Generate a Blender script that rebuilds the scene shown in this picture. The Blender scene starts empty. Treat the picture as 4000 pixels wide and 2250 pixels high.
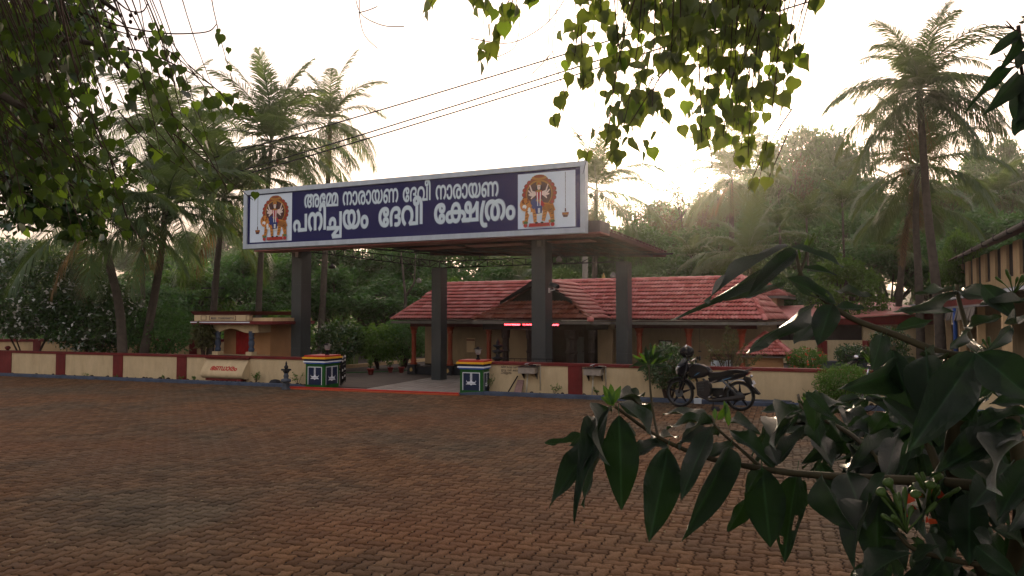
import bpy, math, random
import numpy as np
from mathutils import Vector, Matrix
rad = math.radians
sc = bpy.context.scene
col = sc.collection
# ---------------------------------------------------------------- camera, sky, sun, exposure
CAMH, FPX, PITCH = 1.95, 2900.0, math.atan(110 / 2900)
cd = bpy.data.cameras.new('camera'); cam = bpy.data.objects.new('camera', cd); col.objects.link(cam)
cam.location = (0, 0, CAMH); cam.rotation_euler = (rad(90) + PITCH, 0, 0)
cd.sensor_width = 36; cd.lens = 36 * FPX / 4000; cd.clip_start = .05; cd.clip_end = 2000
sc.camera = cam
SUN_EL, SUN_AZ = rad(9.0), rad(13.0)
world = bpy.data.worlds.new('World'); sc.world = world; world.use_nodes = True
wn, wl = world.node_tree.nodes, world.node_tree.links
bg = wn['Background']
sky = wn.new('ShaderNodeTexSky'); sky.sky_type = 'NISHITA'; sky.sun_disc = False
sky.sun_elevation = SUN_EL; sky.sun_rotation = SUN_AZ
sky.air_density = 1.3; sky.dust_density = 6.0; sky.ozone_density = 1.0; sky.altitude = 50
hs = wn.new('ShaderNodeHueSaturation'); hs.inputs['Saturation'].default_value = .8
# thick morning haze evens out the clear-sky gradient over the whole dome
gm_ = wn.new('ShaderNodeGamma'); gm_.inputs[1].default_value = .5
mu_ = wn.new('ShaderNodeVectorMath'); mu_.operation = 'MULTIPLY'; mu_.inputs[1].default_value = (2.98, 2.55, 2.52)
wl.new(sky.outputs[0], hs.inputs['Color']); wl.new(hs.outputs[0], gm_.inputs[0]); wl.new(gm_.outputs[0], mu_.inputs[0]); wl.new(mu_.outputs[0], bg.inputs[0])
bg.inputs[1].default_value = 0.10
sl = bpy.data.lights.new('sun', 'SUN'); sl.energy = 2.0; sl.angle = rad(1.0); sl.color = (1, .78, .55)
so = bpy.data.objects.new('sun', sl); col.objects.link(so)
sd = Vector((math.sin(SUN_AZ) * math.cos(SUN_EL), math.cos(SUN_AZ) * math.cos(SUN_EL), math.sin(SUN_EL)))
so.rotation_euler = sd.to_track_quat('Z', 'Y').to_euler(); so.location = (10, 40, 20)
vs = sc.view_settings
vs.view_transform = 'Standard'; vs.look = 'None'; vs.gamma = 1; vs.use_curve_mapping = False
vs.exposure = 1.55
cy = sc.cycles
cy.max_bounces = 6; cy.diffuse_bounces = 3; cy.glossy_bounces = 2; cy.transmission_bounces = 4
cy.transparent_max_bounces = 6; cy.volume_bounces = 0; cy.use_denoising = True
cy.sample_clamp_indirect = 6

# ---------------------------------------------------------------- frames and rays
def ray(px, py):
    dx = (px - 2000) / FPX; dy = (1125 - py) / FPX
    return (dx, math.cos(PITCH) - dy * math.sin(PITCH), math.sin(PITCH) + dy * math.cos(PITCH))
class Fr:
    """a local frame on the ground: a runs right along a front, b runs away from the viewer"""
    def __init__(s, ox, oy, deg):
        t = rad(deg); s.o = (ox, oy); s.rot = -t
        s.u = (math.cos(t), -math.sin(t)); s.v = (math.sin(t), math.cos(t)); s.c = s.inv(0, 0)
    def inv(s, x, y):
        x -= s.o[0]; y -= s.o[1]
        return (x * s.u[0] + y * s.u[1], x * s.v[0] + y * s.v[1])
    def W(s, a, b, z=0):
        return Vector((s.o[0] + a * s.u[0] + b * s.v[0], s.o[1] + a * s.u[1] + b * s.v[1], z))
    def _l(s, px, py):
        r = ray(px, py)
        return (r[0] * s.u[0] + r[1] * s.u[1], r[0] * s.v[0] + r[1] * s.v[1], r[2])
    def onb(s, px, py, b):
        r = s._l(px, py); t = (b - s.c[1]) / r[1]
        return (s.c[0] + t * r[0], CAMH + t * r[2])
    def ona(s, px, py, a):
        r = s._l(px, py); t = (a - s.c[0]) / r[0]
        return (s.c[1] + t * r[1], CAMH + t * r[2])
    def onz(s, px, py, z=0):
        r = s._l(px, py); t = (z - CAMH) / r[2]
        return (s.c[0] + t * r[0], s.c[1] + t * r[1])
WF = Fr(0, 0, 0)               # world
CF = Fr(0, 18.25, 20.3)        # wall and yard
KF = Fr(.79, 19.6, 27)         # canopy
TF = Fr(-3.31, 25.1, 26)       # temple
def at(px, py, Y):
    r = ray(px, py); t = Y / r[1]
    return Vector((r[0] * t, Y, CAMH + r[2] * t))

# ---------------------------------------------------------------- things, parts, meshes
ORI = {}
def tag(o, label=None, cat=None, group=None, kind=None):
    if label: o['label'] = label
    if cat: o['category'] = cat
    if group: o['group'] = group
    if kind: o['kind'] = kind
    return o
def thing(name, label, cat, fr, a, b, z=0, group=None, kind=None):
    o = bpy.data.objects.new(name, None); col.objects.link(o)
    o.empty_display_size = .2
    o.location = fr.W(a, b, z); o.rotation_euler = (0, 0, fr.rot)
    ORI[o.name] = (a, b, z)
    return tag(o, label, cat, group, kind)
def npmesh(name, V, F, mats=(), rnd=None, smooth=False):
    V = np.asarray(V, dtype=np.float32); F = np.asarray(F, dtype=np.int32)
    me = bpy.data.meshes.new(name); n, k = F.shape
    me.vertices.add(len(V)); me.vertices.foreach_set('co', V.ravel())
    me.loops.add(n * k); me.loops.foreach_set('vertex_index', F.ravel())
    me.polygons.add(n)
    me.polygons.foreach_set('loop_start', np.arange(0, n * k, k, dtype=np.int32))
    me.polygons.foreach_set('loop_total', np.full(n, k, dtype=np.int32))
    if smooth: me.polygons.foreach_set('use_smooth', np.ones(n, dtype=bool))
    if rnd is not None:
        at_ = me.attributes.new('rnd', 'FLOAT', 'FACE'); at_.data.foreach_set('value', np.asarray(rnd, dtype=np.float32))
    me.update(calc_edges=True)
    for m in mats: me.materials.append(m)
    return me
def link(name, me, parent=None, mtx=None, label=None):
    o = bpy.data.objects.new(name, me); col.objects.link(o)
    if parent is not None:
        o.parent = parent; ORI[o.name] = ORI.get(parent.name, (0, 0, 0))
    if mtx is not None: o.matrix_local = mtx
    if label: o['label'] = label
    return o
class MB:
    def __init__(s): s.v = []; s.f = []; s.m = []; s.sm = []
    def add(s, vs, fs, m=0, sm=False):
        k = len(s.v); s.v += [tuple(p) for p in vs]
        for f in fs: s.f.append([i + k for i in f]); s.m.append(m); s.sm.append(sm)
        return s
    def box(s, x0, x1, y0, y1, z0, z1, m=0):
        if x0 > x1: x0, x1 = x1, x0
        if y0 > y1: y0, y1 = y1, y0
        return s.add([(x0, y0, z0), (x1, y0, z0), (x1, y1, z0), (x0, y1, z0), (x0, y0, z1), (x1, y0, z1), (x1, y1, z1), (x0, y1, z1)],
              [(0, 3, 2, 1), (4, 5, 6, 7), (0, 1, 5, 4), (1, 2, 6, 5), (2, 3, 7, 6), (3, 0, 4, 7)], m)
    def poly(s, pts, m=0): return s.add(pts, [range(len(pts))], m)
    def prism(s, pts, d, m=0):
        """pts: planar outline; d: offset vector"""
        n = len(pts); q = [tuple(p[i] + d[i] for i in range(3)) for p in pts]
        return s.add(list(pts) + q, [list(range(n))[::-1], list(range(n, 2 * n))] + [(i, (i + 1) % n, n + (i + 1) % n, n + i) for i in range(n)], m)
    def tube(s, pts, r, n=6, m=0, cap=True):
        pts = [Vector(p) for p in pts]; L = len(pts)
        if not hasattr(r, '__len__'): r = [r] * L
        vs = []; prev = None
        for i, p in enumerate(pts):
            t = (pts[min(i + 1, L - 1)] - pts[max(i - 1, 0)])
            t = t.normalized() if t.length > 1e-9 else Vector((0, 0, 1))
            if prev is None:
                prev = t.orthogonal().normalized()
            x = (prev - t * prev.dot(t))
            x = x.normalized() if x.length > 1e-6 else t.orthogonal().normalized()
            prev = x; y = t.cross(x)
            for k in range(n):
                an = 2 * math.pi * k / n
                vs.append(p + (x * math.cos(an) + y * math.sin(an)) * r[i])
        fs = [(i * n + k, i * n + (k + 1) % n, (i + 1) * n + (k + 1) % n, (i + 1) * n + k) for i in range(L - 1) for k in range(n)]
        s.add(vs, fs, m, True)
        if cap:
            s.f.append([len(s.v) - len(vs) + k for k in range(n)][::-1]); s.m.append(m); s.sm.append(False)
            s.f.append([len(s.v) - n + k for k in range(n)]); s.m.append(m); s.sm.append(False)
        return s
    def lathe(s, cx, cy, prof, n=16, m=0, ph=0, sm=True):
        vs = []
        for r, z in prof:
            for k in range(n):
                an = 2 * math.pi * k / n + ph
                vs.append((cx + r * math.cos(an), cy + r * math.sin(an), z))
        L = len(prof)
        fs = [(i * n + k, i * n + (k + 1) % n, (i + 1) * n + (k + 1) % n, (i + 1) * n + k) for i in range(L - 1) for k in range(n)]
        s.add(vs, fs, m, sm)
        s.f.append([len(s.v) - len(vs) + k for k in range(n)][::-1]); s.m.append(m); s.sm.append(False)
        s.f.append([len(s.v) - n + k for k in range(n)]); s.m.append(m); s.sm.append(False)
        return s
    def mesh(s, name, mats, org=(0, 0, 0)):
        me = bpy.data.meshes.new(name)
        me.from_pydata([(p[0] - org[0], p[1] - org[1], p[2] - org[2]) for p in s.v], [], s.f)
        if not isinstance(mats, (list, tuple)): mats = [mats]
        for m in mats: me.materials.append(m)
        me.polygons.foreach_set('material_index', s.m)
        me.polygons.foreach_set('use_smooth', s.sm)
        me.update(); return me
    def build(s, name, mats, parent, label=None, bevel=0):
        o = link(name, s.mesh(name, mats, ORI[parent.name]), parent, label=label)
        if bevel:
            bm = o.modifiers.new('bevel', 'BEVEL'); bm.width = bevel; bm.segments = 2; bm.limit_method = 'ANGLE'
        return o
    def solo(s, name, mats, fr, org, label=None, cat=None, group=None, kind=None, bevel=0):
        o = link(name, s.mesh(name, mats, org)); o.location = fr.W(*org); o.rotation_euler = (0, 0, fr.rot)
        ORI[o.name] = org
        if bevel:
            bm = o.modifiers.new('bevel', 'BEVEL'); bm.width = bevel; bm.segments = 2; bm.limit_method = 'ANGLE'
        return tag(o, label, cat, group, kind)

# ---------------------------------------------------------------- materials
def mat(name, c, rough=.7, var=.18, scale=4., c2=None, bump=0., bscale=60., spec=.18, metal=0., streak=0., rnd=0.):
    m = bpy.data.materials.new(name); m.use_nodes = True
    N, L = m.node_tree.nodes, m.node_tree.links; P = N['Principled BSDF']
    P.inputs['Roughness'].default_value = rough; P.inputs['Specular IOR Level'].default_value = spec
    P.inputs['Metallic'].default_value = metal
    tc = N.new('ShaderNodeTexCoord')
    no = N.new('ShaderNodeTexNoise'); no.inputs['Scale'].default_value = scale; no.inputs['Detail'].default_value = 6
    no.inputs['Roughness'].default_value = .65
    L.new(tc.outputs['Object'], no.inputs['Vector'])
    if c2 is None: c2 = tuple(x * (1 - var * 1.6) for x in c)
    rp = N.new('ShaderNodeValToRGB'); rp.color_ramp.elements[0].position = .3; rp.color_ramp.elements[1].position = .7
    rp.color_ramp.elements[0].color = (*c2, 1); rp.color_ramp.elements[1].color = (*c, 1)
    L.new(no.outputs['Fac'], rp.inputs['Fac'])
    out = rp.outputs[0]
    if rnd:
        oi = N.new('ShaderNodeObjectInfo'); aa = N.new('ShaderNodeAttribute'); aa.attribute_name = 'rnd'
        ad = N.new('ShaderNodeMath'); ad.operation = 'ADD'; L.new(oi.outputs['Random'], ad.inputs[0]); L.new(aa.outputs['Fac'], ad.inputs[1])
        fr_ = N.new('ShaderNodeMath'); fr_.operation = 'FRACT'; L.new(ad.outputs[0], fr_.inputs[0])
        mr = N.new('ShaderNodeMapRange'); mr.inputs['To Min'].default_value = 1 - rnd; mr.inputs['To Max'].default_value = 1 + rnd
        L.new(fr_.outputs[0], mr.inputs['Value'])
        hv = N.new('ShaderNodeHueSaturation'); L.new(mr.outputs[0], hv.inputs['Value']); L.new(out, hv.inputs['Color'])
        ms = N.new('ShaderNodeMapRange'); ms.inputs['To Min'].default_value = 1 + rnd * .6; ms.inputs['To Max'].default_value = 1 - rnd * .6
        L.new(fr_.outputs[0], ms.inputs['Value']); L.new(ms.outputs[0], hv.inputs['Saturation'])
        out = hv.outputs[0]
    if streak:                                                # rain streaks and blotches of old dirt
        mp = N.new('ShaderNodeMapping'); mp.inputs['Scale'].default_value = (3, 3, .8); L.new(tc.outputs['Object'], mp.inputs[0])
        n2 = N.new('ShaderNodeTexNoise'); n2.inputs['Scale'].default_value = 1.6; n2.inputs['Detail'].default_value = 8; n2.inputs['Roughness'].default_value = .7
        L.new(mp.outputs[0], n2.inputs['Vector'])
        r2 = N.new('ShaderNodeMapRange'); r2.inputs['From Min'].default_value = .38; r2.inputs['From Max'].default_value = .62
        r2.inputs['To Min'].default_value = 1 - streak; r2.inputs['To Max'].default_value = 1.05; L.new(n2.outputs['Fac'], r2.inputs['Value'])
        h2 = N.new('ShaderNodeHueSaturation'); L.new(r2.outputs[0], h2.inputs['Value']); L.new(out, h2.inputs['Color']); out = h2.outputs[0]
    L.new(out, P.inputs['Base Color'])
    if bump:
        nb = N.new('ShaderNodeTexNoise'); nb.inputs['Scale'].default_value = bscale; nb.inputs['Detail'].default_value = 4
        L.new(tc.outputs['Object'], nb.inputs['Vector'])
        bu = N.new('ShaderNodeBump'); bu.inputs['Strength'].default_value = bump; bu.inputs['Distance'].default_value = .02
        L.new(nb.outputs['Fac'], bu.inputs['Height']); L.new(bu.outputs[0], P.inputs['Normal'])
    return m
def leafmat(name, c0, c1, tr=(.25, .38, .04), trf=.4, rough=.5, spec=.2, veins=False):
    """leaf: colour varies leaf by leaf, thin enough to let light through"""
    m = bpy.data.materials.new(name); m.use_nodes = True
    N, L = m.node_tree.nodes, m.node_tree.links; P = N['Principled BSDF']
    P.inputs['Roughness'].default_value = rough; P.inputs['Specular IOR Level'].default_value = spec
    oi = N.new('ShaderNodeObjectInfo'); aa = N.new('ShaderNodeAttribute'); aa.attribute_name = 'rnd'
    ad = N.new('ShaderNodeMath'); ad.operation = 'ADD'; L.new(oi.outputs['Random'], ad.inputs[0]); L.new(aa.outputs['Fac'], ad.inputs[1])
    fr_ = N.new('ShaderNodeMath'); fr_.operation = 'FRACT'; L.new(ad.outputs[0], fr_.inputs[0])
    rp = N.new('ShaderNodeValToRGB')
    rp.color_ramp.elements[0].color = (*c0, 1); rp.color_ramp.elements[1].color = (*c1, 1)
    L.new(fr_.outputs[0], rp.inputs['Fac']); out = rp.outputs[0]
    tc = N.new('ShaderNodeTexCoord')
    if veins:
        wv = N.new('ShaderNodeTexWave'); wv.wave_type = 'BANDS'; wv.bands_direction = 'X'
        wv.inputs['Scale'].default_value = 22; wv.inputs['Distortion'].default_value = 1.5
        sx = N.new('ShaderNodeSeparateXYZ'); L.new(tc.outputs['Object'], sx.inputs[0])
        ab = N.new('ShaderNodeMath'); ab.operation = 'ABSOLUTE'; L.new(sx.outputs['Y'], ab.inputs[0])
        sb = N.new('ShaderNodeMath'); sb.operation = 'SUBTRACT'; L.new(sx.outputs['X'], sb.inputs[0]); L.new(ab.outputs[0], sb.inputs[1])
        cb = N.new('ShaderNodeCombineXYZ'); L.new(sb.outputs[0], cb.inputs[0]); L.new(cb.outputs[0], wv.inputs['Vector'])
        bu = N.new('ShaderNodeBump'); bu.inputs['Strength'].default_value = .7; bu.inputs['Distance'].default_value = .012
        L.new(wv.outputs['Fac'], bu.inputs['Height']); L.new(bu.outputs[0], P.inputs['Normal'])
        mr = N.new('ShaderNodeMapRange'); mr.inputs['From Min'].default_value = .012; mr.inputs['From Max'].default_value = .045; mr.inputs['To Min'].default_value = 2.6; mr.inputs['To Max'].default_value = 1.
        L.new(ab.outputs[0], mr.inputs['Value'])
        no = N.new('ShaderNodeTexNoise'); no.inputs['Scale'].default_value = 4; no.inputs['Detail'].default_value = 5; L.new(tc.outputs['Object'], no.inputs['Vector'])
        m2 = N.new('ShaderNodeMath'); m2.operation = 'MULTIPLY_ADD'; L.new(no.outputs['Fac'], m2.inputs[0]); m2.inputs[1].default_value = 1.2; m2.inputs[2].default_value = .3
        m3 = N.new('ShaderNodeMath'); m3.operation = 'MULTIPLY'; L.new(m2.outputs[0], m3.inputs[0]); L.new(mr.outputs[0], m3.inputs[1])
        hv = N.new('ShaderNodeHueSaturation'); L.new(m3.outputs[0], hv.inputs['Value']); L.new(out, hv.inputs['Color']); out = hv.outputs[0]
    else:
        no = N.new('ShaderNodeTexNoise'); no.inputs['Scale'].default_value = 30; L.new(tc.outputs['Object'], no.inputs['Vector'])
        hv = N.new('ShaderNodeHueSaturation'); mr = N.new('ShaderNodeMapRange'); mr.inputs['To Min'].default_value = .75; mr.inputs['To Max'].default_value = 1.25
        L.new(no.outputs['Fac'], mr.inputs['Value']); L.new(mr.outputs[0], hv.inputs['Value']); L.new(out, hv.inputs['Color']); out = hv.outputs[0]
    L.new(out, P.inputs['Base Color'])
    T = N.new('ShaderNodeBsdfTranslucent'); T.inputs[0].default_value = (*tr, 1)
    mx = N.new('ShaderNodeMixShader'); mx.inputs[0].default_value = trf
    L.new(P.outputs[0], mx.inputs[1]); L.new(T.outputs[0], mx.inputs[2])
    L.new(mx.outputs[0], N['Material Output'].inputs['Surface'])
    return m
def emit(name, c, s):
    m = bpy.data.materials.new(name); m.use_nodes = True; P = m.node_tree.nodes['Principled BSDF']
    P.inputs['Base Color'].default_value = (*c, 1); P.inputs['Emission Color'].default_value = (*c, 1); P.inputs['Emission Strength'].default_value = s
    return m
M = {}
M['cream'] = mat('cream_paint', (.55, .42, .25), .8, .12, 1.5, c2=(.47, .35, .20), bump=.15, streak=.12)
M['cream_warm'] = mat('warm_cream_paint', (.58, .40, .22), .8, .12, 1.5, bump=.1, streak=.12)
M['eave_shaded'] = mat('eave_shaded_wall_paint', (.30, .21, .115), .8, .12, 1.5, bump=.1, streak=.12)  # brownish wall colour, darkened to carry the shade under the temple eaves
M['maroon'] = mat('maroon_paint', (.16, .018, .016), .55, .2, 3, bump=.1, streak=.2)
M['maroon_dark'] = mat('dark_maroon_paint', (.085, .014, .012), .6, .2, 3)
M['kerb'] = mat('blue_grey_kerb_paint', (.075, .095, .14), .7, .3, 5, bump=.4, bscale=40)
M['red'] = mat('red_paint', (.42, .03, .02), .5, .2, 5)
M['orange_red'] = mat('orange_red_paint', (.45, .09, .03), .55, .2, 5)
M['yellow'] = mat('yellow_paint', (.75, .38, .02), .5, .1, 5)
M['navy'] = mat('navy_paint', (.012, .022, .06), .5, .2, 5, streak=.12)
M['blue'] = mat('blue_paint', (.03, .10, .45), .5, .1, 5)
M['pipe_blue'] = mat('blue_pipe_paint', (.02, .06, .22), .6)
M['green_paint'] = mat('green_paint', (.012, .10, .015), .5, .2, 5, streak=.12)
M['white'] = mat('white_paint', (.72, .74, .78), .55, .1, 5)
M['lightgrey'] = mat('light_grey_metal', (.45, .50, .55), .4, .08, 3, spec=.5, streak=.12)
M['sign_blue'] = mat('sign_navy_print', (.012, .013, .085), .5, .06, 1.0, spec=.15)
M['letter'] = mat('pale_letter_print', (.62, .72, .76), .35, .04, 3)
M['panel'] = mat('pale_panel_print', (.66, .74, .82), .35, .04, 3)
M['outline'] = mat('letter_outline_print', (.30, .35, .44), .35, .05, 3)
M['clad'] = mat('grey_cladding', (.042, .048, .050), .28, .12, 2, spec=.4, streak=.12)
M['clad_side'] = M['clad']
M['steel'] = mat('dark_steel', (.022, .018, .016), .6, .3, 8, spec=.25)
M['sheet'] = mat('brown_roof_sheet', (.10, .04, .03), .6, .3, 5)
M['soffit'] = mat('pinkish_soffit', (.34, .13, .11), .6, .15, 3)
M['black'] = mat('black_stone', (.018, .019, .024), .55, .3, 10, bump=.3)
M['stone'] = mat('grey_stone', (.09, .10, .12), .75, .3, 12, bump=.4)
M['wood'] = mat('dark_wood', (.022, .013, .010), .5, .3, 8)
M['terracotta'] = mat('terracotta_column_paint', (.30, .055, .022), .5, .2, 4)
M['pole'] = mat('weathered_concrete', (.24, .21, .17), .85, .2, 5)
M['gold'] = mat('gold_paint', (.50, .33, .10), .45, .15, 6, metal=.3)
M['tile'] = mat('red_roof_tile', (.54, .155, .13), .5, .25, 2.2, c2=(.36, .09, .072), bump=.25, rnd=.16, spec=.4)
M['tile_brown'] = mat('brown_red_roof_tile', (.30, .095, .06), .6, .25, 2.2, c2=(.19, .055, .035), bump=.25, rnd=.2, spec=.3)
M['tile_base'] = mat('roof_underlay', (.10, .03, .025), .8)
M['beam'] = mat('grey_brown_beam', (.13, .11, .10), .6, .2, 3, streak=.2)
M['gutter'] = mat('grey_gutter', (.16, .14, .12), .6, .2, 4)
M['sink'] = mat('steel_basin', (.42, .38, .35), .3, .2, 9, metal=.7)
M['pvc'] = mat('cream_pipe', (.45, .40, .31), .5)
M['soil'] = mat('dark_soil', (.045, .032, .022), .95, .3, 12, bump=.8)
M['dirt'] = mat('joint_dirt', (.010, .006, .005), .95, .3, 7)
M['pot'] = mat('red_pot', (.26, .03, .025), .5)
M['curtain'] = mat('red_curtain', (.30, .012, .010), .8, .3, 3)
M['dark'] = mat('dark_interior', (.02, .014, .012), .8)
M['ledred'] = emit('red_led', (1, .03, .04), 9)
M['trunk'] = mat('palm_trunk', (.10, .078, .060), .9, .3, 5, bump=.6, bscale=14)
M['bark'] = mat('tree_bark', (.10, .078, .058), .9, .3, 6, bump=.7, bscale=12)
M['twig'] = mat('brown_twig', (.055, .030, .020), .8, .3, 10)
M['twig_green'] = mat('green_brown_stem', (.05, .04, .018), .7, .3, 10)
M['blackpl'] = mat('black_plastic', (.006, .006, .007), .5, .2, 8, spec=.08)
M['blackpaint'] = mat('black_gloss_paint', (.004, .004, .006), .22, .1, 8, spec=.14)
M['rubber'] = mat('tyre_rubber', (.012, .011, .010), .9, .2, 20, spec=.1)
M['chrome'] = mat('bright_metal', (.55, .55, .56), .2, .05, 8, metal=.9)
M['grey_al'] = mat('grey_alloy', (.07, .075, .08), .45, .1, 8, metal=.3)
M['glass'] = mat('frosted_glass', (.45, .44, .42), .2, .1, 8, spec=.6)
M['platew'] = mat('white_plate', (.68, .66, .66), .4, .05, 8)
M['bluedecal'] = mat('blue_decal', (.05, .16, .30), .3, .05, 8)
M['brownwall'] = mat('orange_brown_wall', (.42, .22, .10), .8, .15, 2)
M['sheetgrey'] = mat('grey_corrugated_sheet', (.30, .31, .32), .45, .25, 4, metal=.4)
M['grille'] = mat('dark_mesh', (.026, .018, .016), .7)
M['pinkslab'] = mat('pinkish_slab', (.28, .17, .15), .8, .2, 6)
M['pathtile'] = mat('grey_path_tile', (.27, .235, .20), .7, .2, 5, rnd=.12, bump=.2)
M['yardtile'] = mat('inner_yard_paver', (.085, .065, .052), .8, .3, 1.5, rnd=.15, bump=.3)
M['paver'] = None
# leaves
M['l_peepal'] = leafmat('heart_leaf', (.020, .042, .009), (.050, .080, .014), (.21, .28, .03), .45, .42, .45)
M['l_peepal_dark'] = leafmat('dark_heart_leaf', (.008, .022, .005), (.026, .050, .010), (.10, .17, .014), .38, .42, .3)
M['l_shrub'] = leafmat('large_glossy_leaf', (.007, .021, .009), (.019, .044, .018), (.035, .10, .012), .15, .36, .6, veins=True)
M['l_young'] = leafmat('young_leaf', (.05, .12, .015), (.09, .17, .02), (.28, .45, .03), .45, .4)
M['l_shoot'] = leafmat('young_shoot_leaf', (.025, .07, .012), (.045, .10, .018), (.14, .28, .02), .35, .45)
M['l_palm'] = leafmat('palm_leaflet', (.030, .070, .022), (.075, .115, .034), (.16, .24, .04), .35, .4, .5)
M['l_drypalm'] = leafmat('dry_palm_leaflet', (.14, .09, .04), (.22, .14, .06), (.3, .18, .06), .3, .6)
M['l_tree'] = leafmat('broad_leaf_crown', (.018, .056, .014), (.065, .150, .034), (.12, .27, .04), .3, .5, .35)
M['l_tree_lt'] = leafmat('light_broad_leaf_crown', (.030, .075, .014), (.080, .16, .028), (.18, .32, .03), .35, .5)
M['l_brownish'] = leafmat('sparse_brownish_crown', (.045, .050, .018), (.085, .080, .028), (.17, .17, .05), .35, .5)
M['l_bush'] = leafmat('dark_bush_leaf', (.012, .040, .010), (.036, .090, .020), (.10, .18, .02), .22, .25, .6)
M['l_grass'] = leafmat('tall_grass_blade', (.05, .10, .02), (.10, .16, .035), (.2, .3, .05), .35, .5)
M['l_flower'] = leafmat('white_flower', (.6, .6, .55), (.75, .75, .7), (.6, .6, .5), .3)
M['l_redfl'] = leafmat('red_flower', (.45, .04, .02), (.55, .09, .03), (.6, .1, .03), .3)
M['bud'] = leafmat('green_bud', (.05, .09, .02), (.09, .13, .035), (.15, .25, .04), .3, .45)
HAZE = 0.0008
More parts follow.
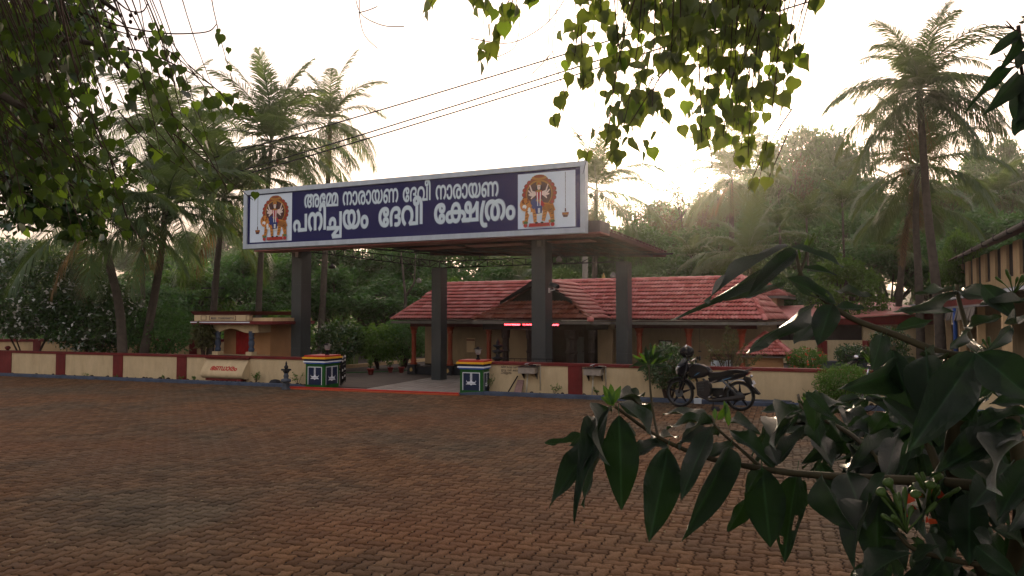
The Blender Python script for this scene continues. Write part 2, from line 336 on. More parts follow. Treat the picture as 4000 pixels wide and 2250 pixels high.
GLYPHS={6:(453,"226,-12 170,-6 122,12 84,41 56,78 38,124 32,176 38,228 56,274 86,311 125,340 172,357 226,363 280,357 328,340 366,312 396,276 415,230 421,176 415,123 396,77 366,40 328,12 280,-6|226,295 183,288 148,266 124,228 116,175 124,123 148,86 184,63 226,56 269,63 305,86 329,123 337,176 329,228 306,266 270,288"),
9:(1495,"367,566 412,564 458,558 504,548 546,533 552,530 558,526 564,521 570,518 619,502 655,480 681,455 698,428 707,398 710,368 708,345 702,323 691,303 674,285 652,268 622,253 626,256 665,238 696,211 715,177 721,136 716,98 702,63 677,32 641,8 594,-7 533,-12 463,-4 406,21 362,60 331,110 312,169 306,235 310,290 323,342 345,391 376,437 416,478 468,515 473,518 478,521 483,524 488,527 526,543 568,556 615,563 669,566 731,562 782,549 823,529 858,504 886,476 910,444 936,247 936,0 849,0 849,281 846,346 837,393 822,427 800,454 776,472 746,486 708,496 657,499 631,498 606,496 582,491 561,486 518,468 481,444 451,414 428,380 411,344 399,308 392,272 390,239 399,161 427,103 472,67 534,55 579,60 612,76 631,102 637,138 630,171 608,196 572,213 519,218 500,218 500,288 514,288 567,294 601,310 620,336 626,369 618,411 594,444 553,469 497,484 460,492 428,496 400,497 374,497 298,490 236,468 189,433 155,388 135,334 128,273 132,224 143,180 161,142 186,108 215,79 250,54 200,-9 159,20 120,56 88,99 62,150 45,210 39,277 44,337 59,392 84,441 120,483 166,518 222,544 289,560|1243,-12 1184,-5 1136,17 1098,51 1072,94 1055,143 1050,196 1063,281 1101,348 1161,390 1238,404 1290,397 1336,375 1373,342 1401,301 1420,255 1427,206 1402,209 1392,239 1376,268 1353,294 1326,316 1293,329 1255,334 1200,325 1163,296 1141,253 1134,198 1137,159 1146,125 1160,97 1181,76 1209,62 1244,58 1282,63 1314,77 1339,102 1358,138 1369,186 1373,248 1373,259 1372,272 1370,284 1368,298 1367,306 1366,316 1365,326 1363,335 1350,373 1328,410 1295,443 1251,470 1196,488 1127,494 1086,492 1050,484 1017,471 989,451 974,435 961,416 950,393 942,365 938,331 936,289 936,204 884,454 911,484 941,512 976,534 1018,552 1068,562 1127,566 1204,560 1270,542 1327,513 1374,474 1410,427 1436,372 1451,310 1456,242 1449,161 1428,96 1395,48 1352,14 1301,-6"),
11:(986,"331,566 387,563 434,554 473,538 504,518 531,494 552,466 534,470 570,516 610,545 657,561 711,566 768,560 816,544 857,518 890,484 915,445 933,400 944,352 947,304 940,224 921,157 890,103 847,61 817,42 784,26 746,15 700,6 647,2 584,0 263,0 226,-1 199,-3 180,-7 166,-13 152,-22 143,-33 138,-47 136,-62 137,-76 141,-90 148,-101 159,-110 174,-118 194,-124 222,-128 259,-129 925,-129 925,-201 255,-201 207,-199 167,-193 134,-183 106,-170 82,-151 64,-127 54,-99 50,-68 53,-35 62,-6 79,20 103,40 118,49 135,56 155,62 178,66 206,69 238,70 572,70 640,72 694,78 734,89 766,103 792,120 813,141 836,175 850,214 857,256 859,301 855,349 843,394 823,434 794,466 756,487 709,494 679,492 654,484 633,472 615,455 600,430 591,400 586,358 584,300 584,122 498,122 498,309 495,364 486,404 472,434 453,458 432,474 405,486 372,494 329,496 288,494 251,486 219,474 192,458 169,439 150,417 134,392 122,365 122,361 122,358 123,354 123,351 120,340 118,330 117,319 117,308 123,254 140,215 168,191 209,183 248,190 274,209 290,237 295,270 293,291 287,310 276,326 261,339 240,347 214,350 172,344 138,324 111,298 89,271 66,329 84,349 106,369 131,387 160,402 193,413 229,416 276,411 314,396 343,372 362,342 374,308 378,270 374,231 360,194 337,162 305,137 263,120 210,115 162,121 120,138 86,166 61,204 45,253 40,311 48,378 74,439 116,491 173,532 245,557"),
21:(1259,"448,566 534,561 600,545 649,520 682,488 701,448 707,404 704,377 696,352 683,328 664,308 638,289 605,274 601,280 651,259 688,227 710,187 718,140 706,77 670,29 614,-1 539,-11 512,-10 486,-8 462,-4 441,0 459,69 477,65 494,62 511,60 529,59 573,64 605,78 624,105 631,144 629,162 624,180 615,196 601,210 583,222 562,232 532,238 490,240 468,240 468,310 492,310 522,312 552,318 577,327 597,341 607,353 614,366 619,381 620,399 610,437 580,468 526,487 445,494 374,489 310,474 254,450 207,419 170,381 142,336 126,287 120,233 120,225 124,175 135,134 153,101 176,77 205,63 239,58 263,61 284,70 301,84 314,104 322,128 325,157 318,200 298,232 268,252 231,258 198,254 166,242 136,224 109,201 113,283 143,301 176,316 210,325 245,328 291,323 330,309 363,286 388,254 403,213 408,165 403,114 387,70 362,35 328,9 286,-7 237,-12 187,-6 140,14 98,47 66,94 46,154 39,229 46,301 66,366 100,424 147,473 206,513 276,542 357,560|1217,279 1214,222 1206,169 1190,120 1167,76 1136,39 1096,12 1046,-6 985,-12 937,-8 896,4 862,24 834,48 811,76 793,107 780,138 771,169 858,186 867,158 878,129 895,101 918,78 947,63 984,58 1032,65 1068,86 1096,119 1114,164 1125,217 1129,278 1125,339 1114,392 1096,436 1069,468 1034,489 989,496 953,491 924,476 901,453 883,426 870,398 861,370 775,387 786,419 800,450 819,481 843,508 872,532 906,550 947,562 995,566 1052,560 1100,542 1138,515 1168,478 1190,435 1206,386 1214,334"),
23:(1038,"216,-12 137,-1 79,32 44,84 32,152 37,196 53,234 78,264 109,288 134,301 162,311 195,319 234,324 279,327 333,328 716,328 793,326 854,318 901,304 942,282 968,259 988,230 1002,195 1006,152 995,84 961,32 906,-1 832,-12 807,-11 780,-10 755,-6 731,0 750,67 765,63 784,60 802,59 819,58 864,64 895,82 914,111 920,151 917,177 909,198 896,215 880,229 849,244 812,252 765,257 708,258 331,258 268,257 222,252 187,244 157,229 141,216 128,199 121,178 118,154 121,124 130,100 146,81 166,68 191,60 219,58 251,61 284,68 317,83 352,106 402,52 372,32 343,16 314,4 284,-5 251,-10|523,566 596,557 654,528 699,484 731,426 750,357 756,279 749,192 728,120 694,63 648,22 591,-4 524,-12 473,-7 426,6 386,30 352,62 325,103 304,154 292,212 288,279 304,399 351,490 426,547|523,496 457,482 410,442 383,374 374,278 378,210 390,155 411,112 440,82 477,64 521,58 566,64 603,82 632,111 653,154 666,210 670,278 666,346 654,402 633,444 604,473 567,490"),
30:(939,"297,566 349,563 394,555 435,541 470,520 502,493 531,458 501,470 534,508 572,539 621,559 685,566 752,559 806,538 848,506 876,467 893,423 899,377 896,340 888,307 874,279 856,255 831,234 801,216 636,181 574,173 543,170 507,168 470,166 439,166 242,166 207,165 182,164 163,160 149,156 136,148 127,138 122,127 121,114 124,92 134,76 148,66 166,60 183,57 199,56 244,58 288,66 330,77 370,91 408,106 444,121 467,131 488,140 510,150 532,158 554,167 576,174 598,182 621,188 642,196 658,204 672,210 684,216 695,222 706,226 719,228 735,229 771,226 804,218 832,203 854,181 868,152 873,115 863,61 834,21 788,-4 726,-12 675,-7 636,8 609,30 590,58 580,88 576,119 580,146 593,168 613,186 638,198 690,217 680,210 670,199 660,185 652,168 647,148 645,124 651,90 668,68 693,54 725,50 759,55 781,70 793,91 797,115 794,138 786,155 773,167 758,175 740,180 722,181 697,179 675,172 654,161 632,146 626,155 612,142 598,130 581,117 563,105 543,93 520,81 465,55 410,32 357,13 304,0 252,-9 199,-12 159,-9 121,0 88,15 61,38 44,71 38,113 41,140 50,165 66,188 89,206 112,218 140,226 176,231 225,233 572,233 624,234 666,238 702,243 732,252 756,262 775,276 792,295 804,318 811,344 813,373 810,400 800,428 784,455 758,476 723,491 677,496 647,494 621,486 599,475 582,459 567,435 557,405 552,365 550,310 550,259 467,259 467,323 465,365 458,404 443,439 417,467 397,480 372,490 338,497 294,499 243,497 200,490 166,477 136,456 132,451 129,444 126,437 124,430 120,416 117,404 116,393 115,381 120,343 137,318 162,305 194,300 219,302 238,310 251,321 260,336 264,351 266,367 262,394 248,414 225,426 192,430 154,426 120,412 93,393 71,373 75,415 102,440 135,460 172,474 212,478 254,474 288,462 312,444 329,420 339,394 342,366 338,334 327,304 308,278 280,258 242,244 195,240 130,249 82,278 53,323 43,385 50,434 72,477 108,514 158,542 221,560"),
33:(563,"269,566 352,561 422,546 483,525 536,500 489,433 445,457 394,476 335,490 268,494 222,491 185,482 157,468 138,450 126,428 122,403 123,386 127,371 133,359 142,349 167,332 203,323 248,318 299,317 307,317 377,313 430,301 470,281 500,253 513,233 522,210 526,184 528,158 522,111 502,70 469,35 423,10 363,-7 289,-12 210,-7 142,7 80,30 20,59 66,125 97,108 130,92 166,79 206,68 248,62 293,60 341,63 378,72 407,86 426,105 437,128 441,153 439,174 434,192 426,208 412,220 392,230 366,238 330,242 280,244 270,244 205,248 146,259 99,278 65,307 52,326 42,348 37,373 35,402 41,447 60,487 92,520 137,545 196,561"),
37:(1368,"358,566 434,559 492,539 538,508 576,469 562,472 597,513 640,542 687,560 740,566 801,560 848,541 886,511 915,472 903,465 942,513 984,544 1032,560 1088,566 1159,557 1219,530 1266,487 1301,431 1322,365 1329,292 1325,229 1312,172 1290,121 1260,75 1221,32 1174,-9 1121,53 1154,80 1183,112 1207,148 1226,190 1237,237 1241,292 1236,347 1222,396 1199,436 1168,468 1131,487 1087,494 1051,490 1020,480 996,462 977,437 966,412 960,382 956,342 955,288 955,0 869,0 869,316 867,366 862,404 851,435 834,459 817,474 796,485 770,492 739,494 710,491 685,484 664,471 646,456 630,432 618,402 611,362 609,307 609,0 523,0 523,299 520,357 512,400 498,431 478,456 455,473 428,484 395,492 357,494 290,486 232,460 186,421 152,370 130,308 123,239 123,228 127,176 138,134 156,101 180,77 208,63 242,58 266,61 286,70 303,84 316,103 324,128 327,157 320,201 301,232 271,252 233,258 195,253 159,238 126,215 95,186 80,248 113,280 154,306 200,322 248,328 293,323 332,309 365,286 390,254 405,213 410,165 405,114 389,70 364,35 330,9 288,-7 240,-12 190,-6 142,14 102,48 70,96 49,160 42,241 53,338 84,419 134,482 198,528 274,557"),
38:(1014,"507,-12 447,-5 396,16 356,50 326,96 309,153 303,219 308,282 325,338 351,389 385,434 426,472 471,504 486,520 531,541 576,556 625,563 678,566 748,560 808,544 859,518 901,483 933,441 956,392 970,338 975,281 970,215 954,156 929,105 897,61 858,23 814,-9 765,54 797,76 826,104 850,136 870,174 882,219 886,271 880,333 861,388 830,434 788,468 733,490 668,497 639,496 612,494 587,490 562,482 531,467 494,445 461,414 432,376 410,330 396,279 391,221 395,164 408,122 426,91 450,72 478,62 507,58 537,61 564,72 588,90 607,120 619,163 623,221 618,276 604,327 582,374 552,415 516,448 475,473 454,483 431,490 409,494 386,496 359,497 290,490 232,468 187,434 154,388 135,334 128,273 132,224 143,180 161,142 186,108 215,79 250,54 200,-9 159,20 120,56 88,99 62,150 45,210 39,277 44,337 60,392 85,441 120,483 164,518 218,544 280,560 351,566 398,564 442,556 483,543 524,523 549,503 613,454 665,389 700,310 711,219 705,153 688,96 658,50 618,16 568,-5"),
40:(641,"373,566 439,561 494,546 536,521 566,490 585,453 591,411 585,367 567,330 536,299 489,274 485,280 535,259 572,228 594,188 602,143 590,78 552,30 492,-1 413,-11 380,-10 351,-8 326,-4 305,0 323,69 344,65 365,62 385,60 406,59 452,64 486,78 508,105 515,144 513,162 508,180 499,196 485,210 467,222 445,232 414,238 368,240 322,240 322,310 367,310 403,312 434,317 460,326 480,341 490,353 498,367 502,384 504,403 495,442 469,471 427,488 371,494 298,485 239,458 195,414 164,358 146,292 140,217 142,164 146,111 154,58 165,9 83,-4 70,48 60,106 54,165 52,219 61,316 88,400 132,470 194,522 275,555"),
42:(911,"288,566 331,563 367,552 398,537 423,516 444,492 462,465 449,466 483,511 523,542 571,560 630,566 701,557 761,530 809,487 844,431 865,365 872,292 868,229 854,173 832,122 802,76 763,32 717,-8 663,53 696,80 726,112 750,148 768,190 780,237 784,292 779,347 765,396 742,436 711,468 673,487 629,494 592,490 562,480 538,461 519,436 508,412 502,382 499,343 498,291 498,0 412,0 412,291 411,342 408,381 402,411 390,436 371,461 347,480 318,490 284,494 241,487 202,468 171,436 147,396 132,347 127,292 131,236 144,187 163,145 187,110 216,80 247,55 189,-8 148,29 112,68 82,113 58,164 44,224 39,292 47,368 70,434 106,489 156,531 217,557"),
44:(896,"229,346 291,340 340,320 378,292 406,256 422,215 427,173 424,135 414,102 400,75 382,57 357,70 739,70 739,554 825,554 825,0 328,0 299,52 317,73 331,96 340,124 343,158 336,206 314,244 278,268 229,276 196,272 168,260 146,243 130,220 119,194 116,164 120,132 130,102 148,75 175,51 129,-7 91,27 60,66 39,113 32,166 38,216 56,260 86,296 126,323 174,340"),
47:(654,"394,566 456,562 511,550 556,530 590,502 612,467 619,425 618,403 614,383 606,365 596,350 578,333 556,321 523,314 477,311 448,311 415,310 392,308 376,305 364,301 356,295 350,288 347,280 346,270 353,248 372,236 404,231 444,229 456,229 500,227 536,220 565,210 587,195 602,179 612,160 618,138 620,113 615,79 600,48 576,23 542,4 498,-8 443,-12 408,-11 373,-7 338,-1 306,6 276,15 252,25 283,93 321,78 360,68 400,61 441,59 487,63 516,74 532,91 537,111 531,136 514,150 488,157 454,159 439,159 382,162 339,170 308,184 285,203 276,217 270,232 265,248 264,268 266,290 272,312 283,330 299,346 323,361 354,372 392,379 441,381 482,381 506,383 522,390 532,402 535,423 526,455 497,477 452,490 393,494 312,485 248,458 199,414 166,358 146,292 140,217 142,164 146,111 154,58 165,9 83,-4 70,48 60,106 54,165 52,219 61,316 90,400 137,470 203,522 289,555"),
49:(1035,"661,-12 620,-10 578,-3 535,10 493,29 486,32 478,36 469,40 463,43 414,84 375,129 346,178 327,229 316,283 312,338 314,376 322,412 334,444 349,473 356,484 378,509 402,529 430,545 460,556 492,564 525,566 613,550 679,502 720,428 734,332 724,246 696,170 651,104 593,53 585,47 578,42 569,38 560,33 517,12 472,-2 425,-9 376,-12 300,-6 234,14 176,45 128,86 89,137 62,196 45,263 39,335 46,400 66,456 98,502 141,537 194,559 256,566 310,561 354,546 391,521 421,490 362,431 346,455 324,476 294,491 257,496 221,492 190,478 163,455 143,424 130,383 126,333 133,263 155,198 191,141 241,96 305,66 383,56 404,57 426,58 448,62 469,66 480,70 492,74 504,78 514,82 548,104 579,134 606,173 628,219 642,272 647,332 643,386 630,428 610,459 585,480 556,492 525,496 489,491 458,477 433,454 414,422 403,381 399,332 403,280 416,228 436,181 462,139 496,104 534,78 544,75 552,74 560,72 570,69 589,64 611,60 636,57 661,56 737,64 798,90 845,130 879,182 899,244 906,312 901,370 887,424 864,474 833,519 902,566 942,509 970,448 987,382 993,314 988,246 972,183 945,127 908,80 860,41 803,12 736,-6"),
50:(736,"364,566 442,560 510,542 567,513 614,474 650,426 676,371 692,309 697,242 690,161 669,96 636,48 593,14 542,-6 485,-12 426,-5 377,17 339,51 312,94 296,143 291,196 304,281 342,348 402,390 479,404 531,397 576,375 614,342 642,301 660,255 668,206 643,209 633,239 616,268 594,294 566,316 534,329 496,334 442,325 404,296 382,253 375,198 378,159 386,124 400,96 422,76 450,62 485,58 523,63 554,77 580,102 598,138 610,186 614,248 614,254 612,270 610,290 607,310 606,316 606,323 606,330 604,335 590,376 565,414 530,446 485,472 430,488 364,494 297,488 239,468 192,436 157,393 135,338 128,273 132,224 143,180 161,142 186,108 215,79 250,54 200,-9 159,20 120,56 88,99 62,150 45,210 39,277 44,332 58,385 82,434 116,478 162,515 218,542 285,560"),
52:(859,"788,554 788,0 63,0 63,313 67,380 80,431 99,471 126,504 161,531 202,550 250,562 305,566 361,562 410,551 450,532 483,507 511,472 530,430 540,379 544,322 544,222 149,222 149,70 702,70 702,554|304,496 234,486 186,454 158,400 149,321 149,292 458,292 458,320 449,401 421,456 373,486"),
55:(958,"341,566 410,560 470,544 521,518 562,483 594,441 617,392 630,338 635,281 632,231 622,187 607,148 588,114 566,82 541,53 517,70 801,70 801,554 887,554 887,0 467,0 433,59 461,81 488,108 512,140 530,178 542,221 546,271 540,333 522,387 492,432 452,466 400,487 337,494 276,487 224,464 183,430 153,385 134,332 128,273 132,224 143,180 161,142 186,108 215,79 250,54 200,-9 159,20 120,56 88,99 62,150 45,210 39,277 44,337 58,392 83,441 116,483 160,518 212,544 272,560"),
64:(504,"463,279 460,222 452,169 436,120 413,76 382,39 342,12 292,-6 231,-12 183,-8 142,4 108,24 80,48 57,76 39,107 26,138 17,169 104,186 113,158 124,129 141,101 164,78 193,63 230,58 278,65 314,86 342,119 360,164 371,217 375,278 371,339 360,392 342,436 315,468 280,489 235,496 199,491 170,476 147,453 129,426 116,398 107,370 21,387 32,419 46,450 65,481 89,508 118,532 152,550 193,562 241,566 298,560 346,542 384,515 414,478 436,435 452,386 460,334"),
65:(228,"-34,843 2,841 32,835 59,825 83,810 108,787 127,760 141,728 150,686 155,634 157,567 157,0 71,0 71,542 70,590 68,632 65,667 60,696 52,720 41,739 28,753 12,764 -8,771 -32,773 -54,771 -76,764 -95,751 -111,734 -122,709 -125,678 -125,669 -124,660 -122,650 -121,641 -205,626 -207,638 -209,650 -210,663 -211,674 -205,726 -186,768 -158,801 -122,824 -79,838"),
66:(228,"-109,843 -67,841 -24,835 19,823 59,803 107,761 136,706 152,634 157,542 157,0 71,0 71,525 71,563 70,596 67,626 64,652 58,676 50,696 23,738 -12,762 -59,775 -117,779 -140,777 -162,770 -181,760 -196,746 -206,728 -209,706 -205,683 -194,664 -174,650 -145,645 -113,650 -92,666 -81,687 -77,711 -80,734 -87,756 -99,775 -116,790 -24,770 -17,758 -12,743 -8,725 -7,706 -10,673 -20,643 -38,617 -65,596 -102,582 -149,578 -184,582 -216,593 -245,612 -268,637 -282,669 -287,708 -282,745 -266,778 -240,805 -205,826 -161,839"),
67:(332,"155,-227 80,-215 22,-178 -14,-123 -26,-53 -20,-5 -3,37 24,72 61,98 105,114 154,120 205,115 248,99 285,74 312,40 329,-3 335,-53 329,-102 312,-145 285,-180 248,-206 205,-222|155,-161 193,-154 224,-134 246,-100 253,-53 246,-6 225,27 193,47 154,54 116,47 84,27 63,-7 56,-54 63,-100 84,-134 116,-154|104,566 158,560 198,544 228,517 248,483 258,443 262,400 258,333 244,256 224,171 199,84 119,99 142,182 159,258 170,328 174,395 170,434 158,466 133,487 94,494 78,493 62,492 46,489 34,486 17,555 35,560 56,563 80,565"),
72:(595,"364,-12 301,-8 242,5 186,27 138,58 97,98 66,148 46,209 39,281 46,350 66,409 98,458 140,498 189,528 244,550 304,562 366,566 426,562 474,548 512,528 538,500 553,468 558,431 553,392 539,359 517,334 488,315 456,304 421,300 373,305 336,318 309,340 290,368 280,399 277,432 278,451 282,469 288,485 294,498 387,517 370,501 358,480 350,457 348,434 352,412 364,388 385,371 417,365 446,370 465,384 476,405 480,429 473,462 452,485 423,498 389,503 375,503 362,503 349,502 335,501 275,490 224,468 182,435 152,392 134,341 128,280 134,220 153,167 183,122 224,88 274,64 332,54 344,53 356,52 369,51 380,51 405,53 428,59 447,69 462,84 472,103 475,127 471,150 460,171 440,185 411,190 379,184 358,167 346,144 342,121 344,98 352,75 364,55 381,39 289,58 282,71 276,86 272,105 271,126 274,159 285,189 303,215 330,236 366,250 412,255 448,251 482,240 511,222 534,197 548,164 553,125 548,88 532,55 507,27 470,6 422,-8"),
162:(244,"251,554 214,467 184,382 160,301 144,222 134,146 131,70 135,10 146,-37 166,-71 194,-94 230,-108 273,-112 286,-112 300,-110 316,-109 333,-106 342,-179 317,-182 296,-184 275,-185 254,-185 188,-178 136,-155 95,-118 66,-68 50,-6 44,68 48,147 58,227 75,308 98,389 126,471 160,554"),
167:(1696,"523,566 596,557 654,528 699,484 731,426 750,357 756,279 749,192 728,120 694,63 648,22 591,-4 524,-12 473,-7 426,6 386,30 352,62 325,103 304,154 292,212 288,279 304,399 351,490 426,547|523,496 458,482 411,442 383,374 374,278 378,210 390,155 411,112 440,82 477,64 521,58 566,64 603,82 632,111 653,154 666,210 670,278 666,346 654,402 633,444 604,473 567,490|216,-12 137,-1 79,32 44,84 32,152 37,196 53,234 78,264 109,288 134,301 162,311 195,319 234,324 279,327 333,328 708,328 785,326 847,318 897,304 939,282 965,260 984,233 997,200 1001,160 999,136 992,114 982,94 968,76 950,58 927,41 907,70 1225,70 1209,0 840,0 823,67 859,76 888,93 908,120 915,158 913,181 906,200 894,216 879,228 848,244 809,253 762,257 704,258 331,258 268,257 222,252 187,244 157,229 141,216 128,198 121,176 118,152 121,122 130,98 146,81 166,68 191,60 219,58 251,61 284,68 317,83 352,106 402,52 372,32 343,16 314,4 284,-5 251,-10|1205,0 1205,381 1204,410 1201,435 1195,456 1185,473 1176,482 1165,490 1151,494 1133,496 1105,491 1084,476 1070,452 1066,418 1069,389 1078,362 1096,338 1122,320 1158,308 1205,304 1230,304 1288,310 1340,326 1385,352 1425,384 1460,423 1490,465 1517,509 1541,554 1625,554 1625,0|1137,566 1168,564 1196,558 1219,549 1240,536 1263,512 1278,482 1288,440 1291,386 1291,70 1539,70 1539,329 1539,348 1540,369 1540,392 1541,413 1542,432 1544,445 1546,443 1514,383 1472,332 1423,290 1367,260 1306,241 1243,235 1212,235 1138,241 1080,260 1035,288 1004,326 986,369 980,417 984,454 998,489 1020,520 1051,544 1090,561"),
176:(933,"862,554 862,0 698,0 632,5 600,2 567,1 534,0 502,0 17,0 17,70 448,70 394,58 414,76 434,102 450,136 455,179 448,226 428,263 396,287 351,295 306,288 274,265 254,230 247,185 247,173 248,162 249,154 250,146 167,135 165,147 163,162 162,178 161,194 174,264 214,318 275,353 354,365 400,361 439,350 471,332 496,309 515,282 528,251 536,218 539,185 537,157 532,132 523,108 512,88 499,69 485,54 460,70 776,70 776,554|862,125 862,-270 354,-270 316,-201 508,-62 543,-38 586,-12 631,14 673,37 754,24 519,-144 494,-161 468,-178 443,-196 417,-213 416,-206 446,-204 482,-202 523,-201 563,-201 776,-201 776,61"),
187:(2008,"358,566 434,559 492,539 538,508 576,469 562,472 597,513 640,542 687,560 740,566 782,563 820,556 855,541 886,518 914,486 939,443 933,413 955,288 955,0 869,0 869,316 867,366 862,404 851,435 834,459 817,474 796,485 770,492 739,494 710,491 685,484 664,471 646,456 630,432 618,402 611,362 609,307 609,0 523,0 523,299 520,357 512,400 498,431 478,456 455,473 428,484 395,492 357,494 290,486 232,460 186,421 152,370 130,308 123,239 123,228 127,176 138,134 156,101 180,77 208,63 242,58 266,61 286,70 303,84 316,103 324,128 327,157 320,201 301,232 271,252 233,258 195,253 159,238 126,215 95,186 80,248 113,280 154,306 200,322 248,328 293,323 332,309 365,286 390,254 405,213 410,165 405,114 389,70 364,35 330,9 288,-7 240,-12 190,-6 142,14 102,48 70,96 49,160 42,241 53,338 84,419 134,482 198,528 274,557|1084,566 1126,562 1164,552 1197,533 1225,507 1238,490 1250,469 1261,443 1269,408 1274,362 1276,303 1276,279 1189,265 1189,295 1187,357 1182,402 1171,435 1156,460 1141,475 1122,486 1100,492 1072,494 1046,492 1023,484 1004,472 988,457 973,433 963,404 957,364 955,309 955,20 879,20 879,249 892,429 911,473 943,514 982,543 1029,560|1381,-12 1339,-8 1301,2 1268,21 1240,47 1227,64 1215,85 1204,111 1196,146 1191,192 1189,251 1189,273 1276,288 1276,259 1278,197 1284,152 1294,119 1309,94 1324,80 1343,69 1366,62 1393,60 1419,62 1442,70 1461,82 1477,97 1492,121 1502,151 1508,191 1510,245 1510,554 1596,554 1596,262 1597,212 1600,174 1607,143 1618,118 1637,93 1662,74 1690,64 1724,60 1767,67 1806,86 1837,118 1861,159 1876,208 1881,263 1877,320 1865,368 1846,410 1822,446 1793,475 1761,500 1819,563 1860,526 1896,486 1926,442 1950,390 1964,331 1969,263 1962,190 1940,124 1904,68 1856,25 1794,-3 1720,-12 1662,-6 1616,14 1580,43 1549,82 1554,81 1522,40 1483,11 1436,-6"),
196:(1759,"351,566 398,563 442,556 484,542 527,522 549,503 613,454 665,389 700,310 711,219 705,153 688,96 659,50 619,16 569,-5 509,-12 448,-5 397,16 356,50 327,96 309,153 303,219 308,282 325,338 351,389 385,434 426,472 471,504 486,520 530,541 576,556 620,563 661,566 716,562 764,550 805,532 840,506 869,475 892,439 894,407 922,278 922,0 836,0 836,270 833,340 822,392 804,430 775,461 750,478 723,489 692,495 655,497 634,496 611,494 587,490 562,482 531,467 494,445 461,414 432,376 410,330 396,279 391,221 395,164 408,122 426,91 450,72 478,62 507,58 538,61 565,72 588,90 607,120 619,163 623,221 618,276 604,327 582,374 552,415 516,448 475,473 454,483 431,490 409,494 386,496 360,497 290,490 232,468 186,433 154,388 134,334 128,273 132,224 143,180 161,142 186,108 215,79 250,54 200,-9 159,20 120,56 88,99 62,150 45,210 39,277 44,337 60,392 85,441 120,483 164,518 218,544 280,560|1104,566 1154,564 1197,556 1237,544 1276,524 1301,504 1362,455 1412,390 1445,311 1456,219 1450,153 1432,96 1404,50 1364,16 1313,-5 1252,-12 1192,-5 1141,16 1101,50 1072,96 1054,153 1048,219 1054,282 1070,338 1096,389 1130,434 1170,472 1216,504 1231,520 1276,541 1322,556 1370,563 1423,566 1493,560 1554,544 1604,518 1646,483 1678,441 1702,392 1715,338 1720,281 1715,215 1699,156 1674,105 1642,61 1603,23 1559,-9 1509,54 1541,76 1570,104 1594,136 1614,174 1627,219 1631,271 1625,331 1606,386 1576,432 1534,467 1479,490 1413,497 1384,496 1358,494 1332,490 1307,482 1276,467 1240,445 1206,414 1177,376 1155,330 1141,279 1136,221 1140,164 1152,122 1172,91 1196,72 1223,62 1252,58 1282,62 1309,72 1333,91 1352,122 1364,164 1368,221 1364,276 1351,326 1331,372 1304,412 1270,446 1232,471 1208,482 1195,486 1181,490 1166,493 1150,495 1133,496 1112,497 1064,494 1026,484 995,469 972,450 950,422 934,388 925,345 922,289 922,40 845,40 845,209 869,454 896,484 926,512 960,534 1000,552 1048,562"),
215:(1240,"354,566 406,564 450,558 488,547 520,533 549,515 575,493 599,466 618,436 633,402 642,363 648,320 650,271 650,0 60,0 60,268 62,317 68,362 79,401 94,436 114,466 138,493 179,524 228,547 285,561|307,495 268,490 233,474 204,450 181,418 167,387 156,350 148,304 146,249 146,68 151,68 215,120 272,175 319,232 356,289 378,346 386,402 384,428 378,450 367,469 352,483 332,492|472,393 465,334 445,277 412,220 368,162 313,104 249,45 247,65 276,67 304,68 332,70 360,70 577,70 577,249 573,317 562,372 543,416 515,450 477,476 428,494 430,501 447,478 460,454 469,427|871,566 944,561 1006,548 1058,525 1100,494 1125,467 1145,437 1161,402 1172,363 1178,318 1180,266 1180,0 587,0 587,273 589,319 595,360 605,398 619,432 637,463 660,491 684,513 712,532 744,546 780,557 822,564|824,495 784,490 750,474 721,450 698,418 684,387 672,350 665,304 663,249 663,68 668,68 732,120 789,175 836,232 872,289 895,346 903,402 901,428 894,450 884,469 869,483 849,492|989,393 982,334 962,277 929,220 885,162 830,104 766,45 764,65 793,67 821,68 849,70 877,70 1093,70 1093,249 1089,317 1078,372 1060,416 1032,450 994,476 945,494 947,501 964,478 978,454 986,427"),
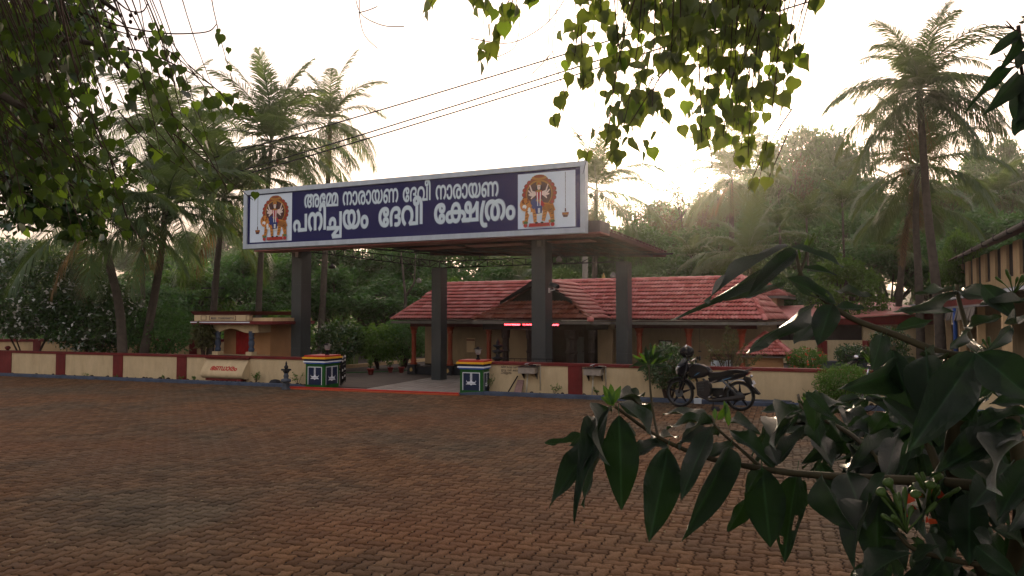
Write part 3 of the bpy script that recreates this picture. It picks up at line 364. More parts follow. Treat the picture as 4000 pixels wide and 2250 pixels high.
223:(1431,"398,496 343,494 294,486 251,474 214,458 182,439 156,418 136,394 122,369 122,365 122,360 123,355 123,351 120,340 118,330 117,320 117,312 123,257 140,216 168,191 209,183 248,190 274,209 290,237 295,270 293,291 287,310 276,326 261,339 240,347 214,350 172,344 138,324 111,298 89,271 66,329 84,349 106,369 131,387 160,402 193,413 229,416 276,411 314,396 343,372 362,342 374,308 378,270 374,231 360,194 337,162 305,137 263,120 210,115 162,121 120,138 86,166 61,206 45,255 40,313 46,365 64,414 93,457 133,494 184,524 246,547 318,561 399,566 485,561 554,548 607,524 644,492 666,452 673,402 670,370 660,340 642,315 617,294 584,276 541,263 447,279 447,310 454,310 486,311 513,314 535,320 554,331 569,345 579,360 584,376 586,396 581,425 568,449 543,469 508,484 460,493|685,144 682,114 674,86 660,62 641,42 624,29 604,18 580,10 552,4 517,1 473,0 261,0 225,-1 199,-3 180,-7 166,-13 152,-22 143,-33 138,-47 136,-62 137,-76 141,-90 148,-101 159,-110 174,-118 194,-124 222,-128 259,-129 867,-129 979,-201 255,-201 207,-199 167,-193 134,-183 106,-170 82,-151 64,-127 54,-99 50,-68 53,-35 62,-6 79,20 103,40 118,49 135,56 155,62 178,66 206,69 238,70 465,70 502,71 532,75 556,82 574,93 584,104 592,118 596,134 598,154 596,173 590,190 580,205 565,218 548,227 528,234 501,238 466,240 447,240 447,293 552,285 612,266 653,234 677,192|1105,496 1050,494 1001,486 958,474 920,458 889,439 863,418 843,394 829,369 829,365 830,360 830,355 830,351 827,340 826,330 824,320 824,312 830,257 846,216 875,191 916,183 955,190 982,209 997,237 1002,270 1000,291 994,310 984,326 968,339 947,347 921,350 879,344 846,324 818,298 796,271 773,329 791,349 812,369 838,387 867,402 900,413 936,416 983,411 1021,396 1050,372 1070,342 1081,308 1085,270 1080,231 1067,194 1044,162 1012,137 970,120 917,115 869,121 828,138 793,166 768,206 752,255 747,313 753,365 770,414 800,457 840,494 891,524 953,547 1025,561 1106,566 1192,561 1262,548 1314,524 1351,492 1373,452 1380,402 1377,370 1366,340 1349,315 1324,294 1290,276 1248,263 1154,279 1154,310 1161,310 1193,311 1220,314 1242,320 1261,331 1276,345 1286,360 1291,376 1293,396 1288,425 1274,449 1250,469 1215,484 1167,493|1392,144 1389,114 1380,86 1367,62 1348,42 1331,29 1311,18 1288,10 1259,4 1224,1 1180,0 968,0 932,-1 906,-3 887,-7 873,-13 859,-22 850,-33 845,-47 843,-62 844,-76 848,-90 855,-101 866,-110 881,-118 902,-124 929,-128 966,-129 1374,-129 1374,-201 962,-201 930,-200 903,-198 880,-193 859,-187 840,-179 823,-170 797,-151 776,-127 762,-99 757,-68 760,-35 770,-6 786,20 810,40 825,49 842,56 862,62 885,66 912,69 945,70 1172,70 1209,71 1240,75 1263,82 1281,93 1292,104 1299,118 1304,134 1305,154 1303,173 1297,190 1287,205 1272,218 1255,227 1234,234 1208,238 1173,240 1154,240 1154,293 1259,285 1319,266 1360,234 1384,192"),
}
WORDS={'line1': [9, 72, 215, -1, 42, 64, 50, 64, 49, 37, -1, 72, 40, 55, 66, -1, 42, 64, 50, 64, 49, 37], 'line2': [44, 42, 65, 176, 49, 6, -1, 72, 40, 55, 66, -1, 72, 167, 162, 38, 6], 'chest': [47, 187, 64, 50, 6], 'shrine': [30, 49, -1, 42, 64, 50, 64, 49, 37, 64], 'wall1': [50, 47, 65, 37, -1, 72, 44, 64, 52, -1, 55, 49], 'wall2': [11, 55, 67, -1, 55, 50, 65, -1, 23, 72, 64, 50, 42, 64], 'wall3': [44, 64, 33, 65, 223, 196], 'led': [9, 72, 215, -1, 42, 64, 50, 64, 49, 37, -1, 21, 6]}
# ---------------------------------------------------------------- lettering from stored outlines
_gc = {}
def glyph(g, bold):
    """filled flat mesh of one letter: (verts, faces, advance) in font units / 1000"""
    k = (g, bold)
    if k in _gc: return _gc[k]
    adv, s = GLYPHS[g]
    cs = [[tuple(int(v) / 1000 for v in q.split(',')) for q in c.split()] for c in s.split('|') if c]
    area = lambda p: sum(p[i - 1][0] * p[i][1] - p[i][0] * p[i - 1][1] for i in range(len(p))) / 2
    sg_ = 1 if area(max(cs, key=lambda p: abs(area(p)))) > 0 else -1
    E = []
    for p in cs:                                              # thicken the stroke, then collect edges
        n = len(p); q = []
        for i in range(n):
            dx, dy = p[(i + 1) % n][0] - p[i - 1][0], p[(i + 1) % n][1] - p[i - 1][1]; d = math.hypot(dx, dy) or 1
            q.append((p[i][0] + dy / d * bold * sg_, p[i][1] - dx / d * bold * sg_))
        E += [(q[i - 1], q[i]) for i in range(n) if abs(q[i - 1][1] - q[i][1]) > 1e-6]
    ys = sorted({round(v[1], 3) for e in E for v in e}); V, F = [], []
    for y0, y1 in zip(ys, ys[1:]):                            # fill slab by slab with the non-zero rule
        ym = (y0 + y1) / 2; X = []
        for (ax, ay), (bx, by) in E:
            if (ay > ym) != (by > ym):
                f = lambda y: ax + (bx - ax) * (y - ay) / (by - ay)
                X.append((f(ym), f(y0), f(y1), 1 if by > ay else -1))
        X.sort(); w = 0
        for x in X:
            if w == 0: st = x
            w += x[3]
            if w == 0: k0 = len(V); V += [(st[1], y0, 0), (x[1], y0, 0), (x[2], y1, 0), (st[2], y1, 0)]; F.append((k0, k0 + 1, k0 + 2, k0 + 3))
    _gc[k] = r = (V, F, adv / 1000); return r
def word_geo(key, bold=.02, space=.45, track=0.):
    x = 0; V = []; F = []; n = 0
    for g in WORDS[key]:
        if g < 0: x += space; continue
        v, f, a = glyph(g, bold); k = len(V)
        V += [(p[0] + x, p[1], p[2] + .0006 * (n % 3)) for p in v]; F += [tuple(i + k for i in q) for q in f]
        x += a + track; n += 1
    x0 = min(p[0] for p in V); x1 = max(p[0] for p in V)
    return V, F, x0, x1
def write(key, parent, m, fn, name='lettering', bold=.02, space=.45, track=0., lift=0.):
    """fn(u, y) maps word coordinates (u 0..1 across, y in letter heights) to a point and lift"""
    V, F, x0, x1 = word_geo(key, bold, space, track)
    b = MB(); b.add([fn((p[0] - x0) / (x1 - x0), p[1], p[2] + lift) for p in V], F)
    return b.build(name, m, parent)

# ---------------------------------------------------------------- ground
R = random.Random(5)
def paver_material():
    m = bpy.data.materials.new('brown_paver'); m.use_nodes = True
    N, L = m.node_tree.nodes, m.node_tree.links; P = N['Principled BSDF']
    P.inputs['Roughness'].default_value = .62; P.inputs['Specular IOR Level'].default_value = .10
    g = N.new('ShaderNodeNewGeometry')
    def noise(s, d=4, off=0):
        n = N.new('ShaderNodeTexNoise'); n.inputs['Scale'].default_value = s; n.inputs['Detail'].default_value = d
        mp = N.new('ShaderNodeMapping'); mp.inputs['Location'].default_value = (off, off, 0)
        L.new(g.outputs['Position'], mp.inputs[0]); L.new(mp.outputs[0], n.inputs['Vector']); return n.outputs['Fac']
    def ramp(f, a, b, c0, c1):
        r = N.new('ShaderNodeValToRGB'); r.color_ramp.elements[0].position = a; r.color_ramp.elements[1].position = b
        r.color_ramp.elements[0].color = (*c0, 1); r.color_ramp.elements[1].color = (*c1, 1); L.new(f, r.inputs[0]); return r.outputs[0]
    def mix(f, a, b):
        x = N.new('ShaderNodeMix'); x.data_type = 'RGBA'; L.new(f, x.inputs[0]); L.new(a, x.inputs[6]); L.new(b, x.inputs[7]); return x.outputs[2]
    oi = N.new('ShaderNodeObjectInfo'); aa = N.new('ShaderNodeAttribute'); aa.attribute_name = 'rnd'
    ad = N.new('ShaderNodeMath'); L.new(oi.outputs['Random'], ad.inputs[0]); L.new(aa.outputs['Fac'], ad.inputs[1])
    fr_ = N.new('ShaderNodeMath'); fr_.operation = 'FRACT'; L.new(ad.outputs[0], fr_.inputs[0])
    base = ramp(fr_.outputs[0], 0, 1, (.088, .044, .021), (.172, .090, .043))
    grey = ramp(fr_.outputs[0], 0, 1, (.062, .045, .028), (.122, .088, .054))
    dust = ramp(noise(18, 6), .3, .7, (.125, .053, .025), (.185, .080, .036))
    w1 = ramp(noise(.33, 5), .42, .62, (0, 0, 0), (1, 1, 1))
    w2 = ramp(noise(.30, 7, 31), .48, .72, (0, 0, 0), (.6, .6, .6))
    c = mix(w1, base, grey); c = mix(w2, c, dust)
    sp = ramp(noise(70, 3, 7), .35, .75, (.72, .72, .72), (1.25, 1.25, 1.25))
    mu = N.new('ShaderNodeMix'); mu.data_type = 'RGBA'; mu.blend_type = 'MULTIPLY'; mu.inputs[0].default_value = 1
    L.new(c, mu.inputs[6]); L.new(sp, mu.inputs[7]); L.new(mu.outputs[2], P.inputs['Base Color'])
    rr = N.new('ShaderNodeMapRange'); rr.inputs['To Min'].default_value = .7; rr.inputs['To Max'].default_value = .95
    L.new(noise(1.1, 5, 12), rr.inputs['Value']); L.new(rr.outputs[0], P.inputs['Roughness'])
    bu = N.new('ShaderNodeBump'); bu.inputs['Strength'].default_value = .5; bu.inputs['Distance'].default_value = .006
    L.new(noise(120, 3), bu.inputs['Height']); L.new(bu.outputs[0], P.inputs['Normal'])
    return m
M['paver'] = paver_material()

# far ground sheet: one gentle sheet out to the horizon, rising into a wooded hill behind the temple
def ground_h(x, y):
    r = max(0., (y - 46) / 60.); r = min(r, 1.6)
    return -.03 + 3.2 * r * r * (1.0 + .15 * math.sin(x * .05) + .1 * math.sin(x * .13 + 1))
gx = [-700, -400, -250, -160] + list(range(-120, 121, 8)) + [160, 250, 400, 700]
gy = [-60, -30, -10, 0, 10, 20, 30, 40] + list(range(46, 160, 6)) + [190, 260, 400, 700, 1100]
V = [(x, y, ground_h(x, y)) for y in gy for x in gx]; nx = len(gx)
Fq = [(j * nx + i, j * nx + i + 1, (j + 1) * nx + i + 1, (j + 1) * nx + i) for j in range(len(gy) - 1) for i in range(nx - 1)]
gm = mat('earth_ground', (.045, .040, .022), .95, .3, .4, c2=(.022, .028, .012), bump=.5, bscale=3)
tag(link('ground', npmesh('ground', V, Fq, [gm], smooth=True)), kind='structure')

# joints of the paved yard lie on a dirt bed
bed = MB().box(-22, 14, -22, -.02, -.06, -.009)
yard = bed.solo('paved_yard', M['dirt'], CF, (0, -8, 0), kind='structure')
ORI[yard.name] = (0, -8, 0)
S = .112
def zig_edges(cells):
    """outline of a set of unit cells with the wavy interlocking edge of the paver"""
    es = set()
    for (i, j) in cells:
        for a, b in (((i, j), (i + 1, j)), ((i + 1, j), (i + 1, j + 1)), ((i + 1, j + 1), (i, j + 1)), ((i, j + 1), (i, j))):
            if (b, a) in es: es.remove((b, a))
            else: es.add((a, b))
    ed = dict(es)
    st = min(ed); out = []; p = st
    while True:
        q = ed[p]; d = .12
        if p[1] == q[1]:
            s = 1 if q[0] > p[0] else -1; x0 = min(p[0], q[0])
            w = [(x0, p[1]), (x0 + .28, p[1] - d), (x0 + .72, p[1] + d)]; e = [(x0 + .28, p[1] - d), (x0 + .72, p[1] + d)]
        else:
            s = 1 if q[1] > p[1] else -1; y0 = min(p[1], q[1])
            e = [(p[0] + d, y0 + .28), (p[0] - d, y0 + .72)]
        if s < 0: e = e[::-1]
        out.append(p); out += e
        p = q
        if p == st: break
    return out
def paver_proto(cells):
    pl = zig_edges(cells); cx = sum(c[0] + .5 for c in cells) / 2; cy_ = sum(c[1] + .5 for c in cells) / 2
    pl = [((x - cx) * S, (y - cy_) * S) for x, y in pl]; n = len(pl)
    def ins(p, t):
        r = math.hypot(*p); return (p[0] * (1 - t / r), p[1] * (1 - t / r))
    top = [ins(p, .0115) for p in pl]; lo = [ins(p, .0085) for p in pl]
    V = [(x, y, .0) for x, y in top] + [(x, y, -.007) for x, y in lo] + [(x, y, -.025) for x, y in lo]
    F = [list(range(n))] + [(n + i, n + (i + 1) % n, (i + 1) % n, i) for i in range(n)] + [(2 * n + i, 2 * n + (i + 1) % n, n + (i + 1) % n, n + i) for i in range(n)]
    # fan-triangulate everything so that joined copies can use one face size
    T = []
    for f in F:
        for k in range(1, len(f) - 1): T.append((f[0], f[k], f[k + 1]))
    # top as a fan from the centre
    c = len(V); V.append((0, 0, 0)); T = T[n - 2:] + [(c, i, (i + 1) % n) for i in range(n)]
    return V, T
H0 = paver_proto([(0, 0), (1, 0)]); V0 = paver_proto([(0, 0), (0, 1)])
def simple_proto(w, d):
    V = []
    for g, z in ((.023, 0), (.017, -.007), (.017, -.025)):
        x, y = (w - g) / 2, (d - g) / 2; V += [(-x, -y, z), (x, -y, z), (x, y, z), (-x, y, z)]
    T = [(0, 1, 2), (0, 2, 3)]
    for o in (0, 4):
        for i in range(4): a, b = o + i, o + (i + 1) % 4; T += [(a + 4, b + 4, b), (a + 4, b, a)]
    return V, T
Hs, Vs = simple_proto(2 * S, S), simple_proto(S, 2 * S)
pav = []
for j in range(-215, 2):
    for i in range(-245, 140):
        k = (i - j) % 4            # herringbone: two cells lying, two cells standing
        if k == 0: h = True; ca, cb = i + 1, j + .5
        elif k == 3: h = False
        else: continue
        if k == 3: ca, cb = i + .5, j + 1.
        a, b = ca * S, cb * S - .1
        if b > -.08: continue
        w = CF.W(a, b)
        if w.y < 4.4: continue
        if abs(w.x) > .72 * w.y + 3.2: continue
        pav.append((w.y * w.y + w.x * w.x * .2, a, b, h, w.y))
pav.sort()
meH = npmesh('paver_lying', H0[0], H0[1], [M['paver']]); meV = npmesh('paver_standing', V0[0], V0[1], [M['paver']])
for d_, a, b, h, y in pav[:300]:
    mt = Matrix.Translation((a, b + 8, R.uniform(-.0035, .0035) + .001)) @ Matrix.Rotation(R.gauss(0, .012), 4, 'Z') @ Matrix.Rotation(R.gauss(0, .014), 4, 'X') @ Matrix.Rotation(R.gauss(0, .012), 4, 'Y')
    link('paver', meH if h else meV, yard, mt)
def joined(name, items, parent, mats, kind='stuff'):
    """items: (V, T, 4x4) -> one mesh with a colour value per piece"""
    Vs_, Fs_, rn = [], [], []; k = 0
    cache = {}
    for v, t, mt in items:
        if id(v) not in cache: cache[id(v)] = (np.array(v, dtype=np.float64), np.array(t, dtype=np.int32))
        vv, tt = cache[id(v)]
        m3 = np.array(mt.to_3x3()); Vs_.append(vv @ m3.T + np.array(mt.translation)); Fs_.append(tt + k); k += len(vv)
        rn.append(np.full(len(tt), R.random()))
    o = link(name, npmesh(name, np.concatenate(Vs_), np.concatenate(Fs_), mats, np.concatenate(rn)), parent)
    return tag(o, kind=kind)
items = []
for d_, a, b, h, y in pav[300:]:
    mt = Matrix.Translation((a, b + 8, R.uniform(-.003, .003) + .001)) @ Matrix.Rotation(R.gauss(0, .010), 4, 'Z') @ Matrix.Rotation(R.gauss(0, .012 if R.random() > .06 else .035), 4, 'X')
    pr = (H0 if h else V0) if y < 14 else (Hs if h else Vs)
    items.append((pr[0], pr[1], mt))
joined('paver_field', items, yard, [M['paver']])
# red dust, dry leaves and scraps on the pavers
leafbits = MB()
for i in range(420):
    y = R.uniform(5.6, 17.5); x = R.uniform(-.68, .68) * y; s = R.uniform(.008, .022)
    an = R.uniform(0, 6.3)
    if CF.inv(x, y)[1] > -.35: continue
    leafbits.add([(x + s * math.cos(an), y + s * math.sin(an), .008), (x + s * .5 * math.cos(an + 1.8), y + s * .5 * math.sin(an + 1.8), .016), (x - s * math.cos(an), y - s * math.sin(an), .009), (x + s * .5 * math.cos(an - 1.8), y + s * .5 * math.sin(an - 1.8), .012)], [(0, 1, 2, 3)])
leafbits.solo('litter', mat('dry_scrap', (.28, .22, .12), .8), WF, (0, 10, 0), kind='stuff')

# yard inside the wall
MB().box(-20, 13, .55, 14.5, -.04, .004).solo('inner_yard', M['yardtile'], CF, (0, 6, 0), kind='structure')
# concrete verge under the wall with soil
MB().box(-19, -5.95, .12, .42, -.05, .045).solo('soil_bed', M['soil'], CF, (-12, .3, 0), kind='structure')
MB().box(-.78, 13, .12, .42, -.05, .045).solo('soil_bed', M['soil'], CF, (5, .3, 0), kind='structure')
rub = MB()
for i in range(170):
    a = R.uniform(-18, 9.5)
    if -6 < a < -.7: continue
    b = R.uniform(.14, .38); s = R.uniform(.02, .06); z = .045
    rub.lathe(a, b, [(s, z - .01), (s * R.uniform(.8, 1.1), z + s * .5), (s * .4, z + s * R.uniform(.7, 1.1))], 5, ph=R.random(), sm=False)
rub.solo('rubble', M['soil'], CF, (0, .3, 0), kind='stuff')
kb = MB(); kb.box(-19, -6.3, -.06, .12, -.05, .085).prism([(-6.3, -.06, -.05), (-5.95, -.06, -.05), (-5.95, -.06, .02), (-6.3, -.06, .085)], (0, .18, 0))
kb.solo('kerb', M['kerb'], CF, (-12, 0, 0), kind='structure', bevel=.012)
kb = MB(); kb.box(-.72, 13, -.06, .12, -.05, .085).prism([(-1.5, -.30, -.03), (-.72, -.06, -.03), (-.72, -.06, .085), (-1.42, -.28, .03)], (.02, .2, 0))
kb.solo('kerb', M['kerb'], CF, (5, 0, 0), kind='structure', bevel=.012)
# ---------------------------------------------------------------- threshold, path, walls
q0 = CF.onz(1129, 1519); q1 = CF.onz(1790, 1545)
th = thing('gate_threshold', 'long red and orange stepped sill across the gateway', 'sill', CF, -4, -.25)
MB().prism([(q0[0], q0[1], .03), (q1[0], q1[1], .03), (q1[0] - .02, q1[1] + .09, .03), (q0[0], q0[1] + .09, .03)], (0, 0, .035)).build('upper_strip', M['red'], th)
MB().prism([(q0[0] - .05, q0[1] - .07, -.01), (q1[0] + .03, q1[1] - .07, -.01), (q1[0], q1[1] + .09, -.01), (q0[0], q0[1] + .09, -.01)], (0, 0, .04)).build('lower_strip', M['orange_red'], th)
# tiled path from the gate to the porch
pa = MB().box(-4.25, -.9, .05, 5.2, -.03, .008); path = pa.solo('path', M['dirt'], CF, (-2.5, 2.5, 0), kind='structure')
tv, tt = simple_proto(.305, .305); tme = npmesh('path_tile', tv, tt, [M['pathtile']])
for i in range(11):
    for j in range(17):
        link('tile', tme, path, Matrix.Translation((-4.08 + i * .305 + 2.5, .22 + j * .305 - 2.5, .016 + R.uniform(-.002, .002))))
tag(path, kind='structure')
MB().prism([(-4.85, -.28, .0), (-1.45, -.12, .0), (-1.45, .1, .0), (-4.85, .1, .0)], (0, 0, .022)).solo('ramp', M['kerb'], CF, (-3, 0, 0), kind='structure')

WB = .42                                          # front plane of the wall
def wall(name, a0, a1, pil, label, bands=None):
    w = thing(name, label, 'wall', CF, (a0 + a1) / 2, WB, 0)
    MB().box(a0, a1, WB, WB + .13, -.04, .745).build('wall_body', M['cream'], w)
    MB().box(a0, a1, WB - .03, WB + .16, .725, .80).build('coping', M['maroon'], w, bevel=.006)
    for p in pil:
        MB().box(p[0], p[1], WB - .022, WB - .001, .03, .724).build('pilaster', M['maroon'], w, bevel=.004)
    return w
a_ = lambda x: CF.onb(x, 1410, WB)[0]
wl_ = wall('boundary_wall', -19.2, -5.9, [(a_(0) - .6, a_(46)), (a_(220), a_(256)), (a_(443), a_(481)), (a_(692), a_(730))], 'low cream wall with maroon coping left of the gateway')
MB().lathe(a_(22), WB + .06, [(.03, .80), (.05, .83), (.09, .87), (.09, .91), (.04, .95)], 10).build('finial', M['maroon'], wl_)
wr_ = wall('boundary_wall', -.8, 13.0, [(a_(2219), a_(2275)), (a_(3560), a_(3610))], 'low cream wall with maroon coping right of the gateway, behind the motorcycle')
for key, y0 in (('wall1', 1437), ('wall2', 1449), ('wall3', 1460)):
    x0, x1 = {'wall1': (1957, 2018), 'wall2': (1958, 2040), 'wall3': (1957, 1998)}[key]
    A0, Z0 = CF.onb(x0, y0, WB - .003); A1, Z1 = CF.onb(x1, y0, WB - .003)
    write(key, wr_, M['black'], lambda u, y, l, A0=A0, A1=A1, Z0=Z0: (A0 + (A1 - A0) * u, WB - .003 - l, Z0 + y * .075), name='painted_note', bold=.012)

# donation chest bulging out of the wall
ch = thing('donation_chest', 'bulging cream collection chest in the wall below the small shrine, lettered in red', 'donation box', CF, -9.5, WB)
c0, c1 = a_(812), a_(975)
prof = [(WB + .01, .70), (WB - .05, .66), (WB - .16, .52), (WB - .27, .36), (WB - .31, .27), (WB - .29, .20), (WB - .2, .145), (WB + .01, .14)]
cb = MB(); n = len(prof); K = 9
vs = []
for k in range(K + 1):
    t = k / K
    for (b, z) in prof: vs.append((c0 + (c1 - c0) * t, b, z))
cb.add(vs, [(k * n + i, (k + 1) * n + i, (k + 1) * n + i + 1, k * n + i + 1) for k in range(K) for i in range(n - 1)], 0, True)
cb.add([vs[i] for i in range(n)], [range(n)]); cb.add([vs[K * n + i] for i in range(n)], [list(range(n))[::-1]])
cb.build('chest_body', M['cream'], ch)
MB().box(c0 - .05, c1 + .05, WB - .12, WB + .15, .745, .80).box(c0 - .02, c1 + .02, WB - .09, WB + .12, .70, .744).build('lid_band', M['maroon'], ch, bevel=.006)
MB().box(c0 + .12, c1 - .1, WB - .22, WB, .085, .144).build('foot_band', M['maroon'], ch, bevel=.006)
MB().box(c0 + .45, c1 - .22, WB - .12, WB, .03, .084).build('foot', M['cream'], ch)
def chest_pt(u, y, l):
    a = a_(845) + (a_(948) - a_(845)) * u; z = .385 + y * .19
    b = WB - .05 - (.66 - z) / .14 * .11 if z > .52 else WB - .16 - (.52 - z) / .16 * .11
    return (a, b - .006 - l, z)
write('chest', ch, M['red'], chest_pt, bold=.035)

# black stone lamp posts
def stone_post(px, py, label, s=1., fr=CF, b=None, h=None):
    if b is None: a, b = fr.onz(px, py)
    else: a = px
    t = thing('stone_lamp', label, 'stone lamp', fr, a, b, 0, 'carved stone lamps by the gateway')
    MB().lathe(a, b, [(.13 * s, 0), (.13 * s, .03 * s), (.10 * s, .04 * s), (.10 * s, .17 * s), (.10 * s, .19 * s)], 4, ph=.78, sm=False).build('plinth', M['stone'], t)
    MB().lathe(a, b, [(.08 * s, .19 * s), (.135 * s, .21 * s), (.145 * s, .25 * s), (.135 * s, .29 * s), (.07 * s, .31 * s), (.062 * s, .33 * s), (.075 * s, .36 * s), (.075 * s, .40 * s), (.06 * s, .42 * s), (.06 * s, .46 * s)], 16).build('shaft', M['stone'], t)
    MB().lathe(a, b, [(.06 * s, .46 * s), (.09 * s, .50 * s), (.10 * s, .53 * s), (.15 * s, .54 * s), (.15 * s, .585 * s), (.06 * s, .59 * s)], 4, ph=.3, sm=False).build('bowl', M['black'], t)
    MB().lathe(a, b, [(.04 * s, .59 * s), (.06 * s, .62 * s), (.06 * s, .65 * s), (.032 * s, .69 * s), (.026 * s, .72 * s), (.03 * s, .75 * s), (.012 * s, .79 * s), (.003 * s, .81 * s)], 12).build('finial', M['black'], t)
    return t
stone_post(1117, 1521, 'black carved stone lamp standing on the yard left of the gate pillar', .93)
sp_ = thing('stone_lamp', 'dark cross-shaped stone lamp behind the wall beside the right gate pillar', 'stone lamp', CF, -.35, 2.2, 0, 'carved stone lamps by the gateway')
a, z = CF.onb(1945, 1330, 2.2)
MB().lathe(a, 2.2, [(.12, 0), (.12, .5), (.07, .52), (.07, .72), (.13, .74), (.19, .80), (.07, .82), (.06, .90)], 8).build('shaft', M['black'], sp_)
MB().lathe(a, 2.2, [(.06, .90), (.17, .96), (.17, 1.0), (.06, 1.01), (.05, 1.06), (.15, 1.12), (.15, 1.15), (.05, 1.16), (.06, 1.22), (.03, 1.27), (.003, 1.34)], 8).build('bowl', M['black'], sp_)

# gate pillars
def lamp_emblem(b, mf, a0, a1, z0, z1, n):
    """hanging oil lamp picture: chain of links over a two-tier boat lamp; mf(x, z, lift) places it"""
    w = a1 - a0; cx = (a0 + a1) / 2; h = z1 - z0
    def pl(pts): b.poly([mf(x, z, .004) for x, z in pts])
    zt = z1; n_l = 7; ls = (h * .48) / n_l
    for k in range(n_l):
        zc = zt - (k + .5) * ls
        ring = [(cx + w * .075 * math.cos(t * math.pi / 4), zc + ls * .5 * math.sin(t * math.pi / 4)) for t in range(8)]
        inn = [(cx + w * .03 * math.cos(t * math.pi / 4), zc + ls * .26 * math.sin(t * math.pi / 4)) for t in range(8)]
        for t in range(8): pl([ring[t], ring[(t + 1) % 8], inn[(t + 1) % 8], inn[t]])
    zb = zt - h * .48
    pl([(cx - w * .04, zb), (cx + w * .04, zb), (cx + w * .10, zb - h * .10), (cx - w * .10, zb - h * .10)])
    pl([(cx - w * .30, zb - h * .105), (cx + w * .30, zb - h * .105), (cx + w * .22, zb - h * .19), (cx - w * .22, zb - h * .19)][::-1])
    pl([(cx - w * .24, zb - h * .21), (cx + w * .24, zb - h * .21), (cx + w * .34, zb - h * .28), (cx - w * .34, zb - h * .28)])
    pl([(cx - w * .07, zb - h * .285), (cx + w * .07, zb - h * .285), (cx + w * .04, zb - h * .33), (cx - w * .04, zb - h * .33)][::-1])
    for s in (-1, 1): pl([(cx + s * w * .27, zb - h * .09), (cx + s * w * .31, zb - h * .09), (cx + s * w * .29, zb - h * .0)][::s])
def gate_pillar(a0, a1, b0, b1, ztop, label):
    t = thing('gate_pillar', label, 'gate pillar', CF, (a0 + a1) / 2, b0, 0, 'painted gate pillars')
    MB().box(a0, a1, b0, b1, 0, ztop - .22).build('shaft', M['green_paint'], t)
    zs = ztop - .22
    for nm, e, z0, z1, mm in (('cap_band', .03, 0, .035, 'blue'), ('cap_band', .055, .035, .07, 'white'), ('cap_band', .035, .07, .13, 'navy'), ('cap_band', .075, .13, .18, 'yellow'), ('cap_band', .035, .18, .225, 'red')):
        MB().box(a0 - e, a1 + e, b0 - e, b1 + e, zs + z0, zs + z1).build(nm, M[mm], t, bevel=.004)
    zb, zt = .10, zs - .08
    for side in ('front', 'right'):
        if side == 'front': x0, x1 = a0 + .07, a1 - .07; mf = lambda x, z, l: (x, b0 - l, z)
        else: x0, x1 = b0 + .07, b1 - .07; mf = lambda x, z, l: (a1 + l, x, z)
        f = MB().poly([mf(x0, zb, .003), mf(x1, zb, .003), mf(x1, zt, .003), mf(x0, zt, .003)]).build('painted_panel', M['navy'], t)
        e = MB(); w = .018
        for (u0, u1, v0, v1) in ((x0, x1, zt - w, zt), (x0, x0 + w, zb, zt - w), (x1 - w, x1, zb, zt - w)):
            e.poly([mf(u0, v0, .006), mf(u1, v0, .006), mf(u1, v1, .006), mf(u0, v1, .006)])
        e.build('panel_border', M['white'], f)
        e = MB(); dz = .0 if side == 'front' else -.06
        lamp_emblem(e, lambda x, z, l: mf(x, z, l + .004), x0 + .02, x1 - .02, zb + .06 + dz, zt - w, 7); e.build('lamp_emblem', M['white'], f)
    return t
gp1 = gate_pillar(-5.93, -5.34, -.10, .60, .885, 'painted gate pillar on the left with a plant-like lantern on its cap')
gp1['label'] = 'painted green and navy gate pillar at the left of the gateway'
gp2 = gate_pillar(CF.onb(1797, 1500, -.02)[0], CF.onb(1885, 1500, -.02)[0], -.02, .50, .845, 'painted green and navy gate pillar at the right of the gateway')
def lantern(a, b, z, s, label, hat=True):
    t = thing('pillar_lantern', label, 'lantern', CF, a, b, z, 'lanterns on the gate pillars')
    MB().lathe(a, b, [(.06 * s, z), (.06 * s, z + .02), (.035 * s, z + .04), (.03 * s, z + .10), (.05 * s, z + .13)], 10).build('base', M['blackpl'], t)
    MB().lathe(a, b, [(.055 * s, z + .131), (.07 * s, z + .16), (.085 * s, z + .25), (.085 * s, z + .26)], 8).build('glass', M['glass'], t)
    rb = MB()
    for k in range(3): rb.lathe(a, b, [(.074 * s + k * .005, z + .16 + k * .03), (.08 * s + k * .005, z + .165 + k * .03), (.074 * s + k * .005, z + .17 + k * .03)], 8)
    rb.build('rib', M['blackpl'], t)
    MB().lathe(a, b, [(.14 * s, z + .262), (.10 * s, z + .285), (.05 * s, z + .30), (.01 * s, z + .33)], 4, ph=.78, sm=False).build('hat', M['blackpl'], t)
lantern(-5.52, .3, .89, 1., 'small black lantern on the left gate pillar, in front of the tall column')
lantern(-1.02, .28, .85, 1., 'small black lantern with pagoda hat on the right gate pillar')

def gate_leaf(pts, h, label, bars=9, plates=True):
    (x0, y0), (x1, y1) = pts
    t = thing('gate_leaf', label, 'gate', CF, x0, y0, 0, 'metal gate leaves')
    L = lambda u: (x0 + (x1 - x0) * u, y0 + (y1 - y0) * u)
    f = MB()
    for z in (.06, .32, .56, h): f.tube([(*L(0), z), (*L(1), z)], .014, 4)
    for u in (0, 1): f.tube([(*L(u), .03), (*L(u), h)], .018, 4)
    f.build('frame', M['blackpl'], t)
    for k in range(1, bars):
        MB().tube([(*L(k / bars), .06), (*L(k / bars), h)], .007, 4).build('bar', M['blackpl'], t)
    if plates:
        dx, dy = (y1 - y0), -(x1 - x0); dl = math.hypot(dx, dy); dx, dy = dx / dl * .018, dy / dl * .018
        for u in (.12, .62):
            for z in (.20, .40, .66, .76):
                a, b = L(u); c, d = L(u + .2)
                MB().prism([(a + dx, b + dy, z), (c + dx, d + dy, z), (c + dx, d + dy, z + .06), (a + dx, b + dy, z + .06)], (dx * .3, dy * .3, 0)).build('plate', M['platew'], t)
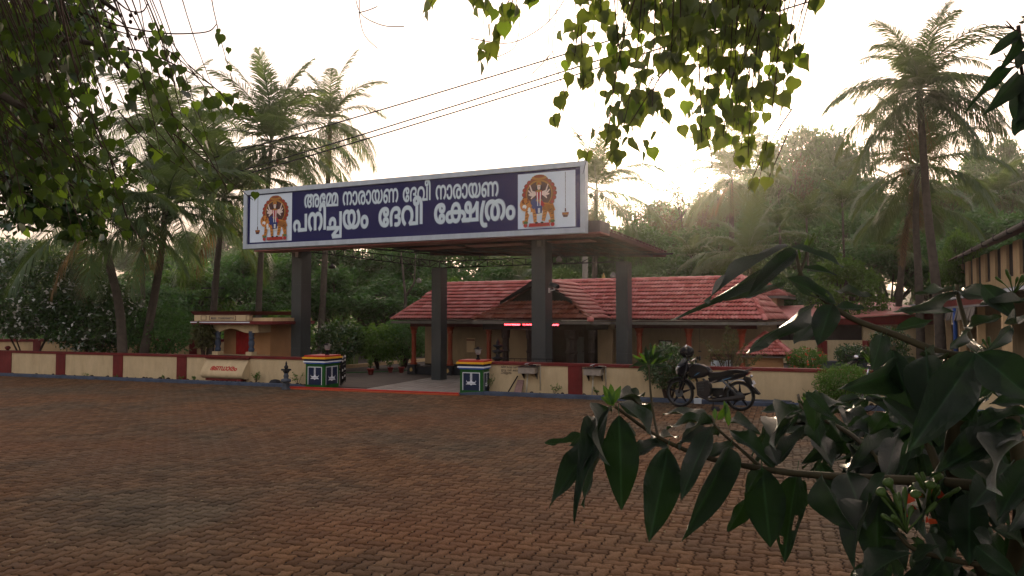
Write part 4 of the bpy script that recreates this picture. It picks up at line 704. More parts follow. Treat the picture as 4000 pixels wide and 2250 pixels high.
gate_leaf(((-5.30, .64), (CF.onb(1349, 1450, 1.7)[0], 1.7)), .80, 'black metal gate leaf swung inward beside the left gate pillar')
gate_leaf(((-.72, .72), (.75, .95)), .86, 'black metal gate leaf folded behind the right wall', plates=False)

# two wall basins
def basin(px, label):
    a, z = CF.onb(px, 1425, WB - .2); zt = .70
    t = thing('wash_basin', label, 'wash basin', CF, a, WB - .2, .5, 'steel basins on the right wall')
    b = MB(); w, d, h = .21, .34, .155
    y1 = WB - .001; y0 = y1 - d
    b.box(a - w, a + w, y0, y0 + .01, zt - h, zt).box(a - w, a + w, y1 - .01, y1, zt - h, zt).box(a - w, a - w + .01, y0 + .01, y1 - .01, zt - h, zt).box(a + w - .01, a + w, y0 + .01, y1 - .01, zt - h, zt).box(a - w + .01, a + w - .01, y0 + .01, y1 - .01, zt - h, zt - h + .01)
    b.build('bowl', M['sink'], t, bevel=.006)
    MB().box(a - w - .04, a + w + .04, y0 - .03, y0 + .012, zt + .001, zt + .014).box(a - w - .04, a + w + .04, y1 - .05, y1, zt + .001, zt + .014).box(a - w - .04, a - w + .012, y0 + .012, y1 - .05, zt + .001, zt + .014).box(a + w - .012, a + w + .04, y0 + .012, y1 - .05, zt + .001, zt + .014).build('rim', M['steel'], t)
    for s in (-1, 1):
        MB().prism([(a + s * .17, y1, zt - h), (a + s * .17, y1 - .22, zt - h), (a + s * .17, y1, zt - h - .16)], (.015, 0, 0)).build('bracket', M['steel'], t)
    MB().lathe(a - .01, y0 + .14, [(.05, zt - h), (.05, zt - h - .03), (.022, zt - h - .06), (.022, zt - h - .10)], 8).tube([(a - .01, y0 + .14, zt - h - .09), (a - .03, y0 + .12, .08)], .018, 6).build('drain_pipe', M['pvc'], t)
    MB().tube([(a + .08, y1 - .03, zt + .05), (a + .26, y1 - .03, zt + .05), (a + .26, y1 - .02, .12)], .013, 6).build('water_pipe', M['pvc'], t)
    MB().tube([(a - .06, y1 - .06, zt + .015), (a - .06, y1 - .06, zt + .08), (a - .1, y1 - .14, zt + .06)], .012, 6).tube([(a - .09, y1 - .06, zt + .07), (a - .0, y1 - .06, zt + .09)], .009, 5).build('tap', M['chrome'], t)
    MB().lathe(a + .10, y1 - .12, [(.07, zt + .015), (.09, zt + .03), (.09, zt + .045), (.05, zt + .05)], 12).build('dish', M['blackpl'], t)
basin(2062, 'steel wash basin on cream pipe beside the painted note')
basin(2318, 'steel wash basin just right of the maroon pilaster')
a, z = CF.onb(2030, 1500, .3)
MB().prism([(a - .13, .20, .04), (a + .07, .20, .04), (a + .07, .40, .36), (a - .09, .40, .36)], (0, .03, 0)).solo('leaning_slab', M['pinkslab'], CF, (a, .3, .04), 'pinkish slab leaning on the wall under the first basin', 'slab')
MB().tube([(a - .29, .2, .03), (a - .08, .38, .46)], .017, 6).solo('leaning_pole', M['blackpl'], CF, (a - .2, .3, .04), 'short black pole leaning on the wall left of the slab', 'pole')
a, z = CF.onb(1078, 1495, .3)
MB().lathe(a - .6 + .6, .26, [(.16, .045), (.17, .09), (.12, .15), (.05, .17)], 9, sm=False).solo('dark_heap', M['black'], CF, (a, .26, .04), 'dark stone lying on the soil left of the stone lamp', 'stone')

# ---------------------------------------------------------------- small roadside shrine
sb = 1.5
A = lambda px, b=sb: CF.onb(px, 1300, b)[0]
x0, x1 = A(812), A(1005)
sh = thing('small_shrine', 'small flat-roofed cream shrine with maroon eaves above the donation chest', 'shrine', CF, (x0 + x1) / 2, sb, 0)
xr = x1 + .05
bk = 3.1
MB().box(x0 + .15, xr, sb + .55, bk, 0, 1.70).build('cell_wall', M['brownwall'], sh)
MB().box(x0 - .05, xr, sb - .1, sb + .55, 0, .74).build('platform', M['cream'], sh)
MB().box(x0 - .35, xr + .75, sb - .35, bk + .2, 1.70, 1.80).build('roof_slab', M['maroon'], sh, bevel=.005)
MB().box(x0 - .25, xr + .7, sb - .25, bk + .1, 1.801, 1.90).build('roof_upstand', M['cream_warm'], sh)
MB().box(x0 - .36, x1 + .0, sb - .365, sb - .352, 1.745, 1.775).build('white_stripe', M['white'], sh)
MB().box(x0 - .2, x1 + .0, sb - .37, sb - .2, 1.801, 1.985).build('sign_parapet', M['cream'], sh)
pp = MB(); pts = [(x0 - .33, sb - .42, 2.10), (x1 + .13, sb - .42, 2.10), (x1 + .13, bk, 2.10), (x0 - .33, bk, 2.10)]
lo = [(x0 - .22, sb - .36, 1.986), (x1 + .02, sb - .36, 1.986), (x1 + .02, bk, 1.986), (x0 - .22, bk, 1.986)]
pp.add(lo + pts, [(3, 2, 1, 0), (4, 5, 6, 7), (0, 1, 5, 4), (1, 2, 6, 5), (2, 3, 7, 6), (3, 0, 4, 7)]); pp.build('top_cornice', M['maroon_dark'], sh)
yb = sb - .371
fr_ = MB()
for (u0, u1) in ((785, 806), (818, 921), (961, 987)):
    p, q = CF.onb(u0, 1240, yb)[0], CF.onb(u1, 1240, yb)[0]
    for (c, d, e, f) in ((p, q, 1.955, 1.968), (p, q, 1.825, 1.838), (p, p + .014, 1.838, 1.955), (q - .014, q, 1.838, 1.955)):
        fr_.box(c, d, yb - .006, yb, e, f)
fr_.build('sign_frame', M['maroon_dark'], sh)
P0, P1 = CF.onb(824, 1240, yb)[0], CF.onb(914, 1240, yb)[0]
write('shrine', sh, M['navy'], lambda u, y, l: (P0 + (P1 - P0) * u, yb - .003 - l, 1.865 + y * .085), bold=.02)
# scalloped lintel
sc_ = []; N_ = 26
for k in range(N_ + 1):
    t = k / N_; x = x0 + (x1 - x0) * t
    s = abs(t - .5) * 2
    z = 1.50 + (.07 * math.cos(s * math.pi * 1.4) if s < .85 else -.06)
    sc_.append((x, z))
lt = MB()
for k in range(N_):
    (xa, za), (xb, zb_) = sc_[k], sc_[k + 1]
    lt.prism([(xa, sb - .05, za), (xb, sb - .05, zb_), (xb, sb - .05, 1.70), (xa, sb - .05, 1.70)], (0, .10, 0))
lt.build('scalloped_lintel', M['cream'], sh)
MB().box(xr - .12, xr + .02, sb - .04, sb + .55, 1.45, 1.699).build('side_lintel', M['cream'], sh)
for ax in (A(852), A(983)):
    MB().box(ax - .11, ax + .11, sb - .13, sb + .11, .741, .86).build('column_base', M['cream'], sh)
    MB().lathe(ax, sb, [(.085, .86), (.085, .90), (.10, .93), (.085, .97), (.06, 1.0), (.085, 1.06), (.095, 1.12), (.085, 1.18), (.06, 1.23), (.09, 1.26), (.09, 1.29), (.065, 1.32), (.08, 1.38), (.09, 1.44), (.09, 1.49)], 12).build('baluster_column', M['kerb'], sh)
MB().box(A(885), A(925, sb + .5), sb + .5, sb + .54, .75, 1.46).build('doorway', M['dark'], sh)
cu = MB(); ca, cbb = A(925, sb + .5), A(975, sb + .5); n = 14
for k in range(n):
    u0, u1 = ca + (cbb - ca) * k / n, ca + (cbb - ca) * (k + 1) / n
    y0, y1 = sb + .47 + .02 * (k % 2), sb + .47 + .02 * ((k + 1) % 2)
    cu.poly([(u0, y0, .75), (u1, y1, .75), (u1, y1, 1.47), (u0, y0, 1.47)])
cu.build('curtain', M['curtain'], sh)
# ---------------------------------------------------------------- canopy
cn = thing('entrance_canopy', 'tall steel entrance canopy on four grey clad columns', 'canopy', KF, -3, 1, 0)
def column(a, b, w, d, top, joints):
    z = 0
    js = [0] + joints + [top]
    c = MB()
    for i in range(len(js) - 1): c.box(a - w / 2, a + w / 2, b - d / 2, b + d / 2, js[i] + .007, js[i + 1] - .007)
    c.box(a - w / 2 + .01, a + w / 2 - .01, b - d / 2 + .01, b + d / 2 - .01, 0, top)
    return c.build('column', M['clad'], cn)
jz = [.96, 1.95, 2.94]
column(-8.34, 0, .40, .44, 4.0, jz); column(0, 0, .40, .44, 3.95, jz)
column(-4.14, 1.47, .33, .36, 3.42, jz); column(1.77, 1.46, .33, .36, 3.42, jz)
def truss(p, q, h, n, r=.022, nm='truss'):
    p, q = Vector(p), Vector(q); b = MB(); up = Vector((0, 0, h))
    b.tube([p, q], r, 4).tube([p + up, q + up], r, 4)
    for k in range(n):
        u, v = p.lerp(q, k / n), p.lerp(q, (k + 1) / n)
        b.tube([u, u + up], r * .7, 4).tube([u, v + up] if k % 2 else [u + up, v], r * .6, 4)
    b.tube([q, q + up], r * .7, 4)
    return b.build(nm, M['steel'], cn)
truss((-8.3, .2, 4.0), (-4.14, 1.47, 3.43), .20, 14)
truss((-4.14, 1.47, 3.43), (1.77, 1.46, 3.43), .20, 14)
truss((.1, .2, 3.95), (1.77, 1.46, 3.45), .2, 5)
truss((-8.3, .1, 4.02), (0, .1, 4.0), .25, 16)
truss((1.77, 1.46, 3.6), (3.0, 1.9, 3.62), .02, 2)
# sloping sheet roof: front edge high behind the sign, rear edge low
FRp = Vector((1.35, -.6, 4.35)); FLp = Vector((-9.1, -.6, 4.42))
b, z = KF.ona(2600, 988, 2.75); RRp = Vector((2.75, b, z))
a, z = KF.onb(1680, 982, 2.0); RLp = Vector((a, 2.0, z))
nrm = (RRp - FRp).cross(FLp - FRp).normalized()
if nrm.z < 0: nrm = -nrm
NR = 66
rf = MB()
for k in range(NR):
    u0, u1, um = k / NR, (k + 1) / NR, (k + .5) / NR
    f0, f1, fm = FLp.lerp(FRp, u0), FLp.lerp(FRp, u1), FLp.lerp(FRp, um)
    r0, r1, rm = RLp.lerp(RRp, u0), RLp.lerp(RRp, u1), RLp.lerp(RRp, um)
    o = nrm * .035
    rf.add([f0, fm + o, f1, r0, rm + o, r1], [(0, 1, 4, 3), (1, 2, 5, 4)])
o_ = rf.build('roof_sheet', M['sheet'], cn)
sm = o_.modifiers.new('solid', 'SOLIDIFY'); sm.thickness = .012
for k in range(7):
    t = (k + .3) / 7
    MB().tube([FLp.lerp(RLp, t) - nrm * .05, FRp.lerp(RRp, t) - nrm * .05], .024, 4).build('purlin', M['steel'], cn)
for k in range(9):
    t = (k + .2) / 8.6
    p, q = FLp.lerp(FRp, t) - nrm * .10, RLp.lerp(RRp, t) - nrm * .10
    MB().tube([p, q], .028, 4).build('rafter', M['steel'], cn)
MB().prism([RLp, RRp, RRp + Vector((0, 0, -.11)), RLp + Vector((0, 0, -.13))], (0, .02, 0)).build('rear_fascia', M['sheet'], cn)
MB().prism([FRp + Vector((0, 0, -.02)), RRp + Vector((0, 0, -.02)), RRp + Vector((0, 0, -.09)), FRp + Vector((0, 0, -.16))], (.02, 0, 0)).build('side_fascia', M['sheet'], cn)
for k in range(26):
    t = (k + .5) / 26; p = FRp.lerp(RRp, t) + nrm * .04
    MB().tube([p, p + (RRp - FRp) / 40], [.02, .035], 5).build('ridge_cap', M['sheet'], cn)
# box beam behind the sign and pink soffit boards
MB().box(-9.2, 2.05, -1.15, -.45, 3.97, 4.24).build('box_beam', M['beam'], cn)
MB().box(-9.2, 2.05, -1.14, -.46, 3.93, 3.969).build('soffit_board', M['soffit'], cn)
for (a0, a1) in ((-3.9, -2.4), (-2.1, -.4), (.35, 1.5)):
    MB().box(a0, a1, -.45, .1, 3.86, 3.875).build('soffit_board', M['soffit'], cn)

# sign
r_ = KF.W(1.80, -1.4)
SF = Fr(r_.x, r_.y, 24)
L0 = SF.onb(955, 860, 0)[0]; ZB, ZT = 3.925, 5.645
sg = thing('temple_sign', 'long navy temple name board with grey frame and a deity picture at each end', 'sign board', SF, L0 / 2, 0, ZB)
MB().box(L0, 0, .0, .16, ZB, ZT).build('box', M['lightgrey'], sg)
fw = .13
f = MB(); f.prism([(L0, 0, ZB), (0, 0, ZB), (-fw, 0, ZB + fw), (L0 + fw, 0, ZB + fw)], (0, -.05, 0)).prism([(L0, 0, ZT), (L0 + fw, 0, ZT - fw), (-fw, 0, ZT - fw), (0, 0, ZT)], (0, -.05, 0))
f.prism([(L0, 0, ZB + .002), (L0 + fw, 0, ZB + fw + .002), (L0 + fw, 0, ZT - fw - .002), (L0, 0, ZT - .002)], (0, -.05, 0)).prism([(0, 0, ZB + .002), (0, 0, ZT - .002), (-fw, 0, ZT - fw - .002), (-fw, 0, ZB + fw + .002)], (0, -.05, 0))
f.build('frame', M['lightgrey'], sg)
MB().poly([(L0 + fw, -.004, ZB + fw), (-fw, -.004, ZB + fw), (-fw, -.004, ZT - fw), (L0 + fw, -.004, ZT - fw)]).build('face', M['sign_blue'], sg)
yb = -.006
def sline(key, pl, pr, zl, zr, hs, bold, space, m, name, dy, track=0.):
    A0, A1 = SF.onb(pl, 850, yb)[0], SF.onb(pr, 850, yb)[0]
    z0, z1 = SF.onb(pl, zl, yb)[1], SF.onb(pr, zr, yb)[1]
    write(key, sg, m, lambda u, y, l: (A0 + (A1 - A0) * u, yb - dy - l, z0 + (z1 - z0) * u + y * hs), name=name, bold=bold, space=space, track=track)
sline('line1', 1187, 1949, 811, 765, .64, .032, .36, M['outline'], 'lettering_outline', .002)
sline('line1', 1190, 1946, 811, 765, .64, .012, .36, M['letter'], 'lettering', .005)
sline('line2', 1144, 2015, 904, 853, .86, .042, .55, M['outline'], 'lettering_outline', .002)
sline('line2', 1147, 2012, 904, 853, .86, .024, .55, M['letter'], 'lettering', .005)
pcol = {'o': (.26, .06, .018), 'd': (.09, .035, .03), 'g': (.42, .19, .035), 's': (.78, .60, .52), 'r': (.45, .03, .03), 'b': (.03, .04, .16), 't': (.58, .22, .04), 'k': (.02, .015, .015), 'w': (.8, .8, .78), 'n': (.10, .16, .05)}
pm = [mat('print_' + n_, c, .4, .05, 30) for n_, c in (('orange', pcol['o']), ('dark', pcol['d']), ('gold', pcol['g']), ('skin', pcol['s']), ('red', pcol['r']), ('blue', pcol['b']), ('tiger', pcol['t']), ('black', pcol['k']), ('pale', pcol['w']), ('leafgreen', pcol['n']))]
PI_ = {k: i for i, k in enumerate('odgsrbtkwn')}
def ell(cx, cy_, rx, ry, n=18, a0=0, a1=360, rot=0):
    pts = []
    for k in range(n if a1 - a0 >= 360 else n + 1):
        t = rad(a0 + (a1 - a0) * k / n); x, y = rx * math.cos(t), ry * math.sin(t); r = rad(rot)
        pts.append((cx + x * math.cos(r) - y * math.sin(r), cy_ + x * math.sin(r) + y * math.cos(r)))
    return pts
def limb(x0, y0, x1, y1, w0, w1):
    d = math.hypot(x1 - x0, y1 - y0); nx, ny = -(y1 - y0) / d, (x1 - x0) / d
    return [(x0 + nx * w0, y0 + ny * w0), (x0 - nx * w0, y0 - ny * w0), (x1 - nx * w1, y1 - ny * w1), (x1 + nx * w1, y1 + ny * w1)]
def deity_shapes():
    S = []
    for k in range(18):                                       # scalloped golden arch
        t = rad(-50 + 280 * k / 17); S.append(('o', ell(.5 + .37 * math.cos(t), .63 + .28 * math.sin(t), .07, .05, 10))); S.append(('r', ell(.5 + .38 * math.cos(t), .63 + .29 * math.sin(t), .03, .022, 8)))
    S += [('o', ell(.5, .63, .36, .29, 28)), ('g', ell(.5, .63, .33, .262, 28)), ('d', ell(.5, .62, .305, .24, 28))]
    S += [('o', [(.30, .88), (.70, .88), (.66, .94), (.34, .94)]), ('g', ell(.5, .93, .19, .045, 14)), ('o', ell(.5, .955, .14, .03, 12))]
    # tiger
    S += [('t', ell(.52, .35, .34, .12, 18)), ('w', ell(.50, .27, .24, .045, 14)), ('t', limb(.22, .36, .17, .12, .06, .04)), ('t', limb(.38, .32, .40, .10, .055, .038)), ('t', limb(.66, .34, .60, .12, .06, .04)), ('t', limb(.78, .40, .84, .10, .08, .04)), ('t', limb(.84, .14, .74, .10, .03, .03)), ('t', limb(.80, .42, .88, .30, .05, .025))]
    S += [('t', limb(.14, .12, .08, .11, .03, .03)), ('t', ell(.15, .44, .14, .125, 14)), ('o', ell(.09, .51, .03, .03, 8)), ('o', ell(.22, .52, .03, .03, 8)), ('w', ell(.13, .40, .055, .04, 10)), ('k', ell(.12, .46, .016, .012, 6)), ('k', ell(.19, .46, .016, .012, 6)), ('r', ell(.12, .375, .02, .012, 6)), ('w', ell(.25, .32, .04, .07, 8))]
    for k in range(9): S.append(('k', limb(.62 + k * .03, .44 - k * .006, .60 + k * .032, .33 - k * .010, .004, .006)))
    for (x, y) in ((.20, .3), (.19, .24), (.18, .18), (.39, .26), (.395, .2), (.4, .14), (.65, .28), (.63, .22), (.61, .16), (.80, .32), (.82, .24), (.83, .17), (.10, .47), (.22, .47)):
        S.append(('k', limb(x - .035, y, x + .03, y + .012, .004, .006)))
    # seated figure
    S += [('b', ell(.45, .47, .16, .08, 14)), ('b', limb(.48, .48, .50, .26, .12, .07)), ('r', limb(.52, .50, .62, .40, .05, .03)), ('b', limb(.40, .46, .34, .36, .05, .04)), ('g', ell(.5, .51, .08, .03, 10))]
    for sg_ in (-1, 1):
        for (dx, dy, w) in ((.23, .20, .022), (.27, .10, .022), (.26, .02, .024), (.20, -.06, .022)):
            S.append(('s', limb(.5 + sg_ * .06, .64, .5 + sg_ * (.06 + dx * .5), .60 + dy * .35, .022, .02)))
            S.append(('s', limb(.5 + sg_ * (.06 + dx * .5), .60 + dy * .35, .5 + sg_ * dx, .60 + dy, .02, .012)))
    S += [('r', limb(.5, .69, .5, .52, .085, .055)), ('w', limb(.46, .68, .47, .40, .012, .01)), ('w', limb(.54, .68, .53, .40, .012, .01)), ('g', ell(.5, .68, .07, .025, 10)), ('s', ell(.5, .755, .048, .052, 14)), ('k', ell(.482, .762, .010, .006, 6)), ('k', ell(.518, .762, .010, .006, 6)), ('r', ell(.5, .733, .012, .005, 6)), ('k', ell(.445, .73, .018, .05, 8)), ('k', ell(.555, .73, .018, .05, 8))]
    S += [('g', [(.43, .79), (.57, .79), (.56, .84), (.5, .89), (.44, .84)]), ('r', ell(.5, .815, .016, .016, 8)), ('w', limb(.49, .36, .49, .27, .012, .012)), ('w', limb(.52, .36, .52, .27, .012, .012))]
    # plinth, fruit
    S += [('r', [(.24, .02), (.78, .02), (.76, .085), (.26, .085)]), ('o', [(.27, .045), (.75, .045), (.75, .055), (.27, .055)]), ('r', ell(.16, .05, .05, .04, 12)), ('r', ell(.84, .05, .05, .04, 12)), ('n', ell(.17, .10, .06, .03, 8)), ('n', ell(.84, .11, .06, .03, 8)), ('k', ell(.44, .09, .04, .02, 8)), ('k', ell(.58, .09, .04, .02, 8))]
    return S
def deity_panel(pl, pr, figl, figr, lampx, zt0, zb0, label):
    A0, A1 = SF.onb(pl, 850, yb)[0], SF.onb(pr, 850, yb)[0]
    Zt, Zb = SF.onb(pl, zt0, yb)[1], SF.onb(pl, zb0, yb)[1]
    p = MB().poly([(A0, yb, Zb), (A1, yb, Zb), (A1, yb, Zt), (A0, yb, Zt)]).build('picture_panel', M['panel'], sg, label=label)
    x0, x1 = SF.onb(figl, 850, yb)[0], SF.onb(figr, 850, yb)[0]
    b = MB()
    for i, (c, pts) in enumerate(deity_shapes()):
        b.poly([(x0 + (x1 - x0) * x, yb - .003 - i * .0003, Zb + (Zt - Zb) * (.01 + .97 * y)) for x, y in pts], PI_[c])
    b.build('deity_print', pm, p)
    lx = SF.onb(lampx, 850, yb)[0]; b = MB(); H = Zt - Zb
    Z = lambda t: Zb + H * t
    for k in range(26): b.poly([(lx - .008, yb - .004, Z(.36 + k * .024)), (lx + .008, yb - .004, Z(.36 + k * .024)), (lx + .008, yb - .004, Z(.378 + k * .024)), (lx - .008, yb - .004, Z(.378 + k * .024))], 7)
    for (c, pts) in (('d', [(-.012, .34), (.012, .34), (.02, .27), (-.02, .27)]), ('o', [(-.085, .26), (.085, .26), (.08, .215), (-.08, .215)]), ('d', [(-.075, .213), (.075, .213), (.05, .175), (-.05, .175)]), ('g', [(-.05, .25), (.05, .25), (.045, .225), (-.045, .225)])):
        b.poly([(lx + x, yb - .005 - .001 * PI_[c], Z(y)) for x, y in pts], PI_[c])
    b.build('hanging_lamp_print', pm, p)
deity_panel(977, 1140, 1018, 1136, 1007, 766, 948, 'picture of a deity riding a tiger at the left end')
deity_panel(2023, 2248, 2030, 2186, 2209, 682, 896, 'picture of a deity riding a tiger at the right end')

# lamps, camera and cables of the canopy
def flood(px, py, b, label):
    a, z = KF.onb(px, py, b)
    t = thing('flood_light', label, 'flood light', KF, a, b, z, 'flood lights on the front columns')
    MB().box(a - .075, a + .075, b - .06, b - .01, z - .10, z + .09).build('housing', M['grey_al'], t, bevel=.01)
    MB().box(a - .06, a + .06, b - .066, b - .0605, z - .085, z + .075).build('lens', M['glass'], t)
flood(1165, 995, -.24, 'small flood light high on the front left column'); flood(2110, 952, -.24, 'small flood light high on the front right column')
hang = [(1297, 1040, 960, 'dark hanging lamp shade under the left truss'), (1636, 1096, 1005, 'pale hanging bulb nearest the rear left column'), (2184, 1012, 965, 'pale hanging lamp beside the front right column'), (2396, 1075, 1020, 'pale hanging lamp beside the rear right column')]
for i, (px, py, pt, lb) in enumerate(hang):
    b = [.9, 1.3, .9, 1.5][i]; a, z = KF.onb(px, py, b); _, zt = KF.onb(px, pt, b)
    t = thing('hanging_lamp', lb, 'hanging lamp', KF, a, b, z, 'lamps hanging under the canopy')
    MB().tube([(a, b, zt), (a, b, z + .06)], .006, 4).build('cord', M['blackpl'], t)
    dk = i == 0
    MB().lathe(a, b, [(.03, z + .08), (.05, z + .05), (.085 if not dk else .12, z + .0), (.085 if not dk else .12, z - .06), (.05, z - .08)], 12).build('shade', M['steel'] if dk else M['glass'], t)
a, z = KF.ona(2190, 1136, .23)
t = thing('security_camera', 'grey security camera on a bracket at the right side of the front right column', 'camera', KF, .2, .0, 2.6)
b0, zc = .0, KF.onb(2192, 1125, 0)[1]
MB().box(.205, .22, -.05, .05, zc - .12, zc + .01).tube([(.21, 0, zc - .08), (.40, -.05, zc - .04)], .014, 6).tube([(.38, -.05, zc - .05), (.36, -.05, zc + .03)], .014, 6).build('bracket', M['platew'], t)
MB().tube([(.26, -.02, zc + .10), (.52, -.14, zc + .03)], .06, 10).build('body', M['grey_al'], t)
MB().tube([(.52, -.14, zc + .03), (.535, -.147, zc + .026)], .05, 10).build('lens', M['blackpaint'], t)

# ---------------------------------------------------------------- temple
tm = thing('temple', 'long low temple with red tiled roof and cream verandah walls', 'temple', TF, 5, 0, 0)
EZ, EB, RB, RZ = 1.84, -.6, 1.6, 3.10
# tile: 0.2 wide, exposed 0.24, two rolls and a front lip
def tile_proto(w=.205, l=.265):
    V = []; n = 8
    for (y, h) in ((0, .055), (l, .0)):
        for k in range(n + 1):
            u = k / n; V.append(((u - .5) * w, y, h + .015 * math.sin(u * math.pi * 4 + .6) + .012))
    for k in range(n + 1):
        u = k / n; V.append(((u - .5) * w, .0, .050 + .015 * math.sin(u * math.pi * 4 + .6)))
    F = [(k, k + 1, n + 2 + k, n + 1 + k) for k in range(n)] + [(2 * (n + 1) + k, 2 * (n + 1) + k + 1, k + 1, k) for k in range(n)]
    T = []
    for f in F: T += [(f[0], f[1], f[2]), (f[0], f[2], f[3])]
    return V, T
TP = tile_proto(); tile_me = npmesh('roof_tile', TP[0], TP[1], [M['tile']])
def inside(p, poly):
    c = False; n = len(poly)
    for i in range(n):
        (x0, y0), (x1, y1) = poly[i], poly[i - 1]
        if (y0 > p[1]) != (y1 > p[1]) and p[0] < (x1 - x0) * (p[1] - y0) / (y1 - y0) + x0: c = not c
    return c
def tile_face(out, org, O, X, poly3, roof, fr, w=.2, l=.235):
    """tiles over a roof plane; O eave start, X along the eave, poly3 the outline"""
    O = Vector(O); X = Vector(X).normalized(); P = [Vector(p) for p in poly3]
    N_ = (P[1] - P[0]).cross(P[2] - P[0]).normalized()
    if N_.z < 0: N_ = -N_
    U = N_.cross(X).normalized()
    if U.z < 0: U = -U
    p2 = [((p - O).dot(X), (p - O).dot(U)) for p in P]
    roof.poly([p - N_ * .012 for p in P])
    mx0, mx1 = min(p[0] for p in p2), max(p[0] for p in p2); my = max(p[1] for p in p2)
    Xr = U.cross(N_) if (U.cross(N_)).dot(X) > 0 else X
    for j in range(int(my / l) + 1):
        for i in range(int(mx0 / w) - 1, int(mx1 / w) + 2):
            x, y = (i + .5) * w, j * l
            if not inside((x, y + l * .45), p2): continue
            pos = O + X * (x + R.gauss(0, .003)) + U * (y + R.gauss(0, .004)) + N_ * R.uniform(0, .004) - Vector(org)
            m3 = Matrix((Xr, U, N_)).transposed()
            m = Matrix.Translation(pos) @ m3.to_4x4() @ Matrix.Rotation(R.gauss(0, .012), 4, 'Z')
            wpos = fr.W(pos.x + org[0], pos.y + org[1], pos.z + org[2])
            out.append(((wpos - cam.location).length, m))
def cap_proto():
    V, T = [], []; n = 6
    for (x, r) in ((0, .075), (.30, .060)):
        for k in range(n + 1):
            an = math.pi * k / n; V.append((x, -r * math.cos(an), r * math.sin(an) * .8))
    for k in range(n): T += [(k, n + 1 + k, n + 2 + k), (k, n + 2 + k, k + 1)]
    for k in range(1, n): T.append((0, k, k + 1))
    return V, T
CP = cap_proto(); cap_me = npmesh('ridge_tile', CP[0], CP[1], [M['tile']])
def caps(parent, org, p, q, me=None):
    p, q = Vector(p), Vector(q); d = q - p; n = max(1, round(d.length / .27))
    xd = d.normalized(); yd = Vector((0, 0, 1)).cross(xd).normalized(); zd = xd.cross(yd)
    for k in range(n):
        pos = p + d * k / n - Vector(org) + zd * (.012)
        m = Matrix.Translation(pos) @ Matrix((xd, yd, zd)).transposed().to_4x4() @ Matrix.Rotation(R.gauss(0, .02), 4, 'Z')
        link('ridge_tile', me or cap_me, parent, m)
torg = ORI[tm.name]; und = MB(); TL = []
cR = 11.4
bR, _ = TF.ona(3108, 1251, cR)
bR = min(max(bR, 4.0), 5.2)
F0, F1 = (-.49, EB, EZ), (cR, EB, EZ)
G0, G1 = (.26, RB, RZ), (10.47, RB, RZ)
# front slope, with the porch cut into it
pc, phw, pEB = 5.3, 1.80, -2.19
pEZ = 1.86; slp = (RZ - EZ) / (RB - EB)
pRZ = pEZ + phw * .62
valb = EB + (pRZ - EZ) / slp
lowstep = (.05, EB + (2.44 - EZ) / slp, 2.44)
front = [F0, (pc - phw, EB, EZ), (pc, valb, pRZ), (pc + phw, EB, EZ), F1, G1, G0, (.02, EB + (2.78 - EZ) / slp, 2.78), (-.12, EB + (2.42 - EZ) / slp, 2.42)]
tile_face(TL, torg, F0, (1, 0, 0), front, und, TF)
side = [F1, (cR, bR, EZ), (10.47, bR - 2.2, RZ), G1]
tile_face(TL, torg, F1, (0, 1, 0), side, und, TF)
# porch slopes: ridge runs forward, small hip below the gablet
gb = pEB + .75; gz = pEZ + .62 * .80
gA = .80
PL, PR_ = (pc - phw, pEB, pEZ), (pc + phw, pEB, pEZ)
hipL, hipR = (pc - phw + gA, pEB + gA * .9, pEZ + gA * .62), (pc + phw - gA, pEB + gA * .9, pEZ + gA * .62)
apex = (pc, pEB + gA * .9 - .35, pRZ)
tile_face(TL, torg, (pc + phw, pEB, pEZ), (0, 1, 0), [PR_, (pc + phw, EB, EZ), (pc, valb, pRZ), apex, hipR], und, TF)
tile_face(TL, torg, (pc - phw, pEB, pEZ), (0, 1, 0), [PL, hipL, apex, (pc, valb, pRZ), (pc - phw, EB, EZ)], und, TF)
PT = []; tile_face(PT, torg, PL, (1, 0, 0), [PL, PR_, hipR, hipL], und, TF)
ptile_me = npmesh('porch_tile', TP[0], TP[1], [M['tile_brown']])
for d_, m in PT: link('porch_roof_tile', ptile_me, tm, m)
und.build('roof_underlay', M['tile_base'], tm)
TL.sort(key=lambda t: t[0])
for d_, m in TL[:300]: link('roof_tile', tile_me, tm, m)
joined('roof_tiles', [(TP[0], TP[1], m) for d_, m in TL[300:]], tm, [M['tile']])
gab = MB(); gab.poly([hipL, hipR, (pc + .02, hipR[1], pRZ - .05)]); gab.build('gablet_board', M['dark'], tm)
pcap = npmesh('ridge_tile', CP[0], CP[1], [M['tile_brown']]); caps(tm, torg, PL, hipL, pcap); caps(tm, torg, PR_, hipR, pcap)
for p, q in ((F1, G1), ((-.49, EB, EZ), (-.12, EB + (2.42 - EZ) / slp, 2.42)), (G0, G1), ((.02, EB + (2.78 - EZ) / slp, 2.78), G0), ((pc, apex[1], pRZ), (pc, valb, pRZ)), (G1, (10.47, bR - 2.2, RZ))):
    caps(tm, torg, p, q)
for s, h in ((-1, hipL), (1, hipR)):
    MB().prism([(h[0] + s * .12, h[1] - .36, h[2] - .06), (h[0] + s * .12, h[1] - .36, h[2] + .02), (pc, apex[1] - .02, pRZ + .03), (pc, apex[1] - .02, pRZ - .12)], (0, .05, 0)).build('barge_board', M['dark'], tm)
MB().lathe(pc + phw, pEB, [(.10, pEZ - .05), (.10, pEZ + .05), (.03, pEZ + .08)], 8).build('corner_ornament', M['tile'], tm)
